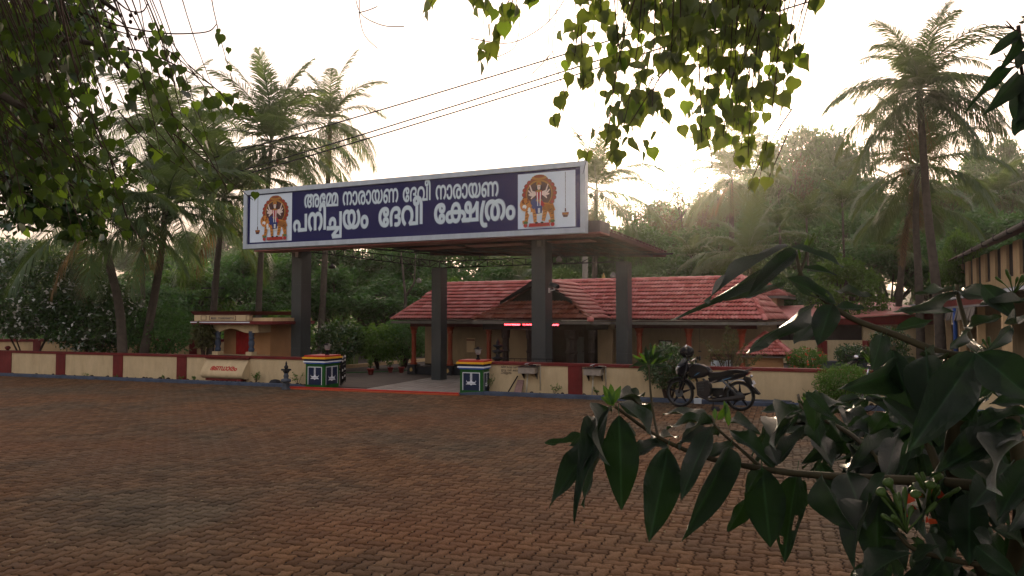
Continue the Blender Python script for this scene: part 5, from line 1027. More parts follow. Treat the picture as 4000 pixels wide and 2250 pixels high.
# gutters
gt = MB()
for p, q in ((F0, (pc - phw, EB, EZ)), ((pc - phw, pEB, pEZ), (pc + phw, pEB, pEZ)), ((pc + phw, pEB, pEZ), (pc + phw, EB, EZ)), ((pc + phw, EB, EZ), F1), (F1, (cR, bR, EZ))):
    p, q = Vector(p), Vector(q); dz = Vector((0, 0, -.05)); d = (q - p).normalized(); o = Vector((d.y, -d.x, 0)) * .06
    gt.prism([p + dz + o, q + dz + o, q + dz + o + Vector((0, 0, -.08)), p + dz + o + Vector((0, 0, -.08))], tuple(-o * 1.2))
gt.build('gutter', M['gutter'], tm)
# beams, walls, floor
for x_ in ((-.1, pc - phw), (pc + phw, 11.1)): MB().box(*x_, -.08, .08, 1.60, 1.80).build('eave_beam', M['maroon_dark'], tm)
MB().box(pc - phw + .2, pc + phw - .2, -1.98, -1.82, 1.56, 1.78).box(pc - phw + .2, pc - phw + .36, -1.82, -.1, 1.56, 1.78).box(pc + phw - .36, pc + phw - .2, -1.82, -.1, 1.56, 1.78).build('porch_beam', M['wood'], tm)
MB().box(-.2, 11.1, 1.0, 1.15, .0, 1.83).box(-.2, -.05, 1.15, 4.4, 0, 1.83).box(10.95, 11.1, 1.15, bR - .6, 0, 1.83).build('wall', M['eave_shaded'], tm)
MB().box(-.15, 11.05, -.05, 1.0, 0, .26).build('verandah_plinth', M['black'], tm)
MB().box(-.2, 11.1, .99, .9995, .26, .30).box(-.15, 11.05, -.06, .02, .262, .285).build('plinth_trim', M['wood'], tm)
MB().box(pc - phw + .1, pc + phw - .1, -2.0, -.06, 0, .18).build('porch_floor', M['stone'], tm)
MB().box(-.3, 11.2, -.5, 1.0, 1.805, 1.825).box(pc - phw + .1, pc + phw - .1, -2.1, -.51, 1.805, 1.825).build('ceiling', M['wood'], tm)
def tpillar(a, b=0.):
    o = MB(); o.lathe(a, b, [(.13, .33), (.13, .37), (.085, .41), (.10, .45), (.085, .50), (.075, .56), (.078, 1.28), (.075, 1.36), (.10, 1.39), (.10, 1.42), (.08, 1.45), (.11, 1.50), (.13, 1.56), (.15, 1.60)], 14)
    p = o.build('pillar', M['terracotta'], tm)
    MB().box(a - .16, a + .16, b - .16, b + .16, 0, .329).build('pedestal', M['black'], p, bevel=.01)
    g = MB()
    for k in range(7):
        t = rad(-60 + k * 20 + 90); g.poly([(a + .01 * math.cos(t + 1.57), b - .164, .08 + .01), (a + .05 * math.cos(t) + .018 * math.cos(t + 1.57), b - .164 - k * .0005, .08 + .10 * math.sin(t)), (a + .085 * math.cos(t), b - .164 - k * .0005, .08 + .17 * math.sin(t)), (a + .05 * math.cos(t) - .018 * math.cos(t + 1.57), b - .164 - k * .0005, .08 + .10 * math.sin(t))])
    g.build('gold_emblem', M['gold'], p)
for a in (.0, 1.42, 2.86, 7.81, 9.25, 10.7): tpillar(a)
for px0, px1 in ((1963, 1988), (2058, 2086), (2212, 2255), (2300, 2323)):
    a0, a1 = TF.onb(px0, 1300, -1.9)[0], TF.onb(px1, 1300, -1.9)[0]; am = (a0 + a1) / 2; r = (a1 - a0) / 2 * 1.2
    MB().lathe(am, -1.9, [(r * 1.2, .18), (r * 1.2, .5), (r, .54), (r * .8, .58), (r * .8, .9), (r, .95), (r * .8, 1.0), (r * .8, 1.30), (r, 1.34), (r * 1.1, 1.56)], 8, sm=False).build('carved_post', M['wood'], tm)
# cream panels either side of the porch and the dark doorway
MB().box(pc - phw + .1, pc - phw + .9, -.05, .05, .18, 1.56).box(pc + phw - .55, pc + phw - .1, -.05, .05, .18, 1.56).build('porch_wall', M['eave_shaded'], tm)
MB().box(pc - .6, pc + .9, .93, .989, .26, 1.62).build('doorway', M['dark'], tm)
MB().box(pc + .15, pc + .45, .90, .929, .35, 1.30).build('door_panel', M['grey_al'], tm)
MB().box(pc - .7, pc - .6, .88, .985, .26, 1.7).box(pc + .9, pc + 1.0, .88, .985, .26, 1.7).box(pc - .6, pc + .9, .88, .985, 1.62, 1.7).build('door_frame', M['wood'], tm)
# notice with wire frame and window on the back wall
a0, z1 = TF.onb(1820, 1320, .9); a1, z0 = TF.onb(1852, 1365, .9)
t = MB().box(a0, a1, .95, .985, z0 - .1, z1).build('notice', M['cream_warm'], tm)
MB().box(a0, a1, .94, .949, z1 - .09, z1 - .05).build('stripe', M['maroon'], t)
a0, z1 = TF.onb(2576, 1333, .9); a1, z0 = TF.onb(2620, 1378, .9)
t = MB().box(a0, a1, .95, .985, z0, z1).build('meter_box', M['glass'], tm)
e = MB().box(a0 - .03, a0, .93, .949, z0, z1 + .03).box(a1, a1 + .03, .93, .949, z0, z1 + .03).box(a0, a1, .93, .949, z1, z1 + .03).box((a0 + a1) / 2 - .01, (a0 + a1) / 2 + .01, .93, .949, z0, z1); e.build('frame', M['wood'], t)
for px in (1993, 2040, 2278, 2345, 2660, 2733):
    a, z = TF.onb(px, 1372, .6)
    MB().tube([(a, .6, 1.8), (a, .6, z)], .004, 3).lathe(a, .6, [(.01, z + .02), (.05, z), (.05, z - .015), (.01, z - .02)], 8).build('hanging_oil_lamp', M['black'], tm)
# red LED sign under the porch gutter
a0, zt = TF.onb(1970, 1254, -2.05); a1, zb = TF.onb(2182, 1272, -2.05)
ld = thing('led_sign', 'black strip sign under the porch eave with glowing red scrolling letters', 'LED sign', TF, (a0 + a1) / 2, -2.05, zb)
MB().box(a0 - .06, a1 + .06, -2.05, -2.01, zb - .02, zt + .03).build('housing', M['blackpl'], ld)
_, z0 = TF.onb(1970, 1270, -2.05)
write('led', ld, M['ledred'], lambda u, y, l: (a0 + (a1 - a0) * u, -2.054 - l, z0 + y * .165), bold=.02, space=.5)
# roof finial far behind the ridge
for px, lb in ((2358, 'small golden roof finial rising behind the temple ridge, left of the rear right column'), ):
    a, z = TF.onb(px, 1085, 4.)
    t = thing('roof_finial', lb, 'finial', TF, a, 4., z)
    MB().box(a - .10, a + .10, 3.9, 4.10, z - 1.3, z - .02).build('base', M['gold'], t)
    MB().lathe(a, 4, [(.08, z - .019), (.08, z), (.03, z + .02), (.06, z + .05), (.03, z + .09), (.02, z + .13), (.003, z + .18)], 10).build('spire', M['gold'], t)

# ---------------------------------------------------------------- kiosk with little tiled roof
D = 20.6
w = at(2991, 1300, D); kc = CF.inv(w.x, w.y)
kz = w.z; hw = .70; ez = at(2991, 1384, D).z
kk = thing('tiled_kiosk', 'small cream kiosk with a pyramid red tiled roof right of the motorcycle', 'kiosk', CF, kc[0], kc[1], 0)
ko = ORI[kk.name]; und = MB(); KL = []
cs = [(kc[0] - hw, kc[1] - hw, ez), (kc[0] + hw, kc[1] - hw, ez), (kc[0] + hw, kc[1] + hw, ez), (kc[0] - hw, kc[1] + hw, ez)]; ap = (kc[0], kc[1], kz)
for i in range(4):
    p, q = Vector(cs[i]), Vector(cs[(i + 1) % 4]); tile_face(KL, ko, p, q - p, [p, q, Vector(ap)], und, CF, w=.15, l=.13)
    caps(kk, ko, cs[i], ap)
sc3 = Matrix.Diagonal((.75, .6, .8, 1))
und.build('roof_underlay', M['tile_base'], kk)
for d_, m in KL: link('roof_tile', tile_me, kk, m @ sc3)
MB().box(kc[0] - .45, kc[0] + .45, kc[1] - .45, kc[1] + .45, 0, ez - .06).build('wall', M['brownwall'], kk)
MB().box(kc[0] - hw + .05, kc[0] + hw - .05, kc[1] - hw + .05, kc[1] + hw - .05, ez - .06, ez - .02).build('ceiling', M['gutter'], kk)

# ---------------------------------------------------------------- taller cream block behind the temple's right end
D = 34.
p0, p1 = at(2930, 1250, D), at(3035, 1250, D); fz = at(3000, 1155, D).z
ub = thing('roof_room', 'cream upper room with red tiled roof behind the right end of the temple', 'building', TF, *TF.inv(p1.x, p1.y), 0)
ra, rb = TF.inv(p1.x, p1.y)
MB().box(ra - 3.2, ra, rb, rb + 3, 0, fz).build('wall', M['cream'], ub)
cs = [(ra - 3.6, rb - .45, fz), (ra + .5, rb - .45, fz), (ra + .5, rb + 3.4, fz), (ra - 3.6, rb + 3.4, fz)]
r1, r2 = (ra - 1.9, rb + 1.4, fz + .85), (ra - .9, rb + 1.4, fz + .85)
und = MB(); UL = []; uo = ORI[ub.name]
tile_face(UL, uo, cs[0], (1, 0, 0), [cs[0], cs[1], r2, r1], und, TF); tile_face(UL, uo, cs[1], (0, 1, 0), [cs[1], cs[2], r2], und, TF)
und.poly([cs[2], cs[3], r1, r2]); und.poly([cs[3], cs[0], r1]); und.build('roof_underlay', M['tile'], ub)
for d_, m in UL: link('roof_tile', tile_me, ub, m)
caps(ub, uo, cs[1], r2); caps(ub, uo, cs[0], r1); caps(ub, uo, r1, r2)
MB().box(ra - 3.62, ra + .52, rb - .5, rb + 3.4, fz - .12, fz - .01).build('eave_board', M['gutter'], ub)

# ---------------------------------------------------------------- two storey building at the right
n_ = at(4000, 883, 21.8); BF = Fr(n_.x, n_.y, 23.9)
bl = thing('long_building', 'two storey cream building with a row of tall dark openings at the right edge', 'building', BF, 0, 10, 0)
ET = 4.6
MB().box(.35, 6, -6, 22, 0, 3.05).build('lower_wall', M['cream'], bl)
MB().box(.35, 6, -6, 22, 3.051, 3.30).build('sill_band', M['cream_warm'], bl)
k = 0; b = -5.8
while b < 21.5:
    MB().box(.35, .47, b, b + 1.0, 3.301, ET - .15).build('pier', M['cream_warm'], bl)
    g = MB().box(.44, .46, b + 1.001, b + 2.099, 3.301, ET - .15); g.build('opening_mesh', M['grille'], bl)
    b += 2.1
MB().box(1.2, 6, -6, 22, 3.301, ET - .15).build('inner_wall', M['dark'], bl)
rs = MB(); n = 90
for i in range(n):
    y0, y1, ym = -7 + 30 * i / n, -7 + 30 * (i + 1) / n, -7 + 30 * (i + .5) / n
    rs.add([(-.25, y0, ET - .02), (-.25, ym, ET + .03), (-.25, y1, ET - .02), (3.5, y0, ET + 1.6), (3.5, ym, ET + 1.65), (3.5, y1, ET + 1.6)], [(0, 1, 4, 3), (1, 2, 5, 4)])
rs.build('main_roof', M['sheet'], bl)
MB().tube([(-.27, -7, ET - .06), (-.27, 11, ET - .08)], .07, 8).build('gutter', M['gutter'], bl)
for i in range(8): MB().tube([(-.27, -6 + i * 2.2, ET + .02), (-.27, -6 + i * 2.2, ET - .16)], .085, 6).build('gutter_clip', M['steel'], bl)
# lean-to verandah
_, lz = BF.ona(3800, 1180, -1.6)
rs = MB()
for i in range(n):
    y0, y1, ym = -7 + 30 * i / n, -7 + 30 * (i + 1) / n, -7 + 30 * (i + .5) / n
    rs.add([(-1.7, y0, lz + .12), (-1.7, ym, lz + .17), (-1.7, y1, lz + .12), (.34, y0, lz + .55), (.34, ym, lz + .60), (.34, y1, lz + .55)], [(0, 1, 4, 3), (1, 2, 5, 4)])
rs.build('verandah_roof', M['sheetgrey'], bl)
MB().box(-1.72, -1.66, -7, 22, lz - .08, lz + .11).build('fascia', M['maroon'], bl)
MB().box(-1.74, -1.65, -7, 22, lz - .14, lz - .081).build('fascia_gutter', M['sheetgrey'], bl)
for i in range(8): MB().box(-1.6, -1.42, -6 + i * 3.4, -5.8 + i * 3.4, 0, lz - .14).build('verandah_post', M['cream_warm'], bl)
bb, zz = BF.ona(3738, 1367, -1.75); 
MB().tube([(-1.78, bb, 0), (-1.78, bb, lz - .15)], .06, 8).build('blue_pipe', M['pipe_blue'], bl)
b1 = BF.ona(3800, 1240, -1.8)[0]; b2 = BF.ona(3670, 1240, -1.8)[0]
bs = MB(); 
for i in range(12):
    y0 = b1 + (b2 - b1) * i / 12; bs.prism([(-1.82 - .1 * (i % 2) * .3, y0, lz - .5), (-1.82, y0 + (b2 - b1) / 12.5, lz - .52 - .02 * (i % 3)), (-1.75, y0 + (b2 - b1) / 12.5, lz - .15), (-1.75, y0, lz - .15)], (.02, 0, 0))
bs.build('rolled_blind', M['gutter'], bl)
MB().box(.3, .349, 4.0, 5.4, 0, 2.1).box(.3, .349, -3, -1.6, 0, 2.1).build('door', M['brownwall'], bl)
# low wing with dark mesh opening
D = 31.
w0, w1 = at(3085, 1300, D), at(3560, 1300, D * 1.0)
WG = Fr(w0.x, w0.y, 0); wid = w1.x - w0.x
wg = thing('low_wing', 'low cream wing with maroon fascia and a dark mesh opening behind the flower beds', 'building', WG, wid / 2, 0, 0)
zz = lambda py: at(3300, py, D).z
MB().box(-4, wid + 4.5, 0, .2, 0, zz(1329)).build('parapet', M['cream'], wg)
xo = at(3372, 1300, D).x - w0.x
MB().box(xo, wid + 4.5, .0, .2, zz(1329) + .002, zz(1268)).build('wall', M['cream'], wg)
MB().box(-4, xo - .002, .12, .14, zz(1329) + .002, zz(1268)).build('opening_mesh', M['grille'], wg)
for x in (-1.5, 0, 1.4): MB().box(x, x + .06, .05, .11, zz(1329) + .002, zz(1268)).build('bar', M['dark'], wg)
MB().prism([(-4, -.3, zz(1268) + .002), (wid + 1, -.3, zz(1268) + .002), (wid + 1, -.3, zz(1222)), (wid * .42, -.3, zz(1245)), (-4, -.3, zz(1262))], (0, .25, 0)).build('fascia', M['maroon'], wg)
MB().prism([(-4.2, -.4, zz(1262) + .02), (wid * .42, -.4, zz(1245) + .02), (wid + 1, -.4, zz(1222) + .02), (wid + 1, 4, zz(1222) + .5), (-4.2, 4, zz(1262) + .5)], (0, 0, .05)).build('roof', M['tile'], wg)
for px0, px1 in ((3387, 3434), (3208, 3232)):
    x0, x1 = at(px0, 1300, 27.5).x, at(px1, 1300, 27.5).x
    MB().box(x0, x1, 27.5, 27.9, 0, at(3300, 1331, 27.5).z).solo('gate_post', M['maroon'], WF, (x0, 27.5, 0), 'maroon square post before the low wing, ' + ('right one' if px0 > 3300 else 'left one partly behind leaves'), 'post', 'maroon posts before the low wing', bevel=.02)
x0, x1 = at(3190, 1400, 25).x, at(3520, 1400, 25).x
MB().box(x0, x1 + 3, 25, 25.3, 0, at(3300, 1411, 25).z).solo('bed_kerb', M['stone'], WF, (x0, 25, 0), 'low grey retaining wall of the raised bed right of the kiosk', 'low wall')
# second boundary wall at the far left
y_ = 30.
bwall = thing('far_wall', 'far cream and maroon wall glimpsed behind the flowering tree at the left', 'wall', WF, -15, y_, 0)
MB().box(-24, -9.5, y_, y_ + .15, 0, .92).build('wall_body', M['cream_warm'], bwall); MB().box(-24, -9.5, y_ - .04, y_ + .2, .921, 1.03).build('coping', M['maroon'], bwall)
for i in range(7): MB().box(-23.5 + i * 2.1, -23.2 + i * 2.1, y_ - .03, y_ - .002, 0, .92).build('pilaster', M['maroon'], bwall)
# pale kerb of the flower bed inside, and hose
e0, e1 = CF.onz(1350, 1440), CF.onz(1660, 1412)
ed = Vector((e1[0] - e0[0], e1[1] - e0[1], 0)).normalized()
st, en = Vector((e0[0], e0[1], 0)) - ed * 1.5, Vector((e1[0], e1[1], 0)) + ed * .8
MB().prism([st, en, en + Vector((-.12, .02, 0)), st + Vector((-.12, .02, 0))], (0, 0, .13)).solo('bed_edging', M['cream_warm'], CF, (e0[0], e0[1], 0), 'pale concrete edging of the planted bed left of the temple', 'edging')
h0, h1 = CF.onz(1352, 1458), CF.onz(1640, 1447)
MB().tube([(h0[0] - 1, h0[1] - .3, .02), (h0[0], h0[1], .02), ((h0[0] + h1[0]) / 2, (h0[1] + h1[1]) / 2 - .2, .02), (h1[0], h1[1], .02), (h1[0] + .6, h1[1] + .4, .02)], .018, 5).solo('garden_hose', M['green_paint'], CF, (h0[0], h0[1], 0), 'thin green hose lying on the inner yard by the pots', 'hose')
# notice board right of the motorcycle
a, z = CF.onb(2775, 1385, 1.3); a2, z2 = CF.onb(2862, 1430, 1.3)
nb = thing('notice_board', 'red and white temple notice board on the wall behind the motorcycle', 'notice board', CF, a, 1.3, z2)
MB().box(a, a2, 1.3, 1.34, z2 - .05, z + .02).box(a + .1, a + .14, 1.31, 1.33, 0, z2 - .05).box(a2 - .14, a2 - .1, 1.31, 1.33, 0, z2 - .05).build('board', M['maroon_dark'], nb)
MB().box(a + .01, a2 - .01, 1.292, 1.2995, z2 - .04, z2 + (z - z2) * .52).build('white_sheet', M['panel'], nb)
tl = MB()
for i in range(9):
    zz_ = z2 + (z - z2) * (.46 - i * .065); tl.box(a + .03, a + .07, 1.288, 1.2915, zz_, zz_ + .006); tl.box(a + .14, a2 - R.uniform(.03, .2), 1.288, 1.2915, zz_, zz_ + .005)
tl.build('print_lines', M['navy'], nb)
write('shrine', nb, M['cream_warm'], lambda u, y, l: (a + .05 + (a2 - a - .1) * u, 1.296 - l, z2 + (z - z2) * .66 + y * .07), bold=.0)
# ---------------------------------------------------------------- motorcycle
gr, gf = WF.onz(2891, 1605), WF.onz(2660, 1590)
dv = Vector((gf[0] - gr[0], gf[1] - gr[1], 0)); hd = dv.normalized()
BK = Fr(gr[0], gr[1], -math.degrees(math.atan2(hd.y, hd.x)))       # a runs from the rear to the front wheel
WBS = 1.27
mc = thing('motorcycle', 'black commuter motorcycle parked on its stand before the right wall', 'motorcycle', BK, .6, 0, 0)
def q(X, Y, lat=0.):
    """side-view sketch position -> (a, b, z)"""
    t = (1460 - X) / 990
    k = .001173 + (.00132 - .001173) * min(max(t, -.3), 1.2)
    return (t * WBS, lat, ((1390 - 80 * t) - Y) * k)
def wheel(s0, nm):
    w = MB(); Rr = .305; n = 40
    pr = [(Rr - .045, -.035), (Rr - .02, -.048), (Rr - .004, -.03), (Rr, 0), (Rr - .004, .03), (Rr - .02, .048), (Rr - .045, .035)]
    vs = [(s0 + r * math.cos(2 * math.pi * k / n), y, Rr + r * math.sin(2 * math.pi * k / n)) for k in range(n) for r, y in pr]; m = len(pr)
    w.add(vs, [(k * m + i, k * m + (i + 1) % m, ((k + 1) % n) * m + (i + 1) % m, ((k + 1) % n) * m + i) for k in range(n) for i in range(m)], 0, True)
    t = w.build(nm, M['rubber'], mc)
    r = MB(); pr = [(Rr - .046, -.03), (Rr - .046, .03), (Rr - .066, .022), (Rr - .066, -.022)]; m = 4
    r.add([(s0 + a * math.cos(2 * math.pi * k / n), y, Rr + a * math.sin(2 * math.pi * k / n)) for k in range(n) for a, y in pr], [(k * m + i, k * m + (i + 1) % m, ((k + 1) % n) * m + (i + 1) % m, ((k + 1) % n) * m + i) for k in range(n) for i in range(m)], 0, True)
    r.build('rim', M['grey_al'], t)
    s = MB(); s.tube([(s0, -.05, Rr), (s0, .05, Rr)], .05, 12)
    for k in range(5):
        an = 2 * math.pi * k / 5 + .3; e = (s0 + (Rr - .066) * math.cos(an), 0, Rr + (Rr - .066) * math.sin(an))
        for d in (-.14, .14): s.tube([(s0 + .045 * math.cos(an + d * 3), 0, Rr + .045 * math.sin(an + d * 3)), e], [.018, .012], 5)
    s.build('spokes', M['blackpaint'], t)
    MB().tube([(s0, .055, Rr), (s0, .062, Rr)], .09, 16).build('brake_disc', M['grey_al'], t)
wheel(0, 'rear_wheel'); wheel(WBS, 'front_wheel')
def plate2(pts, half, m, name, bev=.012, lat=0.):
    P = [q(x, y, lat - half) for x, y in pts]
    b = MB(); b.prism(P, (0, 2 * half, 0)); return b.build(name, m, mc, bevel=bev)
def arc_fender(s0, r0, a0, a1, half, m, name, n=14):
    b = MB(); vs = []
    for k in range(n + 1):
        t = rad(a0 + (a1 - a0) * k / n)
        for (dr, y) in ((-.012, -half), (.01, -half * .7), (.014, 0), (.01, half * .7), (-.012, half)): vs.append((s0 + (r0 + dr) * math.cos(t), y, .305 + (r0 + dr) * math.sin(t)))
    b.add(vs, [(k * 5 + i, k * 5 + i + 1, (k + 1) * 5 + i + 1, (k + 1) * 5 + i) for k in range(n) for i in range(4)], 0, True)
    o = b.build(name, m, mc); s = o.modifiers.new('solid', 'SOLIDIFY'); s.thickness = .005; return o
arc_fender(WBS, .335, 35, 165, .06, M['blackpaint'], 'front_fender'); arc_fender(0, .345, 15, 150, .07, M['chrome'], 'rear_fender_trim')
# body
plate2([(1010, 715), (940, 640), (840, 600), (720, 590), (650, 640), (640, 800), (700, 850), (880, 820), (1000, 760)], .125, M['blackpaint'], 'fuel_tank', .05)
plate2([(1000, 730), (1150, 720), (1290, 680), (1420, 665), (1540, 675), (1560, 700), (1400, 740), (1200, 800), (1050, 830), (960, 800)], .115, M['blackpl'], 'seat', .035)
plate2([(960, 820), (1200, 800), (1420, 740), (1590, 690), (1620, 720), (1520, 800), (1350, 850), (1150, 890), (1000, 920)], .105, M['blackpaint'], 'side_panel', .02)
for s_ in (-1, 1):
    plate2([(1140, 885), (1230, 835), (1360, 795), (1330, 815), (1200, 865)], .003, M['bluedecal'], 'decal', 0, s_ * .112)
    plate2([(970, 915), (1090, 860), (1130, 850), (1040, 905)], .003, M['chrome'], 'trim_strip', 0, s_ * .112)
    plate2([(735, 800), (800, 745), (850, 730), (790, 770)], .002, M['bluedecal'], 'tank_decal', 0, s_ * .129)
plate2([(1500, 690), (1640, 640), (1640, 655), (1560, 700)], .10, M['grey_al'], 'grab_rail', .01)
plate2([(1540, 745), (1640, 700), (1625, 720), (1575, 770)], .07, M['red'], 'tail_light', .008)
plate2([(1540, 780), (1620, 800), (1660, 930), (1780, 1090), (1765, 1105), (1700, 1080), (1600, 930), (1520, 830)], .07, M['blackpl'], 'rear_mudguard', .01)
npl = plate2([(1590, 880), (1665, 850), (1698, 915), (1628, 950)], .01, M['platew'], 'number_plate', .002, -.09)
for (x, y, l_) in ((1620, 785, -.13), (1500, 870, -.13), (560, 760, -.14)):
    a, b, z = q(x, y, l_); MB().lathe(a, b, [(.01, z - .03), (.03, z - .01), (.034, z + .01), (.01, z + .03)], 10).build('indicator', M['chrome'] if x > 1000 else M['glass'], mc)
plate2([(430, 700), (500, 620), (590, 580), (650, 600), (640, 720), (560, 800), (490, 820), (450, 770)], .10, M['blackpaint'], 'headlight_fairing', .04)
plate2([(440, 640), (500, 560), (560, 500), (580, 590), (480, 650)], .08, M['grey_al'], 'visor', .02)
plate2([(415, 700), (440, 640), (510, 650), (470, 770), (425, 770)], .085, M['chrome'], 'headlight', .015)
fk = MB()
for s_ in (-1, 1): fk.tube([q(470, 1075, s_ * .09), q(560, 830, s_ * .09), q(640, 600, s_ * .09)], [.022, .024, .018], 8)
fk.build('front_fork', M['blackpaint'], mc)
MB().tube([q(655, 590, -.36), q(690, 520, -.30), q(670, 545, -.1), q(665, 560, 0), q(670, 545, .1), q(690, 520, .30), q(655, 590, .36)], .014, 7).build('handlebar', M['chrome'], mc)
MB().tube([q(655, 592, -.37), q(705, 500, -.28)], .02, 8).tube([q(655, 592, .37), q(705, 500, .28)], .02, 8).build('grip', M['blackpl'], mc)
for s_, (mx_, my_) in ((-1, (740, 520)), (1, (662, 320))):
    a, b, z = q(mx_, my_, s_ * .30)
    MB().tube([q(690, 530, s_ * .27), (a, b, z)], .006, 5).build('mirror_stem', M['blackpl'], mc)
    m_ = MB(); m_.lathe(0, 0, [(.01, -.012), (.05, -.008), (.055, 0), (.05, .008), (.01, .012)], 14)
    V_ = [(a + v[2], b + v[0] * 1.3, z + v[1]) for v in m_.v]; m_.v = V_; m_.build('mirror', M['blackpl'] if s_ < 0 else M['chrome'], mc)
plate2([(760, 900), (930, 870), (1000, 960), (990, 1130), (900, 1170), (780, 1120)], .10, M['steel'], 'engine', .02)
eg = MB()
for k in range(6):
    p = q(800, 905 + k * 26, 0); p2 = q(900, 890 + k * 26, 0); eg.box(min(p[0], p2[0]), max(p[0], p2[0]), -.115, .115, p[2] - .004, p[2] + .004)
eg.build('cooling_fins', M['grey_al'], mc)
plate2([(800, 850), (850, 845), (985, 950), (980, 1030), (930, 1035), (930, 970)], .012, M['grey_al'], 'frame_cover', .004, -.12)
MB().tube([q(640, 875, -.12), q(800, 850, -.12), q(830, 860, -.11)], .010, 6).tube([q(640, 893, -.12), q(790, 885, -.12), q(830, 870, -.11)], .010, 6).build('crash_bar', M['gold'], mc)
plate2([(980, 1000), (1250, 1000), (1480, 1080), (1500, 1200), (1400, 1240), (1180, 1200), (1000, 1140)], .05, M['blackpl'], 'chain_cover', .02, -.1)
MB().tube([q(820, 1120, .12), q(1000, 1200, .14), q(1200, 1190, .15), q(1560, 1130, .15)], [.02, .025, .045, .05], 10).build('exhaust', M['steel'], mc)
MB().tube([q(640, 620, 0), q(760, 880, 0), q(830, 1150, 0), q(1150, 1180, 0), q(1460, 1125, 0)], .022, 8).tube([q(700, 640, 0), q(1000, 800, 0), q(1500, 760, 0)], .02, 8).build('frame_tube', M['blackpaint'], mc)
MB().tube([q(1200, 850, -.13), q(1440, 1110, -.10)], .022, 8).tube([q(1200, 850, .13), q(1440, 1110, .10)], .022, 8).build('rear_shock', M['grey_al'], mc)
a, b, z = q(1000, 1200, -.14)
MB().tube([(a, b, z), (a + .05, b - .14, .012), (a + .10, b - .16, .008)], .011, 6).build('side_stand', M['steel'], mc)
MB().tube([q(1000, 1140, -.22), q(1000, 1140, .22)], .014, 6).tube([q(1180, 1120, -.2), q(1180, 1120, .2)], .012, 6).build('foot_peg', M['chrome'], mc)
# seat cloth bundled on the tank
plate2([(720, 590), (800, 590), (850, 620), (960, 640), (1005, 690), (980, 715), (900, 690), (820, 660), (720, 640)], .06, M['black'], 'tank_pouch', .02)
# helmet on the handlebar
ha, hb, hz = q(545, 420, -.22)
hm = thing('helmet', 'black and white full-face helmet hung on the motorcycle handlebar', 'helmet', BK, ha, hb, hz)
h_ = MB(); n, r_ = 20, 12
hv_ = []
for i in range(r_ + 1):
    ph = -1.15 + (math.pi / 2 + 1.15) * i / r_
    for k in range(n):
        t = 2 * math.pi * k / n; rr = math.cos(ph); x = .150 * rr * math.cos(t) + .015 * (1 if math.cos(t) > 0 else 0) * rr; y = .118 * rr * math.sin(t)
        hv_.append((ha + x, hb + y, hz + .135 * math.sin(ph)))
h_.add(hv_, [(i * n + k, i * n + (k + 1) % n, (i + 1) * n + (k + 1) % n, (i + 1) * n + k) for i in range(r_) for k in range(n)], 0, True)
h_.build('shell', M['blackpaint'], hm)
vz = MB(); vv = []
for i in range(5):
    ph = -.1 + .55 * i / 4
    for k in range(9):
        t = rad(-75 + 150 * k / 8); vv.append((ha + .172 * math.cos(ph) * math.cos(t), hb + .122 * math.cos(ph) * math.sin(t), hz + .138 * math.sin(ph)))
vz.add(vv, [(i * 9 + k, i * 9 + k + 1, (i + 1) * 9 + k + 1, (i + 1) * 9 + k) for i in range(4) for k in range(8)], 0, True); vz.build('visor', M['blackpl'], hm)
vz = MB(); vv = []
for i in range(4):
    ph = .55 + .6 * i / 3
    for k in range(6):
        t = rad(-120 + 75 * k / 5); vv.append((ha + .155 * math.cos(ph) * math.cos(t), hb + .121 * math.cos(ph) * math.sin(t), hz + .139 * math.sin(ph)))
vz.add(vv, [(i * 6 + k, i * 6 + k + 1, (i + 1) * 6 + k + 1, (i + 1) * 6 + k) for i in range(3) for k in range(5)], 0, True); vz.build('white_graphic', M['chrome'], hm)
# stone under the bike
a, b = WF.onz(2797, 1603)
MB().lathe(a, b, [(.09, 0), (.095, .03), (.06, .07), (.02, .08)], 9, sm=False).solo('dark_stone', M['black'], WF, (a, b, 0), 'dark rounded stone on the pavers beneath the motorcycle', 'stone')
a, b = WF.onz(2742, 1588)
MB().box(a - .09, a + .07, b + .3, b + .36, .02, .14).solo('plastic_sheet', M['panel'], WF, (a, b + .3, .02), 'pale blue scrap propped on the kerb behind the motorcycle', 'scrap', bevel=.01)
a, b = CF.onz(3010, 1572)
MB().box(a - .35, a + .45, .10, .2, .086, .12).solo('loose_slab', M['stone'], CF, (a, .15, .09), 'grey slab lying on the kerb right of the motorcycle', 'slab')
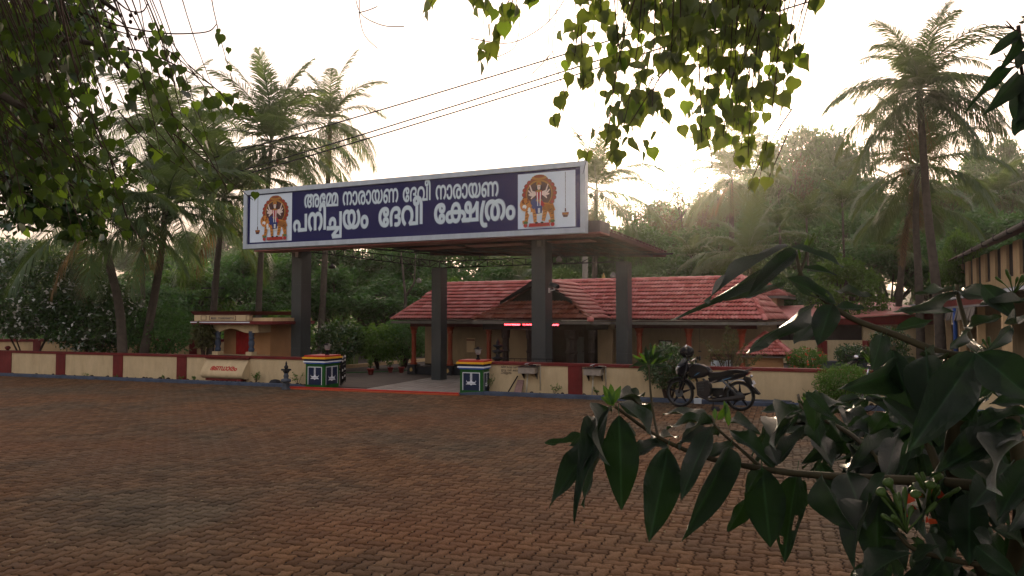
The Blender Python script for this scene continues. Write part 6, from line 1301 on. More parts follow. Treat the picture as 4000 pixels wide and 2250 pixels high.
# a second parked two-wheeler half hidden by leaves and the bicycle beyond the bush
def bicycle(X, Yw, rot, label):
    f = Fr(X, Yw, rot); t = thing('bicycle', label, 'bicycle', f, 0, 0, 0)
    for s0 in (0, 1.02):
        w = MB(); n = 28; pr = [(.335, 0), (.325, .015), (.312, 0), (.325, -.015)]; m = 4
        w.add([(s0 + r * math.cos(2 * math.pi * k / n), y, .335 + r * math.sin(2 * math.pi * k / n)) for k in range(n) for r, y in pr], [(k * m + i, k * m + (i + 1) % m, ((k + 1) % n) * m + (i + 1) % m, ((k + 1) % n) * m + i) for k in range(n) for i in range(m)], 0, True)
        w.build('wheel', M['rubber'], t)
        s = MB()
        for k in range(14): s.tube([(s0, .02 * (-1) ** k, .335), (s0 + .315 * math.cos(k * .4488), 0, .335 + .315 * math.sin(k * .4488))], .0025, 3)
        s.build('spokes', M['chrome'], t)
    MB().tube([(1.02, 0, .335), (.55, 0, .30), (.42, 0, .78), (1.0 - .9, 0, .80), (0, 0, .335)], .014, 6).tube([(.42, 0, .78), (.1, 0, .8), (.55, 0, .30)], .014, 6).build('frame', M['blackpaint'], t)
    MB().tube([(0, 0, .335), (.12, 0, .88)], .014, 6).tube([(.2, -.27, .98), (.13, -.1, .95), (.12, .1, .95), (.2, .27, .98)], .011, 6).build('handlebar', M['chrome'], t)
    MB().tube([(.42, 0, .78), (.41, 0, .9)], .012, 6).box(.33, .56, -.06, .06, .9, .94).build('saddle', M['blackpl'], t)
p = CF.W(7.75, -.45); bicycle(p.x, p.y, 15, 'dark bicycle standing at the right wall, mostly hidden by the foreground leaves')
p = CF.W(9.1, 2.0); 
f2 = Fr(p.x, p.y, 60); t = thing('scooter', 'parked two-wheeler behind the right wall, only bars and mirror showing', 'two-wheeler', f2, 0, 0, 0)
hp = f2.inv(*CF.W(CF.onb(3345, 1400, 2.0)[0], 2.0).xy); hz_ = CF.onb(3345, 1400, 2.0)[1]
MB().tube([(hp[0] - .3, hp[1], hz_ + .08), (hp[0], hp[1], hz_), (hp[0] + .3, hp[1], hz_ + .02)], .017, 6).build('handlebar', M['blackpl'], t)
MB().lathe(hp[0], hp[1], [(.02, hz_ - .02), (.06, hz_), (.05, hz_ + .06), (.01, hz_ + .08)], 10).build('headlight', M['chrome'], t)
MB().tube([(hp[0], hp[1], hz_), (hp[0], hp[1] + .12, .35)], .03, 6).tube([(hp[0], hp[1], .9), (hp[0], hp[1] - 1.0, .55)], [.06, .1], 8).build('body', M['blackpaint'], t)
for yy in (.2, -1.0):
    w = MB(); n = 20; pr = [(.28, 0), (.25, .05), (.2, 0), (.25, -.05)]
    w.add([(hp[0] + y, hp[1] + yy + r * math.cos(2 * math.pi * k / n), .28 + r * math.sin(2 * math.pi * k / n)) for k in range(n) for r, y in pr], [(k * 4 + i, k * 4 + (i + 1) % 4, ((k + 1) % n) * 4 + (i + 1) % 4, ((k + 1) % n) * 4 + i) for k in range(n) for i in range(4)], 0, True)
    w.build('wheel', M['rubber'], t)

# ---------------------------------------------------------------- leaf clouds
NPR = np.random.default_rng(3)
def leaf_cloud(P, size, up=.35, droop=.0, shape=.45, jit=.35):
    """folded leaf blades at points P (n,3): returns V, F(tri), rnd"""
    n = len(P); d = NPR.normal(size=(n, 3)); d[:, 2] -= droop * 1.5; d /= np.linalg.norm(d, axis=1)[:, None]
    nrm = NPR.normal(size=(n, 3)); nrm[:, 2] += up * 3; nrm -= d * (nrm * d).sum(1)[:, None]; nrm /= np.linalg.norm(nrm, axis=1)[:, None] + 1e-9
    s = np.cross(d, nrm); L = size * (1 + jit * NPR.uniform(-1, 1, n))[:, None]; w = L * shape * .5
    a = P; c = P + d * L; m = P + d * L * .45
    l = m + s * w + nrm * w * .35; r = m - s * w + nrm * w * .35
    V = np.stack([a, l, c, r], 1).reshape(-1, 3); k = np.arange(n)[:, None] * 4
    F = np.concatenate([k + [0, 3, 2], k + [0, 2, 1]], 1).reshape(-1, 3)
    return V, F, np.repeat(NPR.random(n), 2)
def shell(c, r, n, inner=.55):
    v = NPR.normal(size=(n, 3)); v /= np.linalg.norm(v, axis=1)[:, None]
    rr = inner + (1 - inner) * NPR.random(n) ** .6
    return np.array(c) + v * rr[:, None] * np.array(r)
def cloud_mesh(name, P, size, m, **k):
    V, F, rn = leaf_cloud(P, size, **k); return npmesh(name, V, F, [m], rn)

# broadleaf tree prototypes: limbs and an uneven crown of clumps (unit: metres, about 6 m wide, 7 m tall)
def tree_proto(seed, m, n=5200, size=.26, sparse=1., h=7., w=3.0, trunk_h=2.4):
    rr = random.Random(seed); blobs = []; tr = MB()
    top = Vector((rr.uniform(-.3, .3), rr.uniform(-.3, .3), trunk_h)); tr.tube([(0, 0, -.5), (rr.uniform(-.1, .1), .05, trunk_h * .5), top], [.20, .16, .13], 8, cap=False)
    for k in range(15):
        an = rr.uniform(0, 6.28); ra = w * math.sqrt(rr.random()) * .82; z = trunk_h + (h - trunk_h) * (1 - (ra / w) ** 2 * .55) * rr.uniform(.35, 1)
        c = Vector((ra * math.cos(an), ra * math.sin(an), z)); r = w * rr.uniform(.22, .38)
        blobs.append((c, r)); mid = (top + c) / 2 + Vector((rr.uniform(-.3, .3), rr.uniform(-.3, .3), rr.uniform(-.1, .4)))
        tr.tube([top - Vector((0, 0, .2)), mid, c], [.09, .05, .02], 5, cap=False)
        for _ in range(3):
            e = c + Vector((rr.gauss(0, 1), rr.gauss(0, 1), rr.gauss(.3, .8))) * r * .7; tr.tube([mid.lerp(c, .6), e], [.03, .01], 4, cap=False)
    tot = sum(r ** 2 for c, r in blobs); P = []
    for c, r in blobs:
        k = int(n * sparse * r * r / tot); P.append(shell(c, (r, r, r * .75), k, .45 if sparse > .6 else .2))
    P = np.concatenate(P); P += NPR.normal(size=P.shape) * .10
    return tr.mesh('trunk', M['bark']), cloud_mesh('crown', P, size, m, droop=.2)
TREES = [tree_proto(s, m, n, sz, sp, h, w, t) for s, m, n, sz, sp, h, w, t in (
    (1, M['l_tree'], 7000, .27, 1, 7, 3.0, 2.0), (2, M['l_tree'], 6500, .24, 1, 8, 2.6, 2.2), (3, M['l_tree_lt'], 5500, .26, 1, 6.5, 2.8, 1.6),
    (4, M['l_tree'], 6500, .30, 1, 9, 3.2, 3.0), (5, M['l_brownish'], 3000, .20, .8, 8.5, 2.6, 2.2), (6, M['l_tree_lt'], 3200, .34, .9, 7, 2.8, 2.2))]
def tree(kind, X, Y, h, w, label, group, z=None, rot=None):
    """plant prototype kind at (X, Y), scaled to height h and width w"""
    base = ((7, 6), (8, 5.2), (6.5, 5.6), (9, 6.4), (8.5, 5.2), (7, 5.6))[kind]
    z = ground_h(X, Y) if z is None else z
    t = thing('tree', label, 'tree', WF, X, Y, z, group); t.scale = (w / base[1], w / base[1], (h) / base[0]); t.rotation_euler = (0, 0, R.uniform(0, 6.28) if rot is None else rot)
    link('trunk', TREES[kind][0], t); link('crown', TREES[kind][1], t)
    return t
def where(px):
    for x, w in ((130, 'behind the big flowering shrub'), (330, 'behind the lower flowering shrub'), (500, 'behind the left-leaning palm'), (640, 'behind the right-leaning palm'), (790, 'left of the electric pole'), (950, 'behind the small shrine'), (1080, 'behind the full-crowned palm'), (1190, 'at the front left column'), (1290, 'behind the slender palm trunk'),
                 (1400, 'behind the tall grass clump'), (1520, 'behind the leafy bushes by the pots'), (1640, 'beside the slim bare tree'), (1760, 'behind the rear left column'), (1900, 'above the left roof slope of the temple'), (2030, 'above the porch gable'), (2140, 'behind the front right column'), (2230, 'just right of the front right column'), (2330, 'behind the pale round pole'), (2420, 'behind the rear right column'),
                 (2520, 'below the tip of the canopy roof'), (2640, 'right of the canopy roof tip'), (2720, 'over the middle of the right roof slope'), (2820, 'beside the half covered palm'), (2910, 'behind the young arching palm'), (3020, 'over the right end of the temple ridge'), (3090, 'over the cream roof room'), (3180, 'behind the left areca palm'), (3270, 'behind the right areca palm'),
                 (3370, 'right of the areca palms'), (3450, 'over the low wing'), (3540, 'left of the large palm trunk'), (3640, 'behind the large palm'), (3720, 'right of the large palm trunk'), (3800, 'over the left end of the long building'), (3900, 'over the gutter of the long building'), (9999, 'at the right edge over the long building')):
        if px <= x: return w
def tree_px(kind, px, ptop, Y, wpx, label, group):
    if group: label = label + ' ' + where(px)
    """tree whose crown top shows at (px, ptop) from depth Y and is wpx wide"""
    p = at(px, ptop, Y); z = ground_h(p.x, Y)
    return tree(kind, p.x, Y, (p.z - z) * 1.03, wpx / FPX * Y, label, group, z)
G1, G2, G3, G4 = 'trees of the wood behind the temple', 'hazy trees far behind the right side', 'blue distant trees on the left', 'thin trees before the sunrise glow'
dense = 'dense green tree'
for i, (px, pt, Y, wp, k) in enumerate([
    (60, 960, 44, 520, 0), (420, 1010, 50, 420, 1), (680, 1000, 52, 400, 3), (300, 1090, 38, 460, 2), (560, 1120, 38, 420, 0), (760, 1060, 41, 430, 2), (900, 950, 46, 430, 1), (1000, 990, 40, 420, 0), (1120, 930, 50, 440, 3),
    (1260, 940, 42, 480, 0), (1420, 930, 44, 460, 1), (1560, 920, 46, 500, 3), (1700, 950, 40, 460, 0), (1850, 930, 46, 480, 2), (1990, 960, 41, 440, 1), (2120, 920, 47, 480, 3), (2250, 940, 42, 440, 0), (2380, 900, 47, 460, 2), (2500, 900, 42, 400, 0),
    (2620, 900, 48, 460, 3), (2760, 920, 44, 440, 1), (2900, 900, 50, 480, 0), (3050, 880, 46, 460, 3), (3200, 900, 44, 460, 1), (3350, 860, 50, 480, 0), (3480, 900, 45, 440, 3), (3650, 860, 52, 520, 1), (3820, 850, 54, 520, 0), (3980, 840, 50, 520, 3),
    (1300, 1060, 35, 420, 0), (1500, 1050, 36, 460, 1), (1720, 1080, 37, 400, 2), (1950, 1060, 37, 380, 0), (2150, 1050, 38, 420, 2), (2450, 1000, 38, 420, 1), (2650, 1010, 39, 420, 0), (2850, 1000, 40, 420, 2), (3000, 1010, 40, 380, 1), (1150, 1080, 34, 380, 1)]):
    tree_px(k, px, pt, Y, wp, ('low nearer ' if pt >= 1040 else 'nearer ' if Y < 42 else 'tall back-row ' if Y > 47.5 else '') + dense, G1)
for px, pt, Y, wp, k in [(3060, 570, 85, 420, 3), (3230, 600, 88, 380, 0), (3390, 680, 84, 300, 1), (3120, 700, 80, 380, 0), (3760, 585, 80, 300, 1), (3880, 590, 84, 260, 3), (3950, 700, 80, 340, 0), (3300, 760, 76, 420, 3), (3560, 760, 78, 420, 1), (2980, 740, 78, 320, 0), (3740, 780, 74, 420, 0), (2900, 820, 72, 360, 3)]:
    tree_px(k, px, pt - (45 if px > 3000 else 0), Y, wp, ('tall ' if pt < 650 else 'lower ') + 'grey-green hazy tree far off', G2)
for px, pt, Y, wp, k in [(2400, 830, 66, 340, 1), (2540, 800, 70, 360, 3), (2660, 830, 64, 340, 0), (2790, 760, 72, 360, 3), (2900, 740, 70, 340, 1), (3010, 660, 74, 340, 0), (2960, 860, 60, 360, 3), (2300, 850, 62, 320, 0)]:
    tree_px(k, px, pt, Y, wp, 'mid-distance hazy green tree', G2)
for px, pt, Y, wp, k in [(255, 935, 120, 220, 0), (190, 970, 110, 200, 1), (420, 945, 125, 240, 3), (560, 950, 118, 220, 0), (760, 910, 110, 300, 3), (880, 900, 105, 260, 0), (650, 960, 112, 240, 1), (60, 985, 105, 240, 3), (1000, 930, 100, 260, 1)]:
    tree_px(k, px, pt, Y, wp, 'blue-green distant tree on the low hill', G3)
for px, pt, Y, wp, k in [(2680, 710, 58, 300, 4), (2560, 860, 52, 260, 4), (2800, 800, 62, 280, 4), (2480, 790, 55, 200, 4), (3080, 610, 76, 260, 4), (2740, 860, 50, 300, 4), (3620, 620, 70, 260, 4), (3960, 760, 60, 260, 4)]:
    tree_px(k, px, pt, Y, wp, 'thin open-crowned brownish tree against the sky', G4)
tree_px(2, 3290, 1010, 33, 360, 'bright green leafy tree between the temple and the right building', None)
tree_px(5, 3760, 910, 36, 220, 'small light green tree above the eave of the right building', None)

# bushes
def bush(name, px, py, Y, rx, rz, n, size, m, label, cat='bush', group=None, z0=0., flowers=None, ry=None, inner=.5):
    w = at(px, py, Y); ry = ry or rx
    t = thing(name, label, cat, WF, w.x, Y, z0, group)
    P = shell((0, 0, w.z - z0), (rx, ry, rz), n, inner); P += NPR.normal(size=P.shape) * .03; P = P[P[:, 2] > .03]
    link('foliage', cloud_mesh('foliage', P, size, m, droop=.0), t)
    s = MB()
    for k in range(7):
        an = R.uniform(0, 6.28); s.tube([(.05 * math.cos(an), .05 * math.sin(an), 0), (rx * .3 * math.cos(an), ry * .3 * math.sin(an), (w.z - z0) * .6), (rx * .7 * math.cos(an), ry * .7 * math.sin(an), (w.z - z0) * 1.1)], [.03, .02, .008], 5)
    link('stem', s.mesh('stem', M['twig']), t)
    if flowers:
        fn, fs, fm = flowers; P = shell((0, 0, w.z - z0), (rx * 1.0, ry * 1.0, rz * 1.0), fn, .95); P = P[(P[:, 1] < .3) & (P[:, 2] > .1)]
        V1, F1, r1 = leaf_cloud(P, fs, up=.8, shape=.7); V2, F2, r2 = leaf_cloud(P, fs, up=.8, shape=.7)
        tag(link('flowers', npmesh('flowers', np.concatenate([V1, V2]), np.concatenate([F1, F2 + len(V1)]), [fm], np.concatenate([r1, r2])), t), kind='stuff')
    return t
bush('flowering_tree', 120, 1130, 26.5, 2.7, 1.75, 20000, .14, M['l_bush'], 'big dark shrub tree dotted with white flowers behind the left wall', 'tree', flowers=(520, .13, M['l_flower']))
bush('flowering_tree', 380, 1240, 26.2, 1.8, 1.3, 9000, .14, M['l_bush'], 'lower white-flowered shrub reaching toward the leaning palm trunks', 'tree', flowers=(240, .12, M['l_flower']))
bush('shrub', 620, 1290, 26, 1.3, .9, 3600, .13, M['l_tree'], 'loose green shrub between the palm trunks and the small shrine')
bush('shrub', 800, 1310, 23.2, .34, .42, 700, .16, M['l_brownish'], 'olive brown croton shrub left of the small shrine')
for i, (px, py, Y, rx, rz, lb) in enumerate([(1120, 1300, 26, .9, .8, 'glossy green bush between the small shrine and the left gate column'), (1330, 1330, 27, .9, .75, 'green bush behind the left gate pillar'), (1480, 1340, 27.5, .9, .7, 'leafy bush above the first red pot'), (1580, 1320, 28, .9, .8, 'leafy bush touching the left end of the temple')]):
    bush('bush', px, py, Y, rx, rz, 3000, .13, [M['l_tree_lt'], M['l_bush'], M['l_tree_lt'], M['l_tree']][i], lb, group='bushes left of the temple')
bush('bush', 2610, 1430, 17.0, .62, .52, 3600, .075, M['l_bush'], 'dark glossy bush with pointed shoots just left of the motorcycle', ry=.4)
bush('bush', 3300, 1500, 15.6, .62, .42, 5200, .055, M['l_tree_lt'], 'rounded clipped bush spilling over the right wall', ry=.42)
bush('flower_bush', 3150, 1405, 19.5, .5, .3, 1600, .08, M['l_tree_lt'], 'green bush with orange-red flowers below the kiosk', flowers=(60, .08, M['l_redfl']))
bush('bush', 3330, 1385, 24.0, .55, .33, 1500, .10, M['l_bush'], 'grey-green bush in the raised bed before the low wing')
bush('bush', 3470, 1350, 23.5, .6, .6, 1800, .10, M['l_bush'], 'dark bush behind the large palm trunk')
bush('bush', 3560, 1480, 19.0, .7, .35, 1600, .10, M['l_tree_lt'], 'low plants behind the wall at the foot of the large palm', ry=.5)
# loose branching shrub behind the bike
sb_ = at(2850, 1400, 17.6); t = thing('loose_shrub', 'tall loose shrub with upright leafy sprays behind the motorcycle seat', 'shrub', WF, sb_.x, 17.6, 0)
s = MB(); P = []
for (px, py) in ((2750, 1330), (2765, 1345), (2830, 1300), (2840, 1275), (2870, 1290), (2880, 1330), (2910, 1345), (2930, 1370), (2800, 1370), (2860, 1370), (2900, 1400), (2960, 1395), (2830, 1400), (2985, 1380), (2770, 1400), (2820, 1345)):
    e = at(px, py, 17.6 + R.uniform(-.3, .3)) - Vector((sb_.x, 17.6, 0)); m_ = Vector((e.x * .4, e.y * .5, e.z * .65)); s.tube([(0, 0, 0), m_, e], [.018, .01, .004], 4)
    for k in range(46): P.append(m_.lerp(e, R.uniform(.2, 1.03)) + Vector((R.gauss(0, .035), R.gauss(0, .035), R.gauss(0, .03))))
link('stem', s.mesh('stem', M['twig']), t); link('foliage', cloud_mesh('foliage', np.array(P), .065, M['l_brownish'], up=.1, shape=.6), t)
# small weeds along the kerb
wi = 0
for px, py, h, n, lb in [(640, 1478, .13, 50, 'left of the third pilaster'), (705, 1480, .12, 40, 'before the third pilaster'), (760, 1478, .15, 60, 'right of the fourth pilaster'), (905, 1484, .18, 70, 'under the donation chest'), (1000, 1480, .34, 150, 'at the right corner of the donation chest'), (1165, 1500, .34, 90, 'right of the stone lamp'), (1905, 1530, .48, 220, 'against the right gate pillar'), (2165, 1545, .34, 34, 'standing alone between the basin and pilaster'), (2335, 1550, .2, 50, 'under the second basin'), (340, 1475, .1, 30, 'before the second panel'), (455, 1477, .08, 30, 'at the second pilaster foot')]:
    a, z = CF.onb(px, py, .28); t = thing('weed', 'small green weed growing on the kerb soil ' + lb, 'weed', CF, a, .28, .04, 'weeds along the kerb')
    s = MB(); P = []
    for k in range(max(3, n // 16)):
        e = Vector((R.gauss(0, h * .38), R.gauss(0, .05), h * R.uniform(.6, 1))); s.tube([(0, 0, 0), (e.x * .4, e.y * .4, e.z * .5), e], [.006, .005, .002], 3)
        for j in range(n // max(3, n // 16)): P.append(Vector((e.x * .4, e.y * .4, e.z * .5)).lerp(e, R.random()) + Vector((R.gauss(0, .012), R.gauss(0, .012), R.gauss(0, .012))))
    link('stem', s.mesh('stem', M['twig_green']), t); link('leaves', cloud_mesh('leaves', np.array(P), .06 if n != 34 else .075, M['l_tree_lt'], up=.3, shape=.35), t)
    tag(t, cat='weed')
# potted plants
for px, py, s_, lb in ((1448, 1464, 1., 'red pot with a young plant, nearest and leftmost of three'), (1525, 1455, .85, 'red pot with sparse plant, middle of three'), (1568, 1456, .95, 'red pot with plant nearest the temple corner')):
    a, b = CF.onz(px, py); t = thing('potted_plant', lb, 'potted plant', CF, a, b, 0, 'red pots on the inner yard')
    MB().lathe(a, b, [(.075 * s_, 0), (.11 * s_, .17 * s_), (.125 * s_, .175 * s_), (.125 * s_, .21 * s_), (.10 * s_, .205 * s_)], 16).build('pot', M['pot'], t)
    s = MB(); P = []
    for k in range(5):
        e = Vector((R.gauss(0, .07), R.gauss(0, .07), .2 * s_ + R.uniform(.18, .42) * s_)); s.tube([(a, b, .18 * s_), (a + e.x, b + e.y, e.z)], .005, 3)
        for j in range(36): P.append(Vector((0, 0, .2)).lerp(e, R.uniform(.2, 1)) + Vector((R.gauss(0, .03), R.gauss(0, .03), R.gauss(0, .03))))
    s.build('stem', M['twig_green'], t); link('leaves', cloud_mesh('leaves', np.array(P), .06, M['l_tree_lt'], shape=.5), t)
# tall grass clump
g0 = at(1340, 1330, 29.); t = thing('grass_clump', 'tall arching clump of elephant grass right of the front left column', 'grass', WF, g0.x, 29, 0)
V, F = [], []
for k in range(230):
    an = R.uniform(0, 6.28); L = R.uniform(1.6, 2.9); lean = R.uniform(.1, .75); w = .02; base = Vector((R.gauss(0, .2), R.gauss(0, .2), 0)); dx = Vector((math.cos(an), math.sin(an), 0)); sd_ = Vector((-dx.y, dx.x, 0)); n = 7
    for i in range(n + 1):
        u = i / n; p = base + dx * (lean * L * u * u * .8 + .1 * u) + Vector((0, 0, L * (u - lean * .55 * u * u * u) * .95)); ww = w * (1 - u * .9)
        V += [p + sd_ * ww, p - sd_ * ww]
        if i < n: b_ = len(V) - 2; F.append((b_, b_ + 1, b_ + 3, b_ + 2))
link('blades', npmesh('blades', V, F, [M['l_grass']], NPR.random(len(F))), t)
# slim bare trees against the dark wood
for px, pt, pb, lb in ((1585, 1080, 1300, 'slim pale tree with forked bare trunk left of the temple roof'), ):
    p = at(px, pb, 30); q_ = at(px - 10, pt, 30)
    MB().tube([(p.x, 30, 0), (p.x - .05, 30, 1.6), (q_.x + .1, 30, 2.7), (q_.x - .1, 30, 4.6)], [.09, .07, .06, .03], 7).tube([(q_.x + .1, 30, 2.7), (q_.x + .45, 30, 3.3), (q_.x + .5, 30, 4.5)], [.05, .04, .02], 6).solo('bare_tree', M['trunk'], WF, (p.x, 30, 0), lb, 'tree')

# undergrowth closing the wood near the ground: nobody could count these leaves
P = []
for k in range(260):
    Y = R.uniform(36, 58); x = R.uniform(-.75, .72) * Y
    if x > 18 and Y < 46: continue
    r = R.uniform(1.2, 2.4); P.append(shell((x, Y, ground_h(x, Y) + r * .5), (r * 1.3, r, r * R.uniform(.8, 1.3)), 170, .6))
u = cloud_mesh('undergrowth', np.concatenate(P) - np.array((0, 45, 0)), .34, M['l_tree'], droop=.2)
o = link('undergrowth', u); o.location = (0, 45, 0); tag(o, kind='stuff')
# ---------------------------------------------------------------- palms
def frond_mesh(e0, droop, L, m, nl=74, lw=.042, ll=.26, hang=.5, seed=0, nm='frond'):
    rr = random.Random(seed); n = 14; pts = []; p = Vector((0, 0, 0)); V, F, C = [], [], []
    for i in range(n + 1):
        u = i / n; a = rad(e0 - droop * u ** 1.25); pts.append((p.copy(), a)); p = p + Vector((math.cos(a), 0, math.sin(a))) * (L / n)
    for i in range(n):                                          # rachis
        (a_p, a1), (b_p, a2) = pts[i], pts[i + 1]; w0, w1 = .035 * (1 - i / n) + .006, .035 * (1 - (i + 1) / n) + .006; k = len(V)
        V += [a_p + Vector((0, w0, 0)), a_p + Vector((0, -w0, 0)), a_p - Vector((0, 0, w0 * 1.3)), b_p + Vector((0, w1, 0)), b_p + Vector((0, -w1, 0)), b_p - Vector((0, 0, w1 * 1.3))]
        F += [(k, k + 3, k + 4), (k, k + 4, k + 1), (k + 1, k + 4, k + 5), (k + 1, k + 5, k + 2), (k + 2, k + 5, k + 3), (k + 2, k + 3, k)]
    for s in (-1, 1):
        for j in range(nl):
            u = .10 + .90 * (j + rr.random() * .6) / nl
            if rr.random() < .05: continue
            i = min(int(u * n), n - 1); f = u * n - i; c = pts[i][0].lerp(pts[i + 1][0], f); a = pts[i][1]
            fw = Vector((math.cos(a), 0, math.sin(a))); upv = Vector((-math.sin(a), 0, math.cos(a)))
            l = L * ll * (math.sin(math.pi * min(1, .18 + .80 * u)) ** .55) * rr.uniform(.85, 1.1); sw = .35 + .6 * u
            d = (Vector((0, s, 0)) * (1 - sw * .35) + fw * sw + upv * rr.uniform(-.05, .25)).normalized()
            wd = (fw * .9 + upv * .25).normalized() * lw * rr.uniform(.8, 1.1)
            m1 = c + d * l * .5 - Vector((0, 0, l * .10 * hang)); t_ = c + d * l * .95 - Vector((0, 0, l * (.55 * hang + rr.uniform(0, .15))))
            k = len(V); V += [c - wd * .5, c + wd * .5, m1 - wd * .6, m1 + wd * .6, t_]
            F += [(k, k + 2, k + 3), (k, k + 3, k + 1), (k + 2, k + 4, k + 3)]
    return npmesh(nm, V, F, [m], NPR.random(len(F)))
FR = [frond_mesh(e, d, 1.0 * 4.2, M['l_palm'], seed=i, hang=h) for i, (e, d, h) in enumerate([(82, 45, .25), (66, 75, .4), (50, 90, .5), (32, 85, .6), (14, 75, .8), (-6, 62, 1.), (-30, 45, 1.1)])]
FD = frond_mesh(-52, 30, 3.4, M['l_drypalm'], seed=9, hang=1.3, nl=34)
FRf = [frond_mesh(e, d, 1.6, M['l_palm'], seed=20 + i, nl=22, lw=.05, ll=.34, hang=h, nm='areca_frond') for i, (e, d, h) in enumerate([(75, 60, .5), (50, 85, .8), (20, 80, 1.)])]
def nut_mesh():
    b = MB(); b.lathe(0, 0, [(.02, -.14), (.09, -.09), (.115, 0), (.09, .09), (.02, .14)], 10); return b.mesh('coconut', M['l_bush'])
NUT = nut_mesh()
def palm(path, Y, L, label, n=25, group='coconut palms', r0=.17, seed=0, dry=2, nuts=5, lowcut=6, base=None, low=.78):
    """path: trunk pixels from foot to crown at depth Y"""
    rr = random.Random(seed); P = [at(x, y, Y) for x, y in path]
    if base is not None: P[0].z = base
    o = P[0].copy(); t = thing('coconut_palm', label, 'palm tree', WF, o.x, Y, o.z, group)
    s = MB(); pts = []; K = 8
    for i in range(len(P) - 1):
        for k in range(K): pts.append(P[i].lerp(P[i + 1], k / K))
    pts.append(P[-1]); n_ = len(pts)
    for _ in range(6): pts = [pts[0]] + [(pts[i - 1] + pts[i] * 2 + pts[i + 1]) / 4 for i in range(1, n_ - 1)] + [pts[-1]]
    rad_ = []; full = []
    for i in range(n_ - 1):                                     # ringed bark: small steps along the stem
        for k in range(5):
            u = (i + k / 5) / (n_ - 1); full.append(pts[i].lerp(pts[i + 1], k / 5)); rad_.append(r0 * (1.0 - .45 * u) * (1.25 if u < .03 else 1) * (1 + .035 * (k % 2)))
    s.tube([p - o for p in full], rad_, 10); link('trunk', s.mesh('trunk', M['trunk']), t)
    c = P[-1] - o; sc_ = L / 4.2
    for k in range(n):
        v = min(6, int(7 * ((k + .5) / n) ** low)); v = max(0, min(lowcut, v + rr.choice((-1, 0, 0))))
        m = Matrix.Translation(c + Vector((0, 0, .1 - .25 * k / n))) @ Matrix.Rotation(k * 2.4 + rr.uniform(-.3, .3), 4, 'Z') @ Matrix.Rotation(rr.gauss(0, .08), 4, 'Y') @ Matrix.Scale(sc_ * rr.uniform(.88, 1.08), 4)
        link('frond', FR[v], t, m)
    for k in range(dry):
        link('dry_frond', FD, t, Matrix.Translation(c - Vector((0, 0, .3))) @ Matrix.Rotation(rr.uniform(0, 6.28), 4, 'Z') @ Matrix.Scale(sc_ * rr.uniform(.7, 1), 4))
    for k in range(nuts):
        an = rr.uniform(0, 6.28); link('coconut', NUT, t, Matrix.Translation(c + Vector((.28 * math.cos(an), .28 * math.sin(an), -.25 - rr.random() * .3))))
    return t
palm([(486, 1400), (470, 1200), (410, 960), (372, 830)], 24, 3.6, 'coconut palm with trunk leaning left behind the left wall', seed=1, n=24, r0=.165, base=-.1, dry=2)
palm([(545, 1400), (590, 1230), (630, 1000), (648, 800)], 25, 3.7, 'coconut palm with trunk leaning right beside the left-leaning one', seed=2, n=24, r0=.165, base=-.1, dry=2)
palm([(566, 1330), (556, 1080), (562, 860), (640, 500)], 31, 3.6, 'tall coconut palm rising between the two leaning palms', seed=3, r0=.11, base=-.1)
palm([(1003, 1320), (1018, 1000), (1040, 800), (1060, 560)], 29, 3.9, 'full-crowned coconut palm whose trunk stands right of the small shrine', seed=4, n=26, r0=.13, base=-.1, dry=2)
palm([(1248, 1350), (1265, 1100), (1278, 800), (1290, 470)], 33, 3.2, 'slender coconut palm with the highest crown just left of the sign', seed=5, r0=.16, base=-.1, n=20)
palm([(820, 1300), (850, 1000), (880, 760)], 30, 4.4, 'coconut palm with low spreading fronds behind the leftmost end of the sign', seed=6, r0=.15, base=-.1, dry=2)
palm([(3680, 1500), (3668, 1200), (3622, 830), (3590, 345)], 25, 3.45, 'large hazy coconut palm rising high above the right building', seed=7, r0=.18, n=40, base=-.1, dry=2, low=.5)
palm([(3600, 1480), (3590, 1100), (3575, 860), (3585, 640)], 30, 3.5, 'coconut palm just behind the large one, with a lower crown', seed=8, r0=.17, base=-.1, n=20)
palm([(3500, 1400), (3515, 1100), (3540, 900), (3560, 790)], 33, 3.6, 'shorter coconut palm with reddish trunk left of the large palm', seed=9, r0=.16, base=-.1, n=16)
palm([(2862, 1180), (2858, 900), (2856, 690)], 46, 4.0, 'coconut palm half covered by the hanging heart leaves', seed=10, r0=.20, n=20)
palm([(2806, 1150), (2805, 760)], 52, 2.4, 'thin palm beside the covered coconut palm', seed=11, r0=.13, n=12, nuts=0, dry=1)
palm([(2320, 1250), (2325, 900), (2330, 740)], 38, 3.9, 'coconut palm behind the right end of the sign', seed=12, r0=.17, n=20)
palm([(2930, 1250), (2925, 1060), (2920, 1000)], 36, 3.4, 'young coconut palm with low arching fronds behind the temple roof', seed=13, r0=.18, n=18, nuts=0)
palm([(3900, 1000), (3905, 760)], 60, 3.8, 'coconut palm far behind the right building', seed=14, r0=.18, n=16)
palm([(3440, 1250), (3430, 1000)], 44, 3.6, 'coconut palm in the wood left of the large palm', seed=15, r0=.16, n=16, nuts=0)
palm([(2060, 1300), (2040, 1100)], 36, 2.6, 'low palm behind the temple ridge seen under the canopy', seed=16, r0=.14, n=14, nuts=0, dry=0)
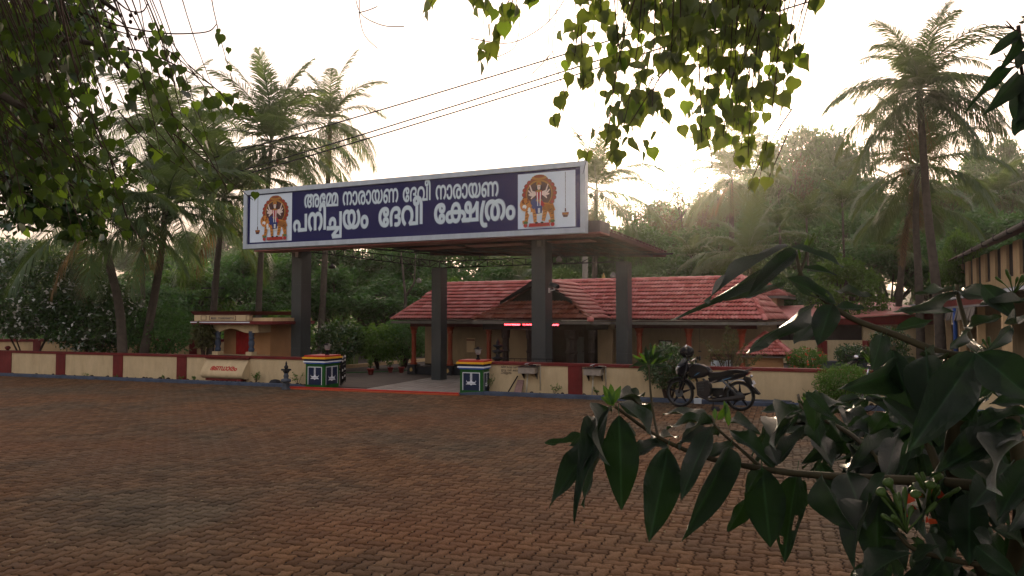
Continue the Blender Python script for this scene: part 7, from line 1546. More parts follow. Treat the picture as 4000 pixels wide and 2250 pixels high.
def areca(px, ptop, pbot, Y, s_, label):
    p, b = at(px, ptop, Y), at(px, pbot, Y); t = thing('areca_palm', label, 'palm tree', WF, p.x, Y, 0, 'areca palms behind the temple')
    m = MB(); m.tube([(0, 0, 0), (.05, 0, p.z * .6), (0, 0, p.z)], [.09, .07, .06], 8); link('trunk', m.mesh('trunk', M['trunk']), t)
    for k in range(15): link('frond', FRf[min(2, k // 5)], t, Matrix.Translation((0, 0, p.z)) @ Matrix.Rotation(k * 2.4, 4, 'Z') @ Matrix.Scale(s_, 4))
areca(3150, 850, 1250, 40, 1.15, 'feathery areca palm, left one of the pair before the hazy trees'); areca(3290, 790, 1250, 42, 1.15, 'feathery areca palm, right one of the pair before the hazy trees')
areca(3045, 880, 1250, 44, 1.0, 'smaller areca palm left of the pair'); areca(2700, 1000, 1250, 38, .9, 'small areca palm behind the temple ridge')

# electric pole and overhead wires
p = at(832, 1100, 33); po = thing('electric_pole', 'thin electric pole with crossarms behind the small shrine', 'utility pole', WF, p.x, 33, 0)
zt = at(832, 1098, 33).z
MB().tube([(p.x, 33, 0), (p.x, 33, zt)], [.09, .06], 8).build('pole', M['steel'], po)
MB().box(p.x - .5, p.x + .5, 32.97, 33.03, zt - .35, zt - .28).box(p.x - .35, p.x + .35, 32.97, 33.03, zt - .75, zt - .69).build('crossarm', M['steel'], po)
p = at(2292, 1100, 27); MB().tube([(p.x, 27.6, 0), (p.x, 27.6, at(2292, 880, 27).z)], [.12, .10], 8).solo('concrete_pole', M['pole'], WF, (p.x, 27.6, 0), 'pale round pole standing behind the temple ridge beside the front right column', 'utility pole')
for (pr, pl, lb) in (((3107, -63), (700, 652), 'upper overhead wire crossing the sky'), ((3158, -30), (700, 735), 'middle overhead wire crossing the sky'), ((3170, 5), (700, 752), 'lowest overhead wire crossing the sky')):
    a, b = at(pr[0] + 500, pr[1] - 160, 9.0), at(*pl, 33)
    # a straight image line between two depths, with a trace of sag
    N_ = 24; pts = []
    for k in range(N_ + 1):
        u = k / N_; q_ = a.lerp(b, u); q_.z -= .10 * 4 * u * (1 - u); pts.append(q_)
    MB().tube(pts, [.011 + .0008 * i for i in range(len(pts))], 4).solo('overhead_wire', M['blackpl'], WF, tuple(a), lb, 'wire', 'overhead wires')

# ---------------------------------------------------------------- heart-leaved (peepal) trees close to the viewer
def heart_leaf(bend, fold, seed):
    rr = random.Random(seed)
    hw = [(0, 0), (-.06, .20), (.06, .38), (.26, .44), (.46, .36), (.62, .21), (.76, .08), (1.0, .004)]
    mid = [(.0, 0), (.10, 0), (.26, 0), (.46, 0), (.62, 0), (.76, 0), (1.0, 0)]
    V, F = [], []
    def zz(x, y): return fold * abs(y) - bend * x * x + .02 * math.sin(x * 9 + seed) * abs(y) * 4
    for x, y in mid: V.append((x, y, zz(x, y)))
    for s in (1, -1):
        k = len(V)
        for x, y in hw[1:]:
            y *= rr.uniform(.93, 1.07); V.append((x, s * y, zz(x, y)))
        idx = [(0, k, k + 1), (0, k + 1, 1), (1, k + 1, k + 2), (1, k + 2, 2), (2, k + 2, k + 3), (2, k + 3, 3), (3, k + 3, k + 4), (3, k + 4, 4), (4, k + 4, k + 5), (4, k + 5, 5), (5, k + 5, 6)]
        F += [f if s > 0 else f[::-1] for f in idx]
    k = len(V); V += [(-.45, .008, .05), (-.45, -.008, .05), (0, .008, 0), (0, -.008, 0)]; F += [(k, k + 2, k + 3), (k, k + 3, k + 1)]
    return V, F
HL = [heart_leaf(b, f, i) for i, (b, f) in enumerate([(.12, .25), (.3, .1), (-.1, .35), (.22, .45), (.05, .05)])]
HY = [npmesh('young_heart_leaf', v, f, [M['l_young']], smooth=False) for v, f in HL[:3]]
def leaf_mtx(rr, pos, L, face=.6):
    x = Vector((rr.gauss(0, .35), rr.gauss(0, .35), -1)).normalized()
    nrm = Vector((rr.gauss(0, .6), -face + rr.gauss(0, .5), rr.gauss(0, .3))); nrm = (nrm - x * nrm.dot(x)).normalized(); y = nrm.cross(x)
    return Matrix.Translation(pos) @ Matrix((x * L, y * L, nrm * L)).transposed().to_4x4()
def peepal(name_lbl, trunk_pts, blobs, depth, depth_j, seed, llen=(.085, .135), young=.12, twigtop=-120, pull=None, overhead=None, dens=1., lm='l_peepal', limbs=()):
    rr = random.Random(seed)
    HM = [npmesh('heart_leaf', v, f, [M[lm]]) for v, f in HL]
    o = trunk_pts[0]; t = thing('peepal_tree', name_lbl, 'tree', WF, *o)
    s = MB(); s.tube(trunk_pts, [.42, .34, .28, .2][:len(trunk_pts)], 10); lg = trunk_pts[-1]
    tw = MB(); leaves = []
    for (bx, by, br, n) in blobs:
        n = round(n * dens)
        nt = max(1, n // 5); k = 0
        for j in range(nt):
            Y = depth + rr.uniform(-depth_j, depth_j)
            ex, ey = bx + rr.gauss(0, br * .42), by + rr.gauss(0, br * .42)
            sx = ex + rr.gauss(0, 60) + (pull[0] if pull else 0) * (ey + 150); sy = min(ey - 120, twigtop) if ey < 350 or rr.random() < .5 else ey - rr.uniform(180, 340)
            e, st_ = at(ex, ey, Y), at(sx, sy, Y + rr.uniform(-.3, .3)); md = st_.lerp(e, .5) + Vector((rr.gauss(0, .05), 0, rr.gauss(.02, .04)))
            pts = [st_.lerp(md, u / 4) if False else (st_ * (1 - u / 6) ** 2 + md * 2 * (u / 6) * (1 - u / 6) + e * (u / 6) ** 2) for u in range(7)]
            tw.tube(pts, [.005, .005, .004, .004, .003, .003, .002], 4, cap=False)
            m = n // nt + (1 if j < n % nt else 0)
            for q_ in range(m):
                u = rr.uniform(.45, 1.0) if m > 1 else 1; i = min(int(u * 6), 5); p = pts[i].lerp(pts[i + 1], u * 6 - i) + Vector((rr.gauss(0, .035), rr.gauss(0, .05), rr.gauss(0, .02)))
                leaves.append((leaf_mtx(rr, p, rr.uniform(*llen)), rr.random() < young, rr.randrange(len(HL))))
    rr.shuffle(leaves)
    for m, yg, k in leaves[:300]:
        link('leaf', HY[k % 3] if yg else HM[k], t, Matrix.Translation(-Vector(o)) @ m)
    if leaves[300:]: joined('leaves', [(HL[k][0], HL[k][1], Matrix.Translation(-Vector(o)) @ m) for m, yg, k in leaves[300:]], t, [M[lm]])
    for lp in limbs:
        P = [Vector(lg)] + [at(x, y, Y) for x, y, Y in lp]; s.tube(P, [.11, .05, .03, .015][:len(P)], 7)
    if overhead:
        for (c, r) in overhead: s.tube([lg, Vector(lg).lerp(Vector(c), .5) + Vector((0, 0, .3)), c], [.14, .08, .02], 6)
    s.build('trunk', M['bark'], t); tag(tw.build('twigs', M['twig'], t), kind='stuff')
    if overhead:
        P = np.concatenate([shell(np.array(c) - np.array(o), (r, r, r * .55), int(420 * r * r), .2) for c, r in overhead])
        f = link('crown', cloud_mesh('crown', P, .16, M['l_peepal'], droop=.8, shape=.8), t); tag(f, kind='stuff')
    return t
topb = [(1950, 70, 80, 12), (1900, 225, 30, 3), (1890, 320, 45, 7), (1640, 95, 45, 3), (2060, 10, 60, 6), (2270, 20, 70, 6), (2350, 80, 60, 7), (2480, 60, 90, 20), (2600, 100, 120, 40), (2720, 90, 120, 45), (2850, 70, 110, 32), (2960, 110, 80, 18), (3040, 60, 50, 6), (3070, 110, 30, 4), (2560, 220, 110, 34), (2700, 240, 110, 36), (2860, 220, 110, 32), (3000, 220, 80, 18), (3070, 310, 60, 10), (2440, 300, 60, 8), (2290, 240, 35, 4), (2325, 320, 50, 8), (2190, 420, 35, 4), (2310, 430, 55, 9), (2200, 540, 40, 7), (2390, 400, 80, 12), (2450, 480, 80, 16), (2560, 420, 70, 12), (2620, 520, 50, 9), (2380, 620, 50, 9), (2350, 540, 60, 9), (2480, 610, 25, 4), (2680, 330, 80, 14), (2850, 350, 90, 28), (2980, 340, 70, 16), (2780, 440, 90, 20), (2880, 480, 80, 24), (2800, 560, 80, 18), (2900, 620, 70, 22), (2940, 710, 45, 10), (2985, 745, 25, 4), (2740, 560, 40, 5), (3055, 560, 22, 3), (2335, 690, 50, 8), (2275, 690, 20, 3)]
peepal('heart-leaved peepal tree whose leafy twigs hang into the top right of the sky', [(5.2, .2, -.1), (4.6, .6, 2.6), (3.6, 1.4, 4.8), (2.2, 2.6, 6.0)], topb, 4.6, .55, 11, dens=1.1, limbs=(((2900, -220, 4.6), (2500, -170, 4.5), (1900, -200, 4.4)), ((3000, -200, 4.8), (3080, -140, 4.9)), ((2700, -200, 5.0), (2450, -150, 5.1), (1650, -160, 5.0))), llen=(.075, .12), young=.22, pull=(.12,), overhead=[((1.2, 3.0, 6.4), 1.6), ((3.2, 3.0, 6.6), 1.8), ((4.4, .6, 6.8), 2.0), ((0, .8, 6.9), 2.0), ((-2, 1.2, 7.0), 1.8), ((2, -1.5, 6.6), 2.4), ((5.5, 3.0, 6.2), 1.8), ((-1.0, -2.5, 7), 2.4), ((5, -3, 7), 2.4)])
leftb = [(40, 60, 100, 20), (150, 60, 100, 20), (270, 60, 90, 16), (400, 90, 60, 8), (60, 200, 110, 26), (190, 210, 110, 26), (320, 220, 90, 16), (420, 260, 50, 7), (50, 340, 110, 28), (170, 350, 120, 34), (300, 360, 100, 26), (400, 340, 60, 10), (60, 480, 120, 32), (190, 490, 120, 38), (320, 480, 100, 28), (430, 440, 60, 9), (60, 620, 120, 36), (200, 620, 120, 40), (340, 610, 110, 34), (440, 560, 70, 12), (70, 750, 110, 32), (210, 760, 120, 38), (350, 750, 100, 28), (470, 690, 70, 14), (500, 800, 55, 10), (100, 860, 70, 9), (40, 840, 60, 9), (330, 880, 45, 6), (390, 840, 70, 12), (480, 900, 55, 9), (500, 950, 30, 5), (280, 935, 30, 4), (690, 340, 45, 9), (640, 430, 45, 8), (700, 480, 45, 8), (690, 570, 50, 12), (720, 670, 50, 12), (640, 620, 45, 8), (620, 520, 40, 6), (930, 410, 35, 4), (960, 470, 35, 4), (900, 490, 35, 5), (865, 440, 15, 1), (830, 385, 15, 1), (850, 770, 40, 5), (920, 790, 45, 6), (985, 775, 18, 2), (755, 470, 20, 2), (600, 760, 60, 8), (560, 700, 50, 7)]
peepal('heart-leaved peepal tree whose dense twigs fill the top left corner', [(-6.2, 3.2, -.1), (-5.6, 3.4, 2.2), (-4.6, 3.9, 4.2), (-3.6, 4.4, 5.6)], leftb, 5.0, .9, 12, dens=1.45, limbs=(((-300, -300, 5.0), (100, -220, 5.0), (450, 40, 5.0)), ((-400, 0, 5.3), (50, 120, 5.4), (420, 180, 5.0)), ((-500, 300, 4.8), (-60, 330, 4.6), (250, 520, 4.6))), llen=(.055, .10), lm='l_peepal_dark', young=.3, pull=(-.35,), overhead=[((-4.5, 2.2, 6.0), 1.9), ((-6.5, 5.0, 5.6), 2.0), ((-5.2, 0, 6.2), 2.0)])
# bare hanging twigs
bt = thing('bare_twig', 'bare curved twigs hanging from the top edge between the two leafy masses', 'twig', WF, 0, 4.6, 4)
b = MB()
for pts in ([(1380, -60), (1400, 60), (1500, 105), (1580, 103)], [(1405, -60), (1402, 60), (1420, 140), (1475, 190)], [(1400, 50), (1440, 40), (1475, 25)], [(2180, -80), (2175, 60), (2150, 190), (2210, 380)], [(2150, -60), (2140, 250), (2115, 480), (2020, 568), (1995, 560)], [(2240, -60), (2150, 90), (2000, 180), (1840, 150)], [(2160, 200), (2100, 270), (2075, 290)], [(2030, -60), (2032, 80), (2020, 190), (1930, 228)], [(2440, -60), (2430, 200), (2420, 400), (2330, 520), (2230, 535)], [(2700, 350), (2740, 440), (2790, 640), (2760, 700)], [(2600, -30), (2570, 300), (2580, 500), (2680, 620)], [(2420, 250), (2340, 300), (2210, 380)]):
    P = [at(x, y, 4.6) for x, y in pts]; Q = []
    for i in range(len(P) - 1):
        for k in range(5): Q.append(P[i].lerp(P[i + 1], k / 5))
    Q.append(P[-1])
    for _ in range(4): Q = [Q[0]] + [(Q[i - 1] + Q[i] * 2 + Q[i + 1]) / 4 for i in range(1, len(Q) - 1)] + [Q[-1]]
    b.tube(Q, .0035, 4)
tag(b.build('twigs', M['twig'], bt), kind='stuff')
bt2 = thing('bare_twig', 'long bare twigs reaching right from the top left foliage over the palms', 'twig', WF, -2, 5, 4)
b = MB()
for pts in ([(300, 40), (450, 100), (650, 135), (820, 128), (845, 95)], [(350, 60), (420, 110), (520, 140), (600, 150)], [(440, 190), (560, 195), (700, 260), (830, 330), (910, 420)], [(450, 190), (520, 300), (640, 420), (760, 530), (830, 640), (890, 740)], [(440, 200), (480, 240), (580, 330), (650, 460)], [(430, -20), (500, 45), (560, 50), (578, 12)], [(380, 20), (480, 90), (520, 140)], [(620, 220), (660, 290)], [(200, 300), (400, 500), (470, 760), (500, 870), (560, 945)], [(60, 100), (250, 400), (330, 700)]):
    P = [at(x, y, 5) for x, y in pts]; Q = []
    for i in range(len(P) - 1):
        for k in range(5): Q.append(P[i].lerp(P[i + 1], k / 5))
    Q.append(P[-1])
    for _ in range(4): Q = [Q[0]] + [(Q[i - 1] + Q[i] * 2 + Q[i + 1]) / 4 for i in range(1, len(Q) - 1)] + [Q[-1]]
    b.tube(Q, [.008 * (1 - .6 * i / len(Q)) for i in range(len(Q))], 4)
for (x, y) in ((450, 150), (480, 165), (500, 190), (510, 60), (530, 50), (510, 85), (390, 230), (470, 60), (430, 100), (500, 140), (530, 150)):
    p = at(x, y, 5); b.lathe(p.x, p.y, [(.003, p.z - .016), (.013, p.z - .006), (.013, p.z + .006), (.003, p.z + .014)], 6)
tag(b.build('twigs', M['twig'], bt2), kind='stuff')
# darker tree behind the hanging leaves at the left edge
t = thing('dark_tree', 'dark dense tree standing behind the hanging heart leaves at the left edge', 'tree', WF, -7.2, 9, 0)
s = MB(); s.tube([(0, 0, 0), (.1, 0, 2.5), (.6, 0, 4.2), (1.3, 0, 5.0), (2.0, 0, 5.5)], [.3, .25, .18, .09, .04], 10)
P = []
for (px, py, r, n) in ((40, 150, .55, 380), (140, 60, .6, 400), (60, 330, .55, 360), (230, 130, .5, 330), (60, 520, .5, 330), (30, 680, .45, 280), (330, 60, .42, 200), (130, 420, .4, 220), (150, 620, .42, 240), (230, 760, .4, 200), (90, 800, .4, 200), (320, 780, .35, 150), (330, 880, .25, 70)):
    c = at(px, py, 9) - Vector((-7.2, 9, 0)); s.tube([(.6, 0, 4.2), tuple(c)], [.06, .02], 4); P.append(shell(tuple(c), (r, r, r), int(n * 1.1), .1))
link('trunk', s.mesh('trunk', M['bark']), t); link('crown', cloud_mesh('crown', np.concatenate(P), .17, M['l_bush'], droop=.5, shape=.5), t)

# ---------------------------------------------------------------- large-leaved shrub in the foreground
def big_leaf(curl, fold, wave, seed, notch=False):
    nx_, ny = 12, 3; V, F = [], []; rr = random.Random(seed)
    for i in range(nx_ + 1):
        x = i / nx_; hw = .5 * (math.sin(math.pi * min(1, x ** .82)) ** .85) * (1 if x < .86 else 1 - .2 * (x - .86) / .14)
        if i == nx_: hw = .004
        if i == 0: hw = .02
        zc = -curl * x * x
        for j in range(-ny, ny + 1):
            v = j / ny; y = hw * v; V.append((x, y, zc + fold * abs(y) + wave * math.sin(x * 11 + seed + (2 if v > 0 else 0)) * abs(v) ** 2 * .06))
    m = 2 * ny + 1
    for i in range(nx_):
        for j in range(m - 1):
            if notch and (i, j) in ((6, 4), (7, 4), (9, 1)): continue
            a = i * m + j; F.append((a, a + m, a + m + 1, a + 1))
    k = len(V); V += [(-.13, .012, .01), (-.13, -.012, .01), (0.02, .012, 0), (0.02, -.012, 0)]; F.append((k, k + 2, k + 3, k + 1))
    return V, F
BL = [big_leaf(c, f, w, i, i == 5) for i, (c, f, w) in enumerate([(.10, .15, .5), (.30, .25, 1.), (-.12, .2, .8), (.55, .2, 1.2), (.2, .5, .6), (.12, .2, 1.)])]
BM = [npmesh('large_leaf', v, f, [M['l_shrub']], smooth=True) for v, f in BL]
BY = [npmesh('young_shoot_leaf', v, f, [M['l_shoot']], smooth=True) for v, f in BL[:4]]
def big(parent, o, b, t_, w, Yb, Yt, roll=0., k=0, young=False):
    B, T = at(b[0], b[1], Yb), at(t_[0], t_[1], Yt); x = T - B; L = x.length; x = x / L
    view = (B - cam.location).normalized(); s = x.cross(view).normalized(); nrm = s.cross(x)
    s2 = (Matrix.Rotation(rad(roll), 3, x) @ s).normalized(); n2 = x.cross(s2)
    if n2.z < 0 and abs(n2.z) > .15: n2 = -n2; s2 = -s2
    W = w / FPX * (Yb + Yt) / 2 / max(.25, abs(math.cos(rad(roll))))
    m = Matrix.Translation(B - Vector(o)) @ Matrix((x * L, s2 * W, n2 * L)).transposed().to_4x4()
    link('leaf', (BY if young else BM)[k % (4 if young else 6)], parent, m)
SO = (1.9, 1.2, 0)
fs = thing('large_leaved_shrub', 'dark large-leaved flowering shrub reaching in from the lower right, close to the viewer', 'shrub', WF, *SO)
Z = lambda x, y: (2100 + x / 1.356, 1300 + y / 1.356)
lv = [  # (base, tip, width px, depth base, depth tip, roll, shape) in the lower zoomed view
    ((430, 440), (452, 938), 190, 1.45, 1.40, 8, 0), ((335, 540), (65, 832), 120, 1.45, 1.35, 25, 1), ((380, 395), (122, 545), 50, 1.5, 1.35, 55, 3), ((388, 400), (165, 660), 95, 1.5, 1.3, 40, 3), ((340, 500), (200, 600), 90, 1.55, 1.45, 30, 0),
    ((430, 372), (692, 530), 85, 1.5, 1.4, 35, 1), ((430, 350), (575, 300), 60, 1.55, 1.7, 50, 0), ((390, 570), (175, 850), 60, 1.5, 1.45, 60, 1), ((280, 560), (55, 615), 40, 1.55, 1.5, 60, 2), ((480, 480), (510, 545), 30, 1.55, 1.5, 50, 0),
    ((690, 615), (612, 1068), 200, 1.4, 1.32, 5, 1), ((915, 520), (755, 855), 120, 1.42, 1.3, 20, 0), ((1015, 605), (805, 1083), 140, 1.4, 1.3, 15, 4), ((1190, 718), (1230, 1135), 215, 1.35, 1.3, 5, 0), ((1110, 870), (1022, 1072), 85, 1.4, 1.4, 20, 1), ((1375, 735), (1295, 1200), 150, 1.38, 1.32, 12, 5),
    ((1020, 520), (1240, 650), 80, 1.45, 1.35, 35, 1), ((640, 590), (510, 610), 60, 1.5, 1.45, 55, 1), ((650, 560), (750, 530), 50, 1.5, 1.6, 50, 0), ((940, 480), (680, 440), 55, 1.5, 1.55, 60, 1), ((930, 470), (690, 470), 45, 1.5, 1.45, 60, 3), ((900, 450), (660, 400), 50, 1.6, 1.7, 65, 0), ((1000, 470), (1130, 460), 40, 1.5, 1.4, 60, 1), ((960, 540), (800, 520), 50, 1.5, 1.4, 50, 1),
    ((430, 350), (660, 370), 60, 1.6, 1.7, 55, 1), ((690, 610), (600, 560), 45, 1.5, 1.5, 55, 0), ((1230, 600), (1270, 690), 80, 1.4, 1.35, 20, 0), ((1040, 600), (900, 620), 50, 1.5, 1.45, 50, 1),
    ((1380, 420), (1580, 520), 80, 1.5, 1.4, 35, 1), ((1390, 430), (1150, 550), 60, 1.5, 1.4, 45, 3), ((1380, 410), (1120, 470), 45, 1.5, 1.35, 60, 1), ((1400, 410), (1180, 400), 45, 1.6, 1.6, 60, 0), ((1420, 400), (1660, 330), 70, 1.5, 1.5, 55, 1), ((1440, 530), (1230, 640), 60, 1.45, 1.35, 45, 1), ((1480, 540), (1560, 680), 110, 1.4, 1.3, 25, 0), ((1470, 540), (1640, 640), 80, 1.45, 1.35, 35, 1), ((1650, 520), (1480, 430), 50, 1.6, 1.7, 60, 0), ((1640, 520), (1880, 450), 60, 1.5, 1.5, 55, 1), ((1640, 500), (1900, 520), 50, 1.5, 1.4, 60, 3),
    ((1880, 560), (1700, 640), 110, 1.35, 1.25, 30, 1), ((1740, 640), (1560, 690), 80, 1.4, 1.3, 45, 1), ((1900, 560), (1840, 760), 120, 1.3, 1.2, 20, 0), ((1740, 640), (1700, 770), 100, 1.35, 1.3, 20, 4), ((1500, 690), (1580, 890), 110, 1.35, 1.3, 15, 1),
    ((1640, 745), (1740, 1010), 230, 1.2, 1.1, 10, 0), ((1800, 800), (1790, 1290), 210, 1.15, 1.1, 8, 1), ((1880, 780), (1930, 900), 100, 1.3, 1.2, 20, 0), ((2040, 640), (2080, 800), 120, 1.2, 1.2, 20, 0),
    ((1980, 170), (1700, 300), 170, 1.15, 1.0, 25, 0), ((1880, 90), (1985, 480), 150, 1.1, 1.05, 12, 1), ((2320, 110), (2000, 600), 240, 1.0, .92, 10, 0), ((2060, 120), (2090, 480), 200, 1.05, 1.0, 12, 4), ((2330, 110), (2640, 350), 240, .95, .9, 20, 0), ((2060, 200), (2260, 470), 200, 1.1, 1.05, 15, 1), ((1820, 15), (1785, 180), 100, 1.2, 1.15, 20, 0),
    ((2560, 520), (2140, 640), 150, 1.0, .95, 35, 1), ((2600, 560), (2160, 730), 90, 1.0, .9, 45, 1), ((2500, 700), (2300, 900), 160, 1.05, 1.0, 20, 0), ((2160, 770), (2230, 1130), 170, 1.1, 1.05, 12, 1), ((2290, 850), (2280, 1215), 190, 1.05, 1.0, 10, 0), ((2240, 600), (2420, 640), 120, 1.1, 1.05, 35, 1), ((2350, 760), (2600, 930), 110, 1.0, .95, 35, 1), ((2160, 640), (2380, 800), 140, 1.15, 1.1, 25, 0), ((2230, 980), (2330, 1210), 110, 1.1, 1.05, 20, 1),
    ((1980, 1170), (1530, 1300), 60, 1.0, .95, 50, 1), ((1900, 1150), (1700, 1190), 55, 1.1, 1.1, 50, 1), ((2310, 1050), (2420, 1110), 90, 1.0, 1.0, 30, 0), ((2330, 1130), (2500, 1290), 130, .95, .9, 20, 1), ((1840, 1010), (1930, 1040), 60, 1.1, 1.1, 50, 1), ((1960, 1090), (1820, 1070), 45, 1.1, 1.1, 50, 0), ((2080, 1060), (2150, 1190), 90, 1.05, 1.0, 20, 0), ((2420, 1040), (2640, 1110), 80, .95, .9, 40, 1), ((1990, 1200), (2100, 1120), 60, 1.05, 1.0, 40, 0),
    ((2600, 430), (2290, 450), 60, 1.0, 1.0, 60, 1), ((2290, 460), (2270, 580), 80, 1.0, 1.0, 30, 0), ((2600, 380), (2420, 340), 60, 1.0, 1.0, 55, 1), ((2540, 480), (2420, 520), 50, 1.0, 1.0, 55, 0), ((2620, 700), (2440, 900), 140, .95, .9, 25, 1), ((2600, 900), (2520, 1050), 80, .95, .9, 30, 0),
]
for i, (b, t_, w, yb_, yt_, rl, k) in enumerate(lv): big(fs, SO, Z(*b), Z(*t_), w / 1.356 * .97, yb_, yt_, rl * (1 if i % 2 else -1), k)
up = [  # full-frame pixels
    ((3100, 990), (2690, 1240), 60, 1.5, 1.3, 20, 3), ((3110, 980), (2933, 1131), 95, 1.45, 1.35, 25, 0), ((3080, 960), (2705, 1148), 26, 1.5, 1.35, 65, 3), ((3062, 1118), (2810, 1212), 55, 1.5, 1.4, 40, 1), ((3187, 1186), (2852, 1385), 75, 1.4, 1.25, 25, 1), ((3070, 1085), (3275, 1180), 85, 1.35, 1.3, 25, 4), ((3120, 1045), (3265, 1062), 34, 1.45, 1.4, 55, 3), ((3090, 965), (3312, 1025), 28, 1.45, 1.35, 65, 3), ((3262, 1135), (3418, 1180), 40, 1.4, 1.3, 50, 1),
    ((3250, 1190), (3195, 1335), 140, 1.3, 1.25, 15, 0), ((3255, 1200), (3385, 1215), 50, 1.35, 1.3, 45, 1), ((3180, 1265), (3095, 1362), 95, 1.4, 1.35, 20, 1), ((3730, 1135), (3540, 1225), 55, 1.3, 1.2, 40, 3), ((3735, 1130), (3560, 1180), 34, 1.35, 1.3, 60, 1), ((3750, 1140), (3975, 1185), 90, 1.2, 1.1, 25, 1), ((3752, 1150), (3845, 1110), 40, 1.3, 1.2, 50, 0), ((3840, 1115), (3968, 1240), 110, 1.1, 1.05, 20, 0), ((3830, 1185), (4020, 1190), 40, 1.1, 1.0, 55, 1), ((3770, 1280), (3945, 1250), 55, 1.2, 1.1, 45, 1),
    ((3460, 1312), (3415, 1440), 95, 1.25, 1.2, 15, 0), ((3730, 1218), (3560, 1245), 36, 1.3, 1.2, 55, 1), ((3500, 1285), (3640, 1262), 60, 1.25, 1.2, 45, 1), ((3780, 1295), (3680, 1372), 60, 1.2, 1.15, 30, 1), ((3790, 1330), (3860, 1390), 55, 1.2, 1.1, 35, 0), ((3100, 1000), (3150, 960), 30, 1.45, 1.5, 40, 0), ((3690, 1400), (3560, 1420), 50, 1.2, 1.1, 50, 1), ((3950, 1280), (3880, 1360), 70, 1.1, 1.05, 30, 0), ((4010, 1250), (3900, 1310), 60, 1.1, 1.0, 40, 1)]
for i, (b, t_, w, yb_, yt_, rl, k) in enumerate(up): big(fs, SO, b, t_, w * .72, yb_, yt_, rl * (.8 if i % 2 else -.8), (0, 2, 2, 0, 5, 0)[k])
for (b, t_, w) in (((2390, 1580), (2355, 1500), 26), ((2392, 1580), (2385, 1495), 28), ((2395, 1580), (2425, 1502), 26), ((2400, 1585), (2345, 1545), 24), ((2800, 1640), (2850, 1575), 26), ((2795, 1640), (2790, 1590), 18), ((2845, 1665), (2832, 1560), 24), ((3128, 1015), (3110, 955), 16), ((3150, 960), (3185, 925), 14), ((3140, 965), (3160, 915), 12), ((3405, 1425), (3365, 1370), 14), ((3172, 1590), (3155, 1520), 16), ((3165, 1590), (3130, 1545), 16)):
    big(fs, SO, b, t_, w, 1.45, 1.47, R.uniform(-30, 30), 0, True)
for k, (x, y) in enumerate(((2470, 1385), (2455, 1425), (2490, 1455), (2500, 1370), (2520, 1350), (2545, 1340), (2565, 1345), (2600, 1345), (2620, 1390), (2640, 1378), (2610, 1430), (2480, 1400), (2575, 1400), (2560, 1375))):
    big(fs, SO, (2534 + (x - 2534) * .2, 1425 + (y - 1425) * .1), (x, y), 15, 1.65, 1.65, R.uniform(-40, 40), k, k % 3 == 0)
# whorls further inside the bush: leaves that radiate and droop
rr = random.Random(77)
for (px, py, Y, n, L) in ((3150, 1600, 1.9, 8, .12), (3300, 1600, 1.8, 8, .13), (3420, 1640, 1.7, 8, .13), (3250, 1680, 1.7, 7, .12), (3050, 1650, 1.9, 7, .12), (3380, 1560, 2.0, 7, .12), (3560, 1680, 1.6, 8, .13), (3600, 1800, 1.4, 7, .13), (3450, 1780, 1.5, 8, .13), (3700, 1700, 1.5, 8, .13), (3350, 1720, 1.6, 8, .13), (3820, 1620, 1.5, 8, .13), (3900, 1760, 1.3, 7, .12), (3520, 1560, 2.1, 7, .12), (3660, 1560, 1.9, 7, .12), (3780, 1500, 1.8, 6, .12), (3600, 1900, 1.3, 6, .12), (3750, 1850, 1.3, 7, .12), (3880, 1900, 1.2, 6, .11)):
    c = at(px, py, Y)
    for k in range(n):
        an = k * 2.4 + rr.random(); d = Vector((math.cos(an), math.sin(an), rr.uniform(-.55, .15))).normalized(); l = L * rr.uniform(.7, 1.1)
        nrm = Vector((0, 0, 1)) + Vector((rr.gauss(0, .2), rr.gauss(0, .2), 0)); nrm = (nrm - d * nrm.dot(d)).normalized(); s2 = nrm.cross(d)
        link('leaf', BM[rr.choice((0, 1, 3, 1))], fs, Matrix.Translation(c - Vector(SO)) @ Matrix((d * l, s2 * l * .36, nrm * l)).transposed().to_4x4())
for _ in range(95):                                        # the bush is thick towards its heart: leaves hang at every depth
    x, y = rr.triangular(2950, 4050, 3750), rr.uniform(1470, 2230); Yd = rr.uniform(1.05, 1.8)
    if y > 1900 and x < 3350: continue
    an = rr.uniform(-.9, .9); l = rr.uniform(150, 300) / Yd
    big(fs, SO, (x, y), (x + l * math.sin(an), y + l * math.cos(an) * .9), rr.uniform(45, 105) / Yd, Yd, Yd - rr.uniform(-.05, .1), rr.uniform(-60, 60), rr.randrange(6))
st = MB()
def stem(pts, Ys, r0, r1):
    P = [at(x, y, Y) for (x, y), Y in zip(pts, Ys)]; Q = []
    for i in range(len(P) - 1):
        for k in range(5): Q.append(P[i].lerp(P[i + 1], k / 5))
    Q.append(P[-1])
    for _ in range(3): Q = [Q[0]] + [(Q[i - 1] + Q[i] * 2 + Q[i + 1]) / 4 for i in range(1, len(Q) - 1)] + [Q[-1]]
    st.tube(Q, [r0 + (r1 - r0) * i / (len(Q) - 1) for i in range(len(Q))], 7)
stem([(3980, 1420), (3780, 1395), (3670, 1380), (3500, 1308), (3340, 1253), (3235, 1190), (3125, 1076), (3110, 985)], [1.15, 1.2, 1.2, 1.25, 1.3, 1.35, 1.4, 1.45], .008, .003)
stem([(3810, 1390), (3780, 1290), (3742, 1160), (3738, 1110)], [1.2, 1.25, 1.3, 1.3], .005, .003)
stem([(3120, 1080), (3150, 1000), (3150, 960)], [1.4, 1.45, 1.45], .003, .002)
stem([Z(2700, 860), Z(2470, 830), Z(2150, 790), Z(1700, 770), Z(1300, 740), Z(900, 670), Z(640, 560), Z(410, 390)], [1.0, 1.05, 1.1, 1.2, 1.35, 1.45, 1.5, 1.5], .010, .003)
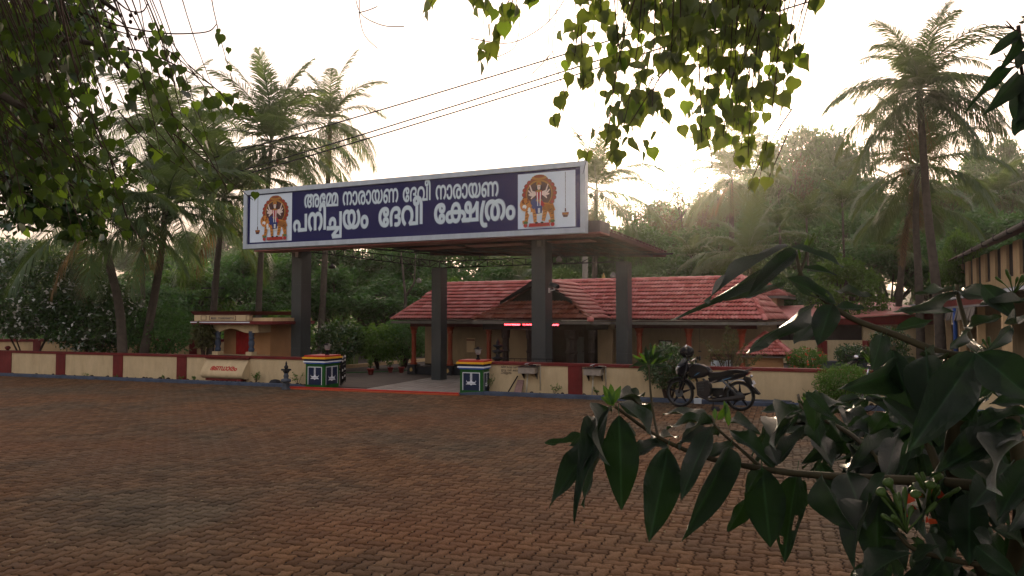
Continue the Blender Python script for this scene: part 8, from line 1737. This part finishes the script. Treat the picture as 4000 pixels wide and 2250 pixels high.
stem([Z(1190, 720), Z(1080, 620), Z(940, 500), Z(925, 450)], [1.38, 1.42, 1.48, 1.5], .004, .002)
stem([Z(1900, 790), Z(1780, 640), Z(1640, 520), Z(1400, 410), Z(1380, 330)], [1.2, 1.3, 1.4, 1.5, 1.55], .006, .003)
stem([Z(2150, 790), Z(2060, 560), Z(1900, 300), Z(1880, 80)], [1.15, 1.2, 1.15, 1.1], .007, .004)
stem([Z(2500, 1240), Z(2250, 1220), Z(1980, 1150), Z(1900, 1050)], [.98, 1.02, 1.08, 1.1], .004, .003)
stem([Z(640, 560), Z(620, 470), Z(600, 340), (2534, 1425)], [1.5, 1.55, 1.6, 1.65], .003, .002)
stem([(3800, 1500), (3700, 1750), (3780, 2050), (3900, 2400)], [1.2, 1.25, 1.3, 1.3], .011, .014)
stem([(3900, 2400), (3990, 2100), (3990, 1850), (3950, 1600), (3980, 1420)], [1.3, 1.15, 1.1, 1.1, 1.15], .013, .008)
Pq = [at(3900, 2400, 1.3), Vector((1.9, 1.2, 0))]; st.tube([Pq[0], (Pq[0] + Pq[1]) / 2, Pq[1]], .015, 7)
st.build('stem', M['twig_green'], fs)
# flower bud clusters
bd = MB()
def buds(px, py, Y, n, spread, L, r):
    c = at(px, py, Y)
    for k in range(n):
        d = Vector((rr.gauss(0, spread), rr.gauss(0, spread), 1)).normalized() * L * rr.uniform(.6, 1.1); e = c + d
        bd.tube([c, c + d * .5 + Vector((0, 0, .002)), e - d * .15, e], [r * .3, r * .28, r * .9, r * .6], 6)
buds(3960, 1150, 1.15, 9, .55, .045, .0028); buds(3160, 960, 1.45, 4, .5, .03, .003); buds(3870, 1390, 1.15, 5, .6, .03, .003)
buds(3540, 2080, 1.0, 12, .9, .06, .0045); buds(3640, 1980, 1.05, 10, .9, .05, .004); buds(3400, 1415, 1.4, 3, .5, .03, .004); buds(3140, 1590, 1.5, 9, .8, .035, .003); buds(3640, 1450, 1.3, 8, .9, .04, .003)
for (x, y) in (((3435, 1915), (3520, 2010)), ((3465, 1875), (3530, 2000)), ((3637, 1885), (3620, 1990)), ((3575, 1925), (3600, 2000)), ((3665, 1850), (3640, 1950))):
    a, b_ = at(*x, 1.0), at(*y, 1.02); bd.tube([b_, a.lerp(b_, .25), a.lerp(b_, .05), a], [.002, .0022, .0075, .004], 8)
tag(bd.build('flower_buds', M['bud'], fs), kind='stuff')
of = cloud_mesh('flower', np.array([at(3590 + rr.uniform(-45, 60), 1990 + rr.uniform(-70, 60), 1.06 + rr.uniform(-.04, .04)) - Vector(SO) for _ in range(16)]), .013, M['l_redfl'], shape=.9)
tag(link('flowers', of, fs), kind='stuff')

# leaf spray at the top right edge
TO = (2.9, 2.2, 2.6)
tr_ = thing('leaf_spray', 'branch with long drooping leaves hanging in at the top right edge', 'branch', WF, *TO)
for i, (b, t_, w) in enumerate((((3985, 130), (3872, 205), 45), ((3985, 135), (3945, 245), 45), ((4005, 200), (3975, 290), 50), ((3985, 255), (3810, 328), 34), ((3985, 290), (3868, 430), 70), ((3995, 320), (3960, 472), 60), ((4010, 330), (3995, 480), 60), ((4005, 440), (3962, 552), 60), ((4000, 90), (3975, 55), 20), ((4030, 120), (4040, 260), 70), ((4040, 300), (4060, 480), 80))):
    big(tr_, TO, b, t_, w, 2.1, 2.05, (20, -25, 10, 45, -15)[i % 5], i % 5)
s = MB(); Q = [at(3960, 215, 2.1), at(3975, 190, 2.1), at(3985, 260, 2.1), at(4000, 320, 2.1), at(4080, 420, 2.1), at(4300, 380, 2.2)]
s.tube([at(3978, 100, 2.1), at(3985, 200, 2.1), at(3988, 260, 2.1), at(4000, 320, 2.1), at(4080, 380, 2.15), at(4400, 300, 2.3)], [.006, .005, .005, .006, .008, .01], 6)
for (a, b_) in (((3985, 130), (3925, 95)), ((3960, 110), (3918, 105)), ((3960, 115), (3930, 80)), ((3985, 250), (3895, 235)), ((3940, 240), (3920, 205))): s.tube([at(*a, 2.1), at(*b_, 2.1)], [.003, .0015], 4)
s.build('stem', M['twig'], tr_)

# ---------------------------------------------------------------- morning haze
hz = MB().box(-330, 330, -60, 300, -3, 42)
hm_ = bpy.data.materials.new('morning_haze'); hm_.use_nodes = True; N = hm_.node_tree.nodes
N.remove(N['Principled BSDF']); pv = N.new('ShaderNodeVolumePrincipled')
pv.inputs['Color'].default_value = (.96, .92, .88, 1); pv.inputs['Density'].default_value = HAZE; pv.inputs['Anisotropy'].default_value = .85
hm_.node_tree.links.new(pv.outputs[0], N['Material Output'].inputs['Volume'])
if HAZE > 0: hz.solo('haze', hm_, WF, (0, 0, 0), kind='stuff')

# two look-alikes that stand together are told apart by their height
seen = {}
for o in list(bpy.data.objects):
    if o.parent is None and 'category' in o and 'tree' in o.name: seen.setdefault(o.get('label'), []).append(o)
for l, os_ in seen.items():
    if len(os_) == 2:
        a, b = sorted(os_, key=lambda o: -(o.location.z + 8 * o.scale.z)); a['label'] = l + ', the taller one'; b['label'] = l + ', the shorter one'
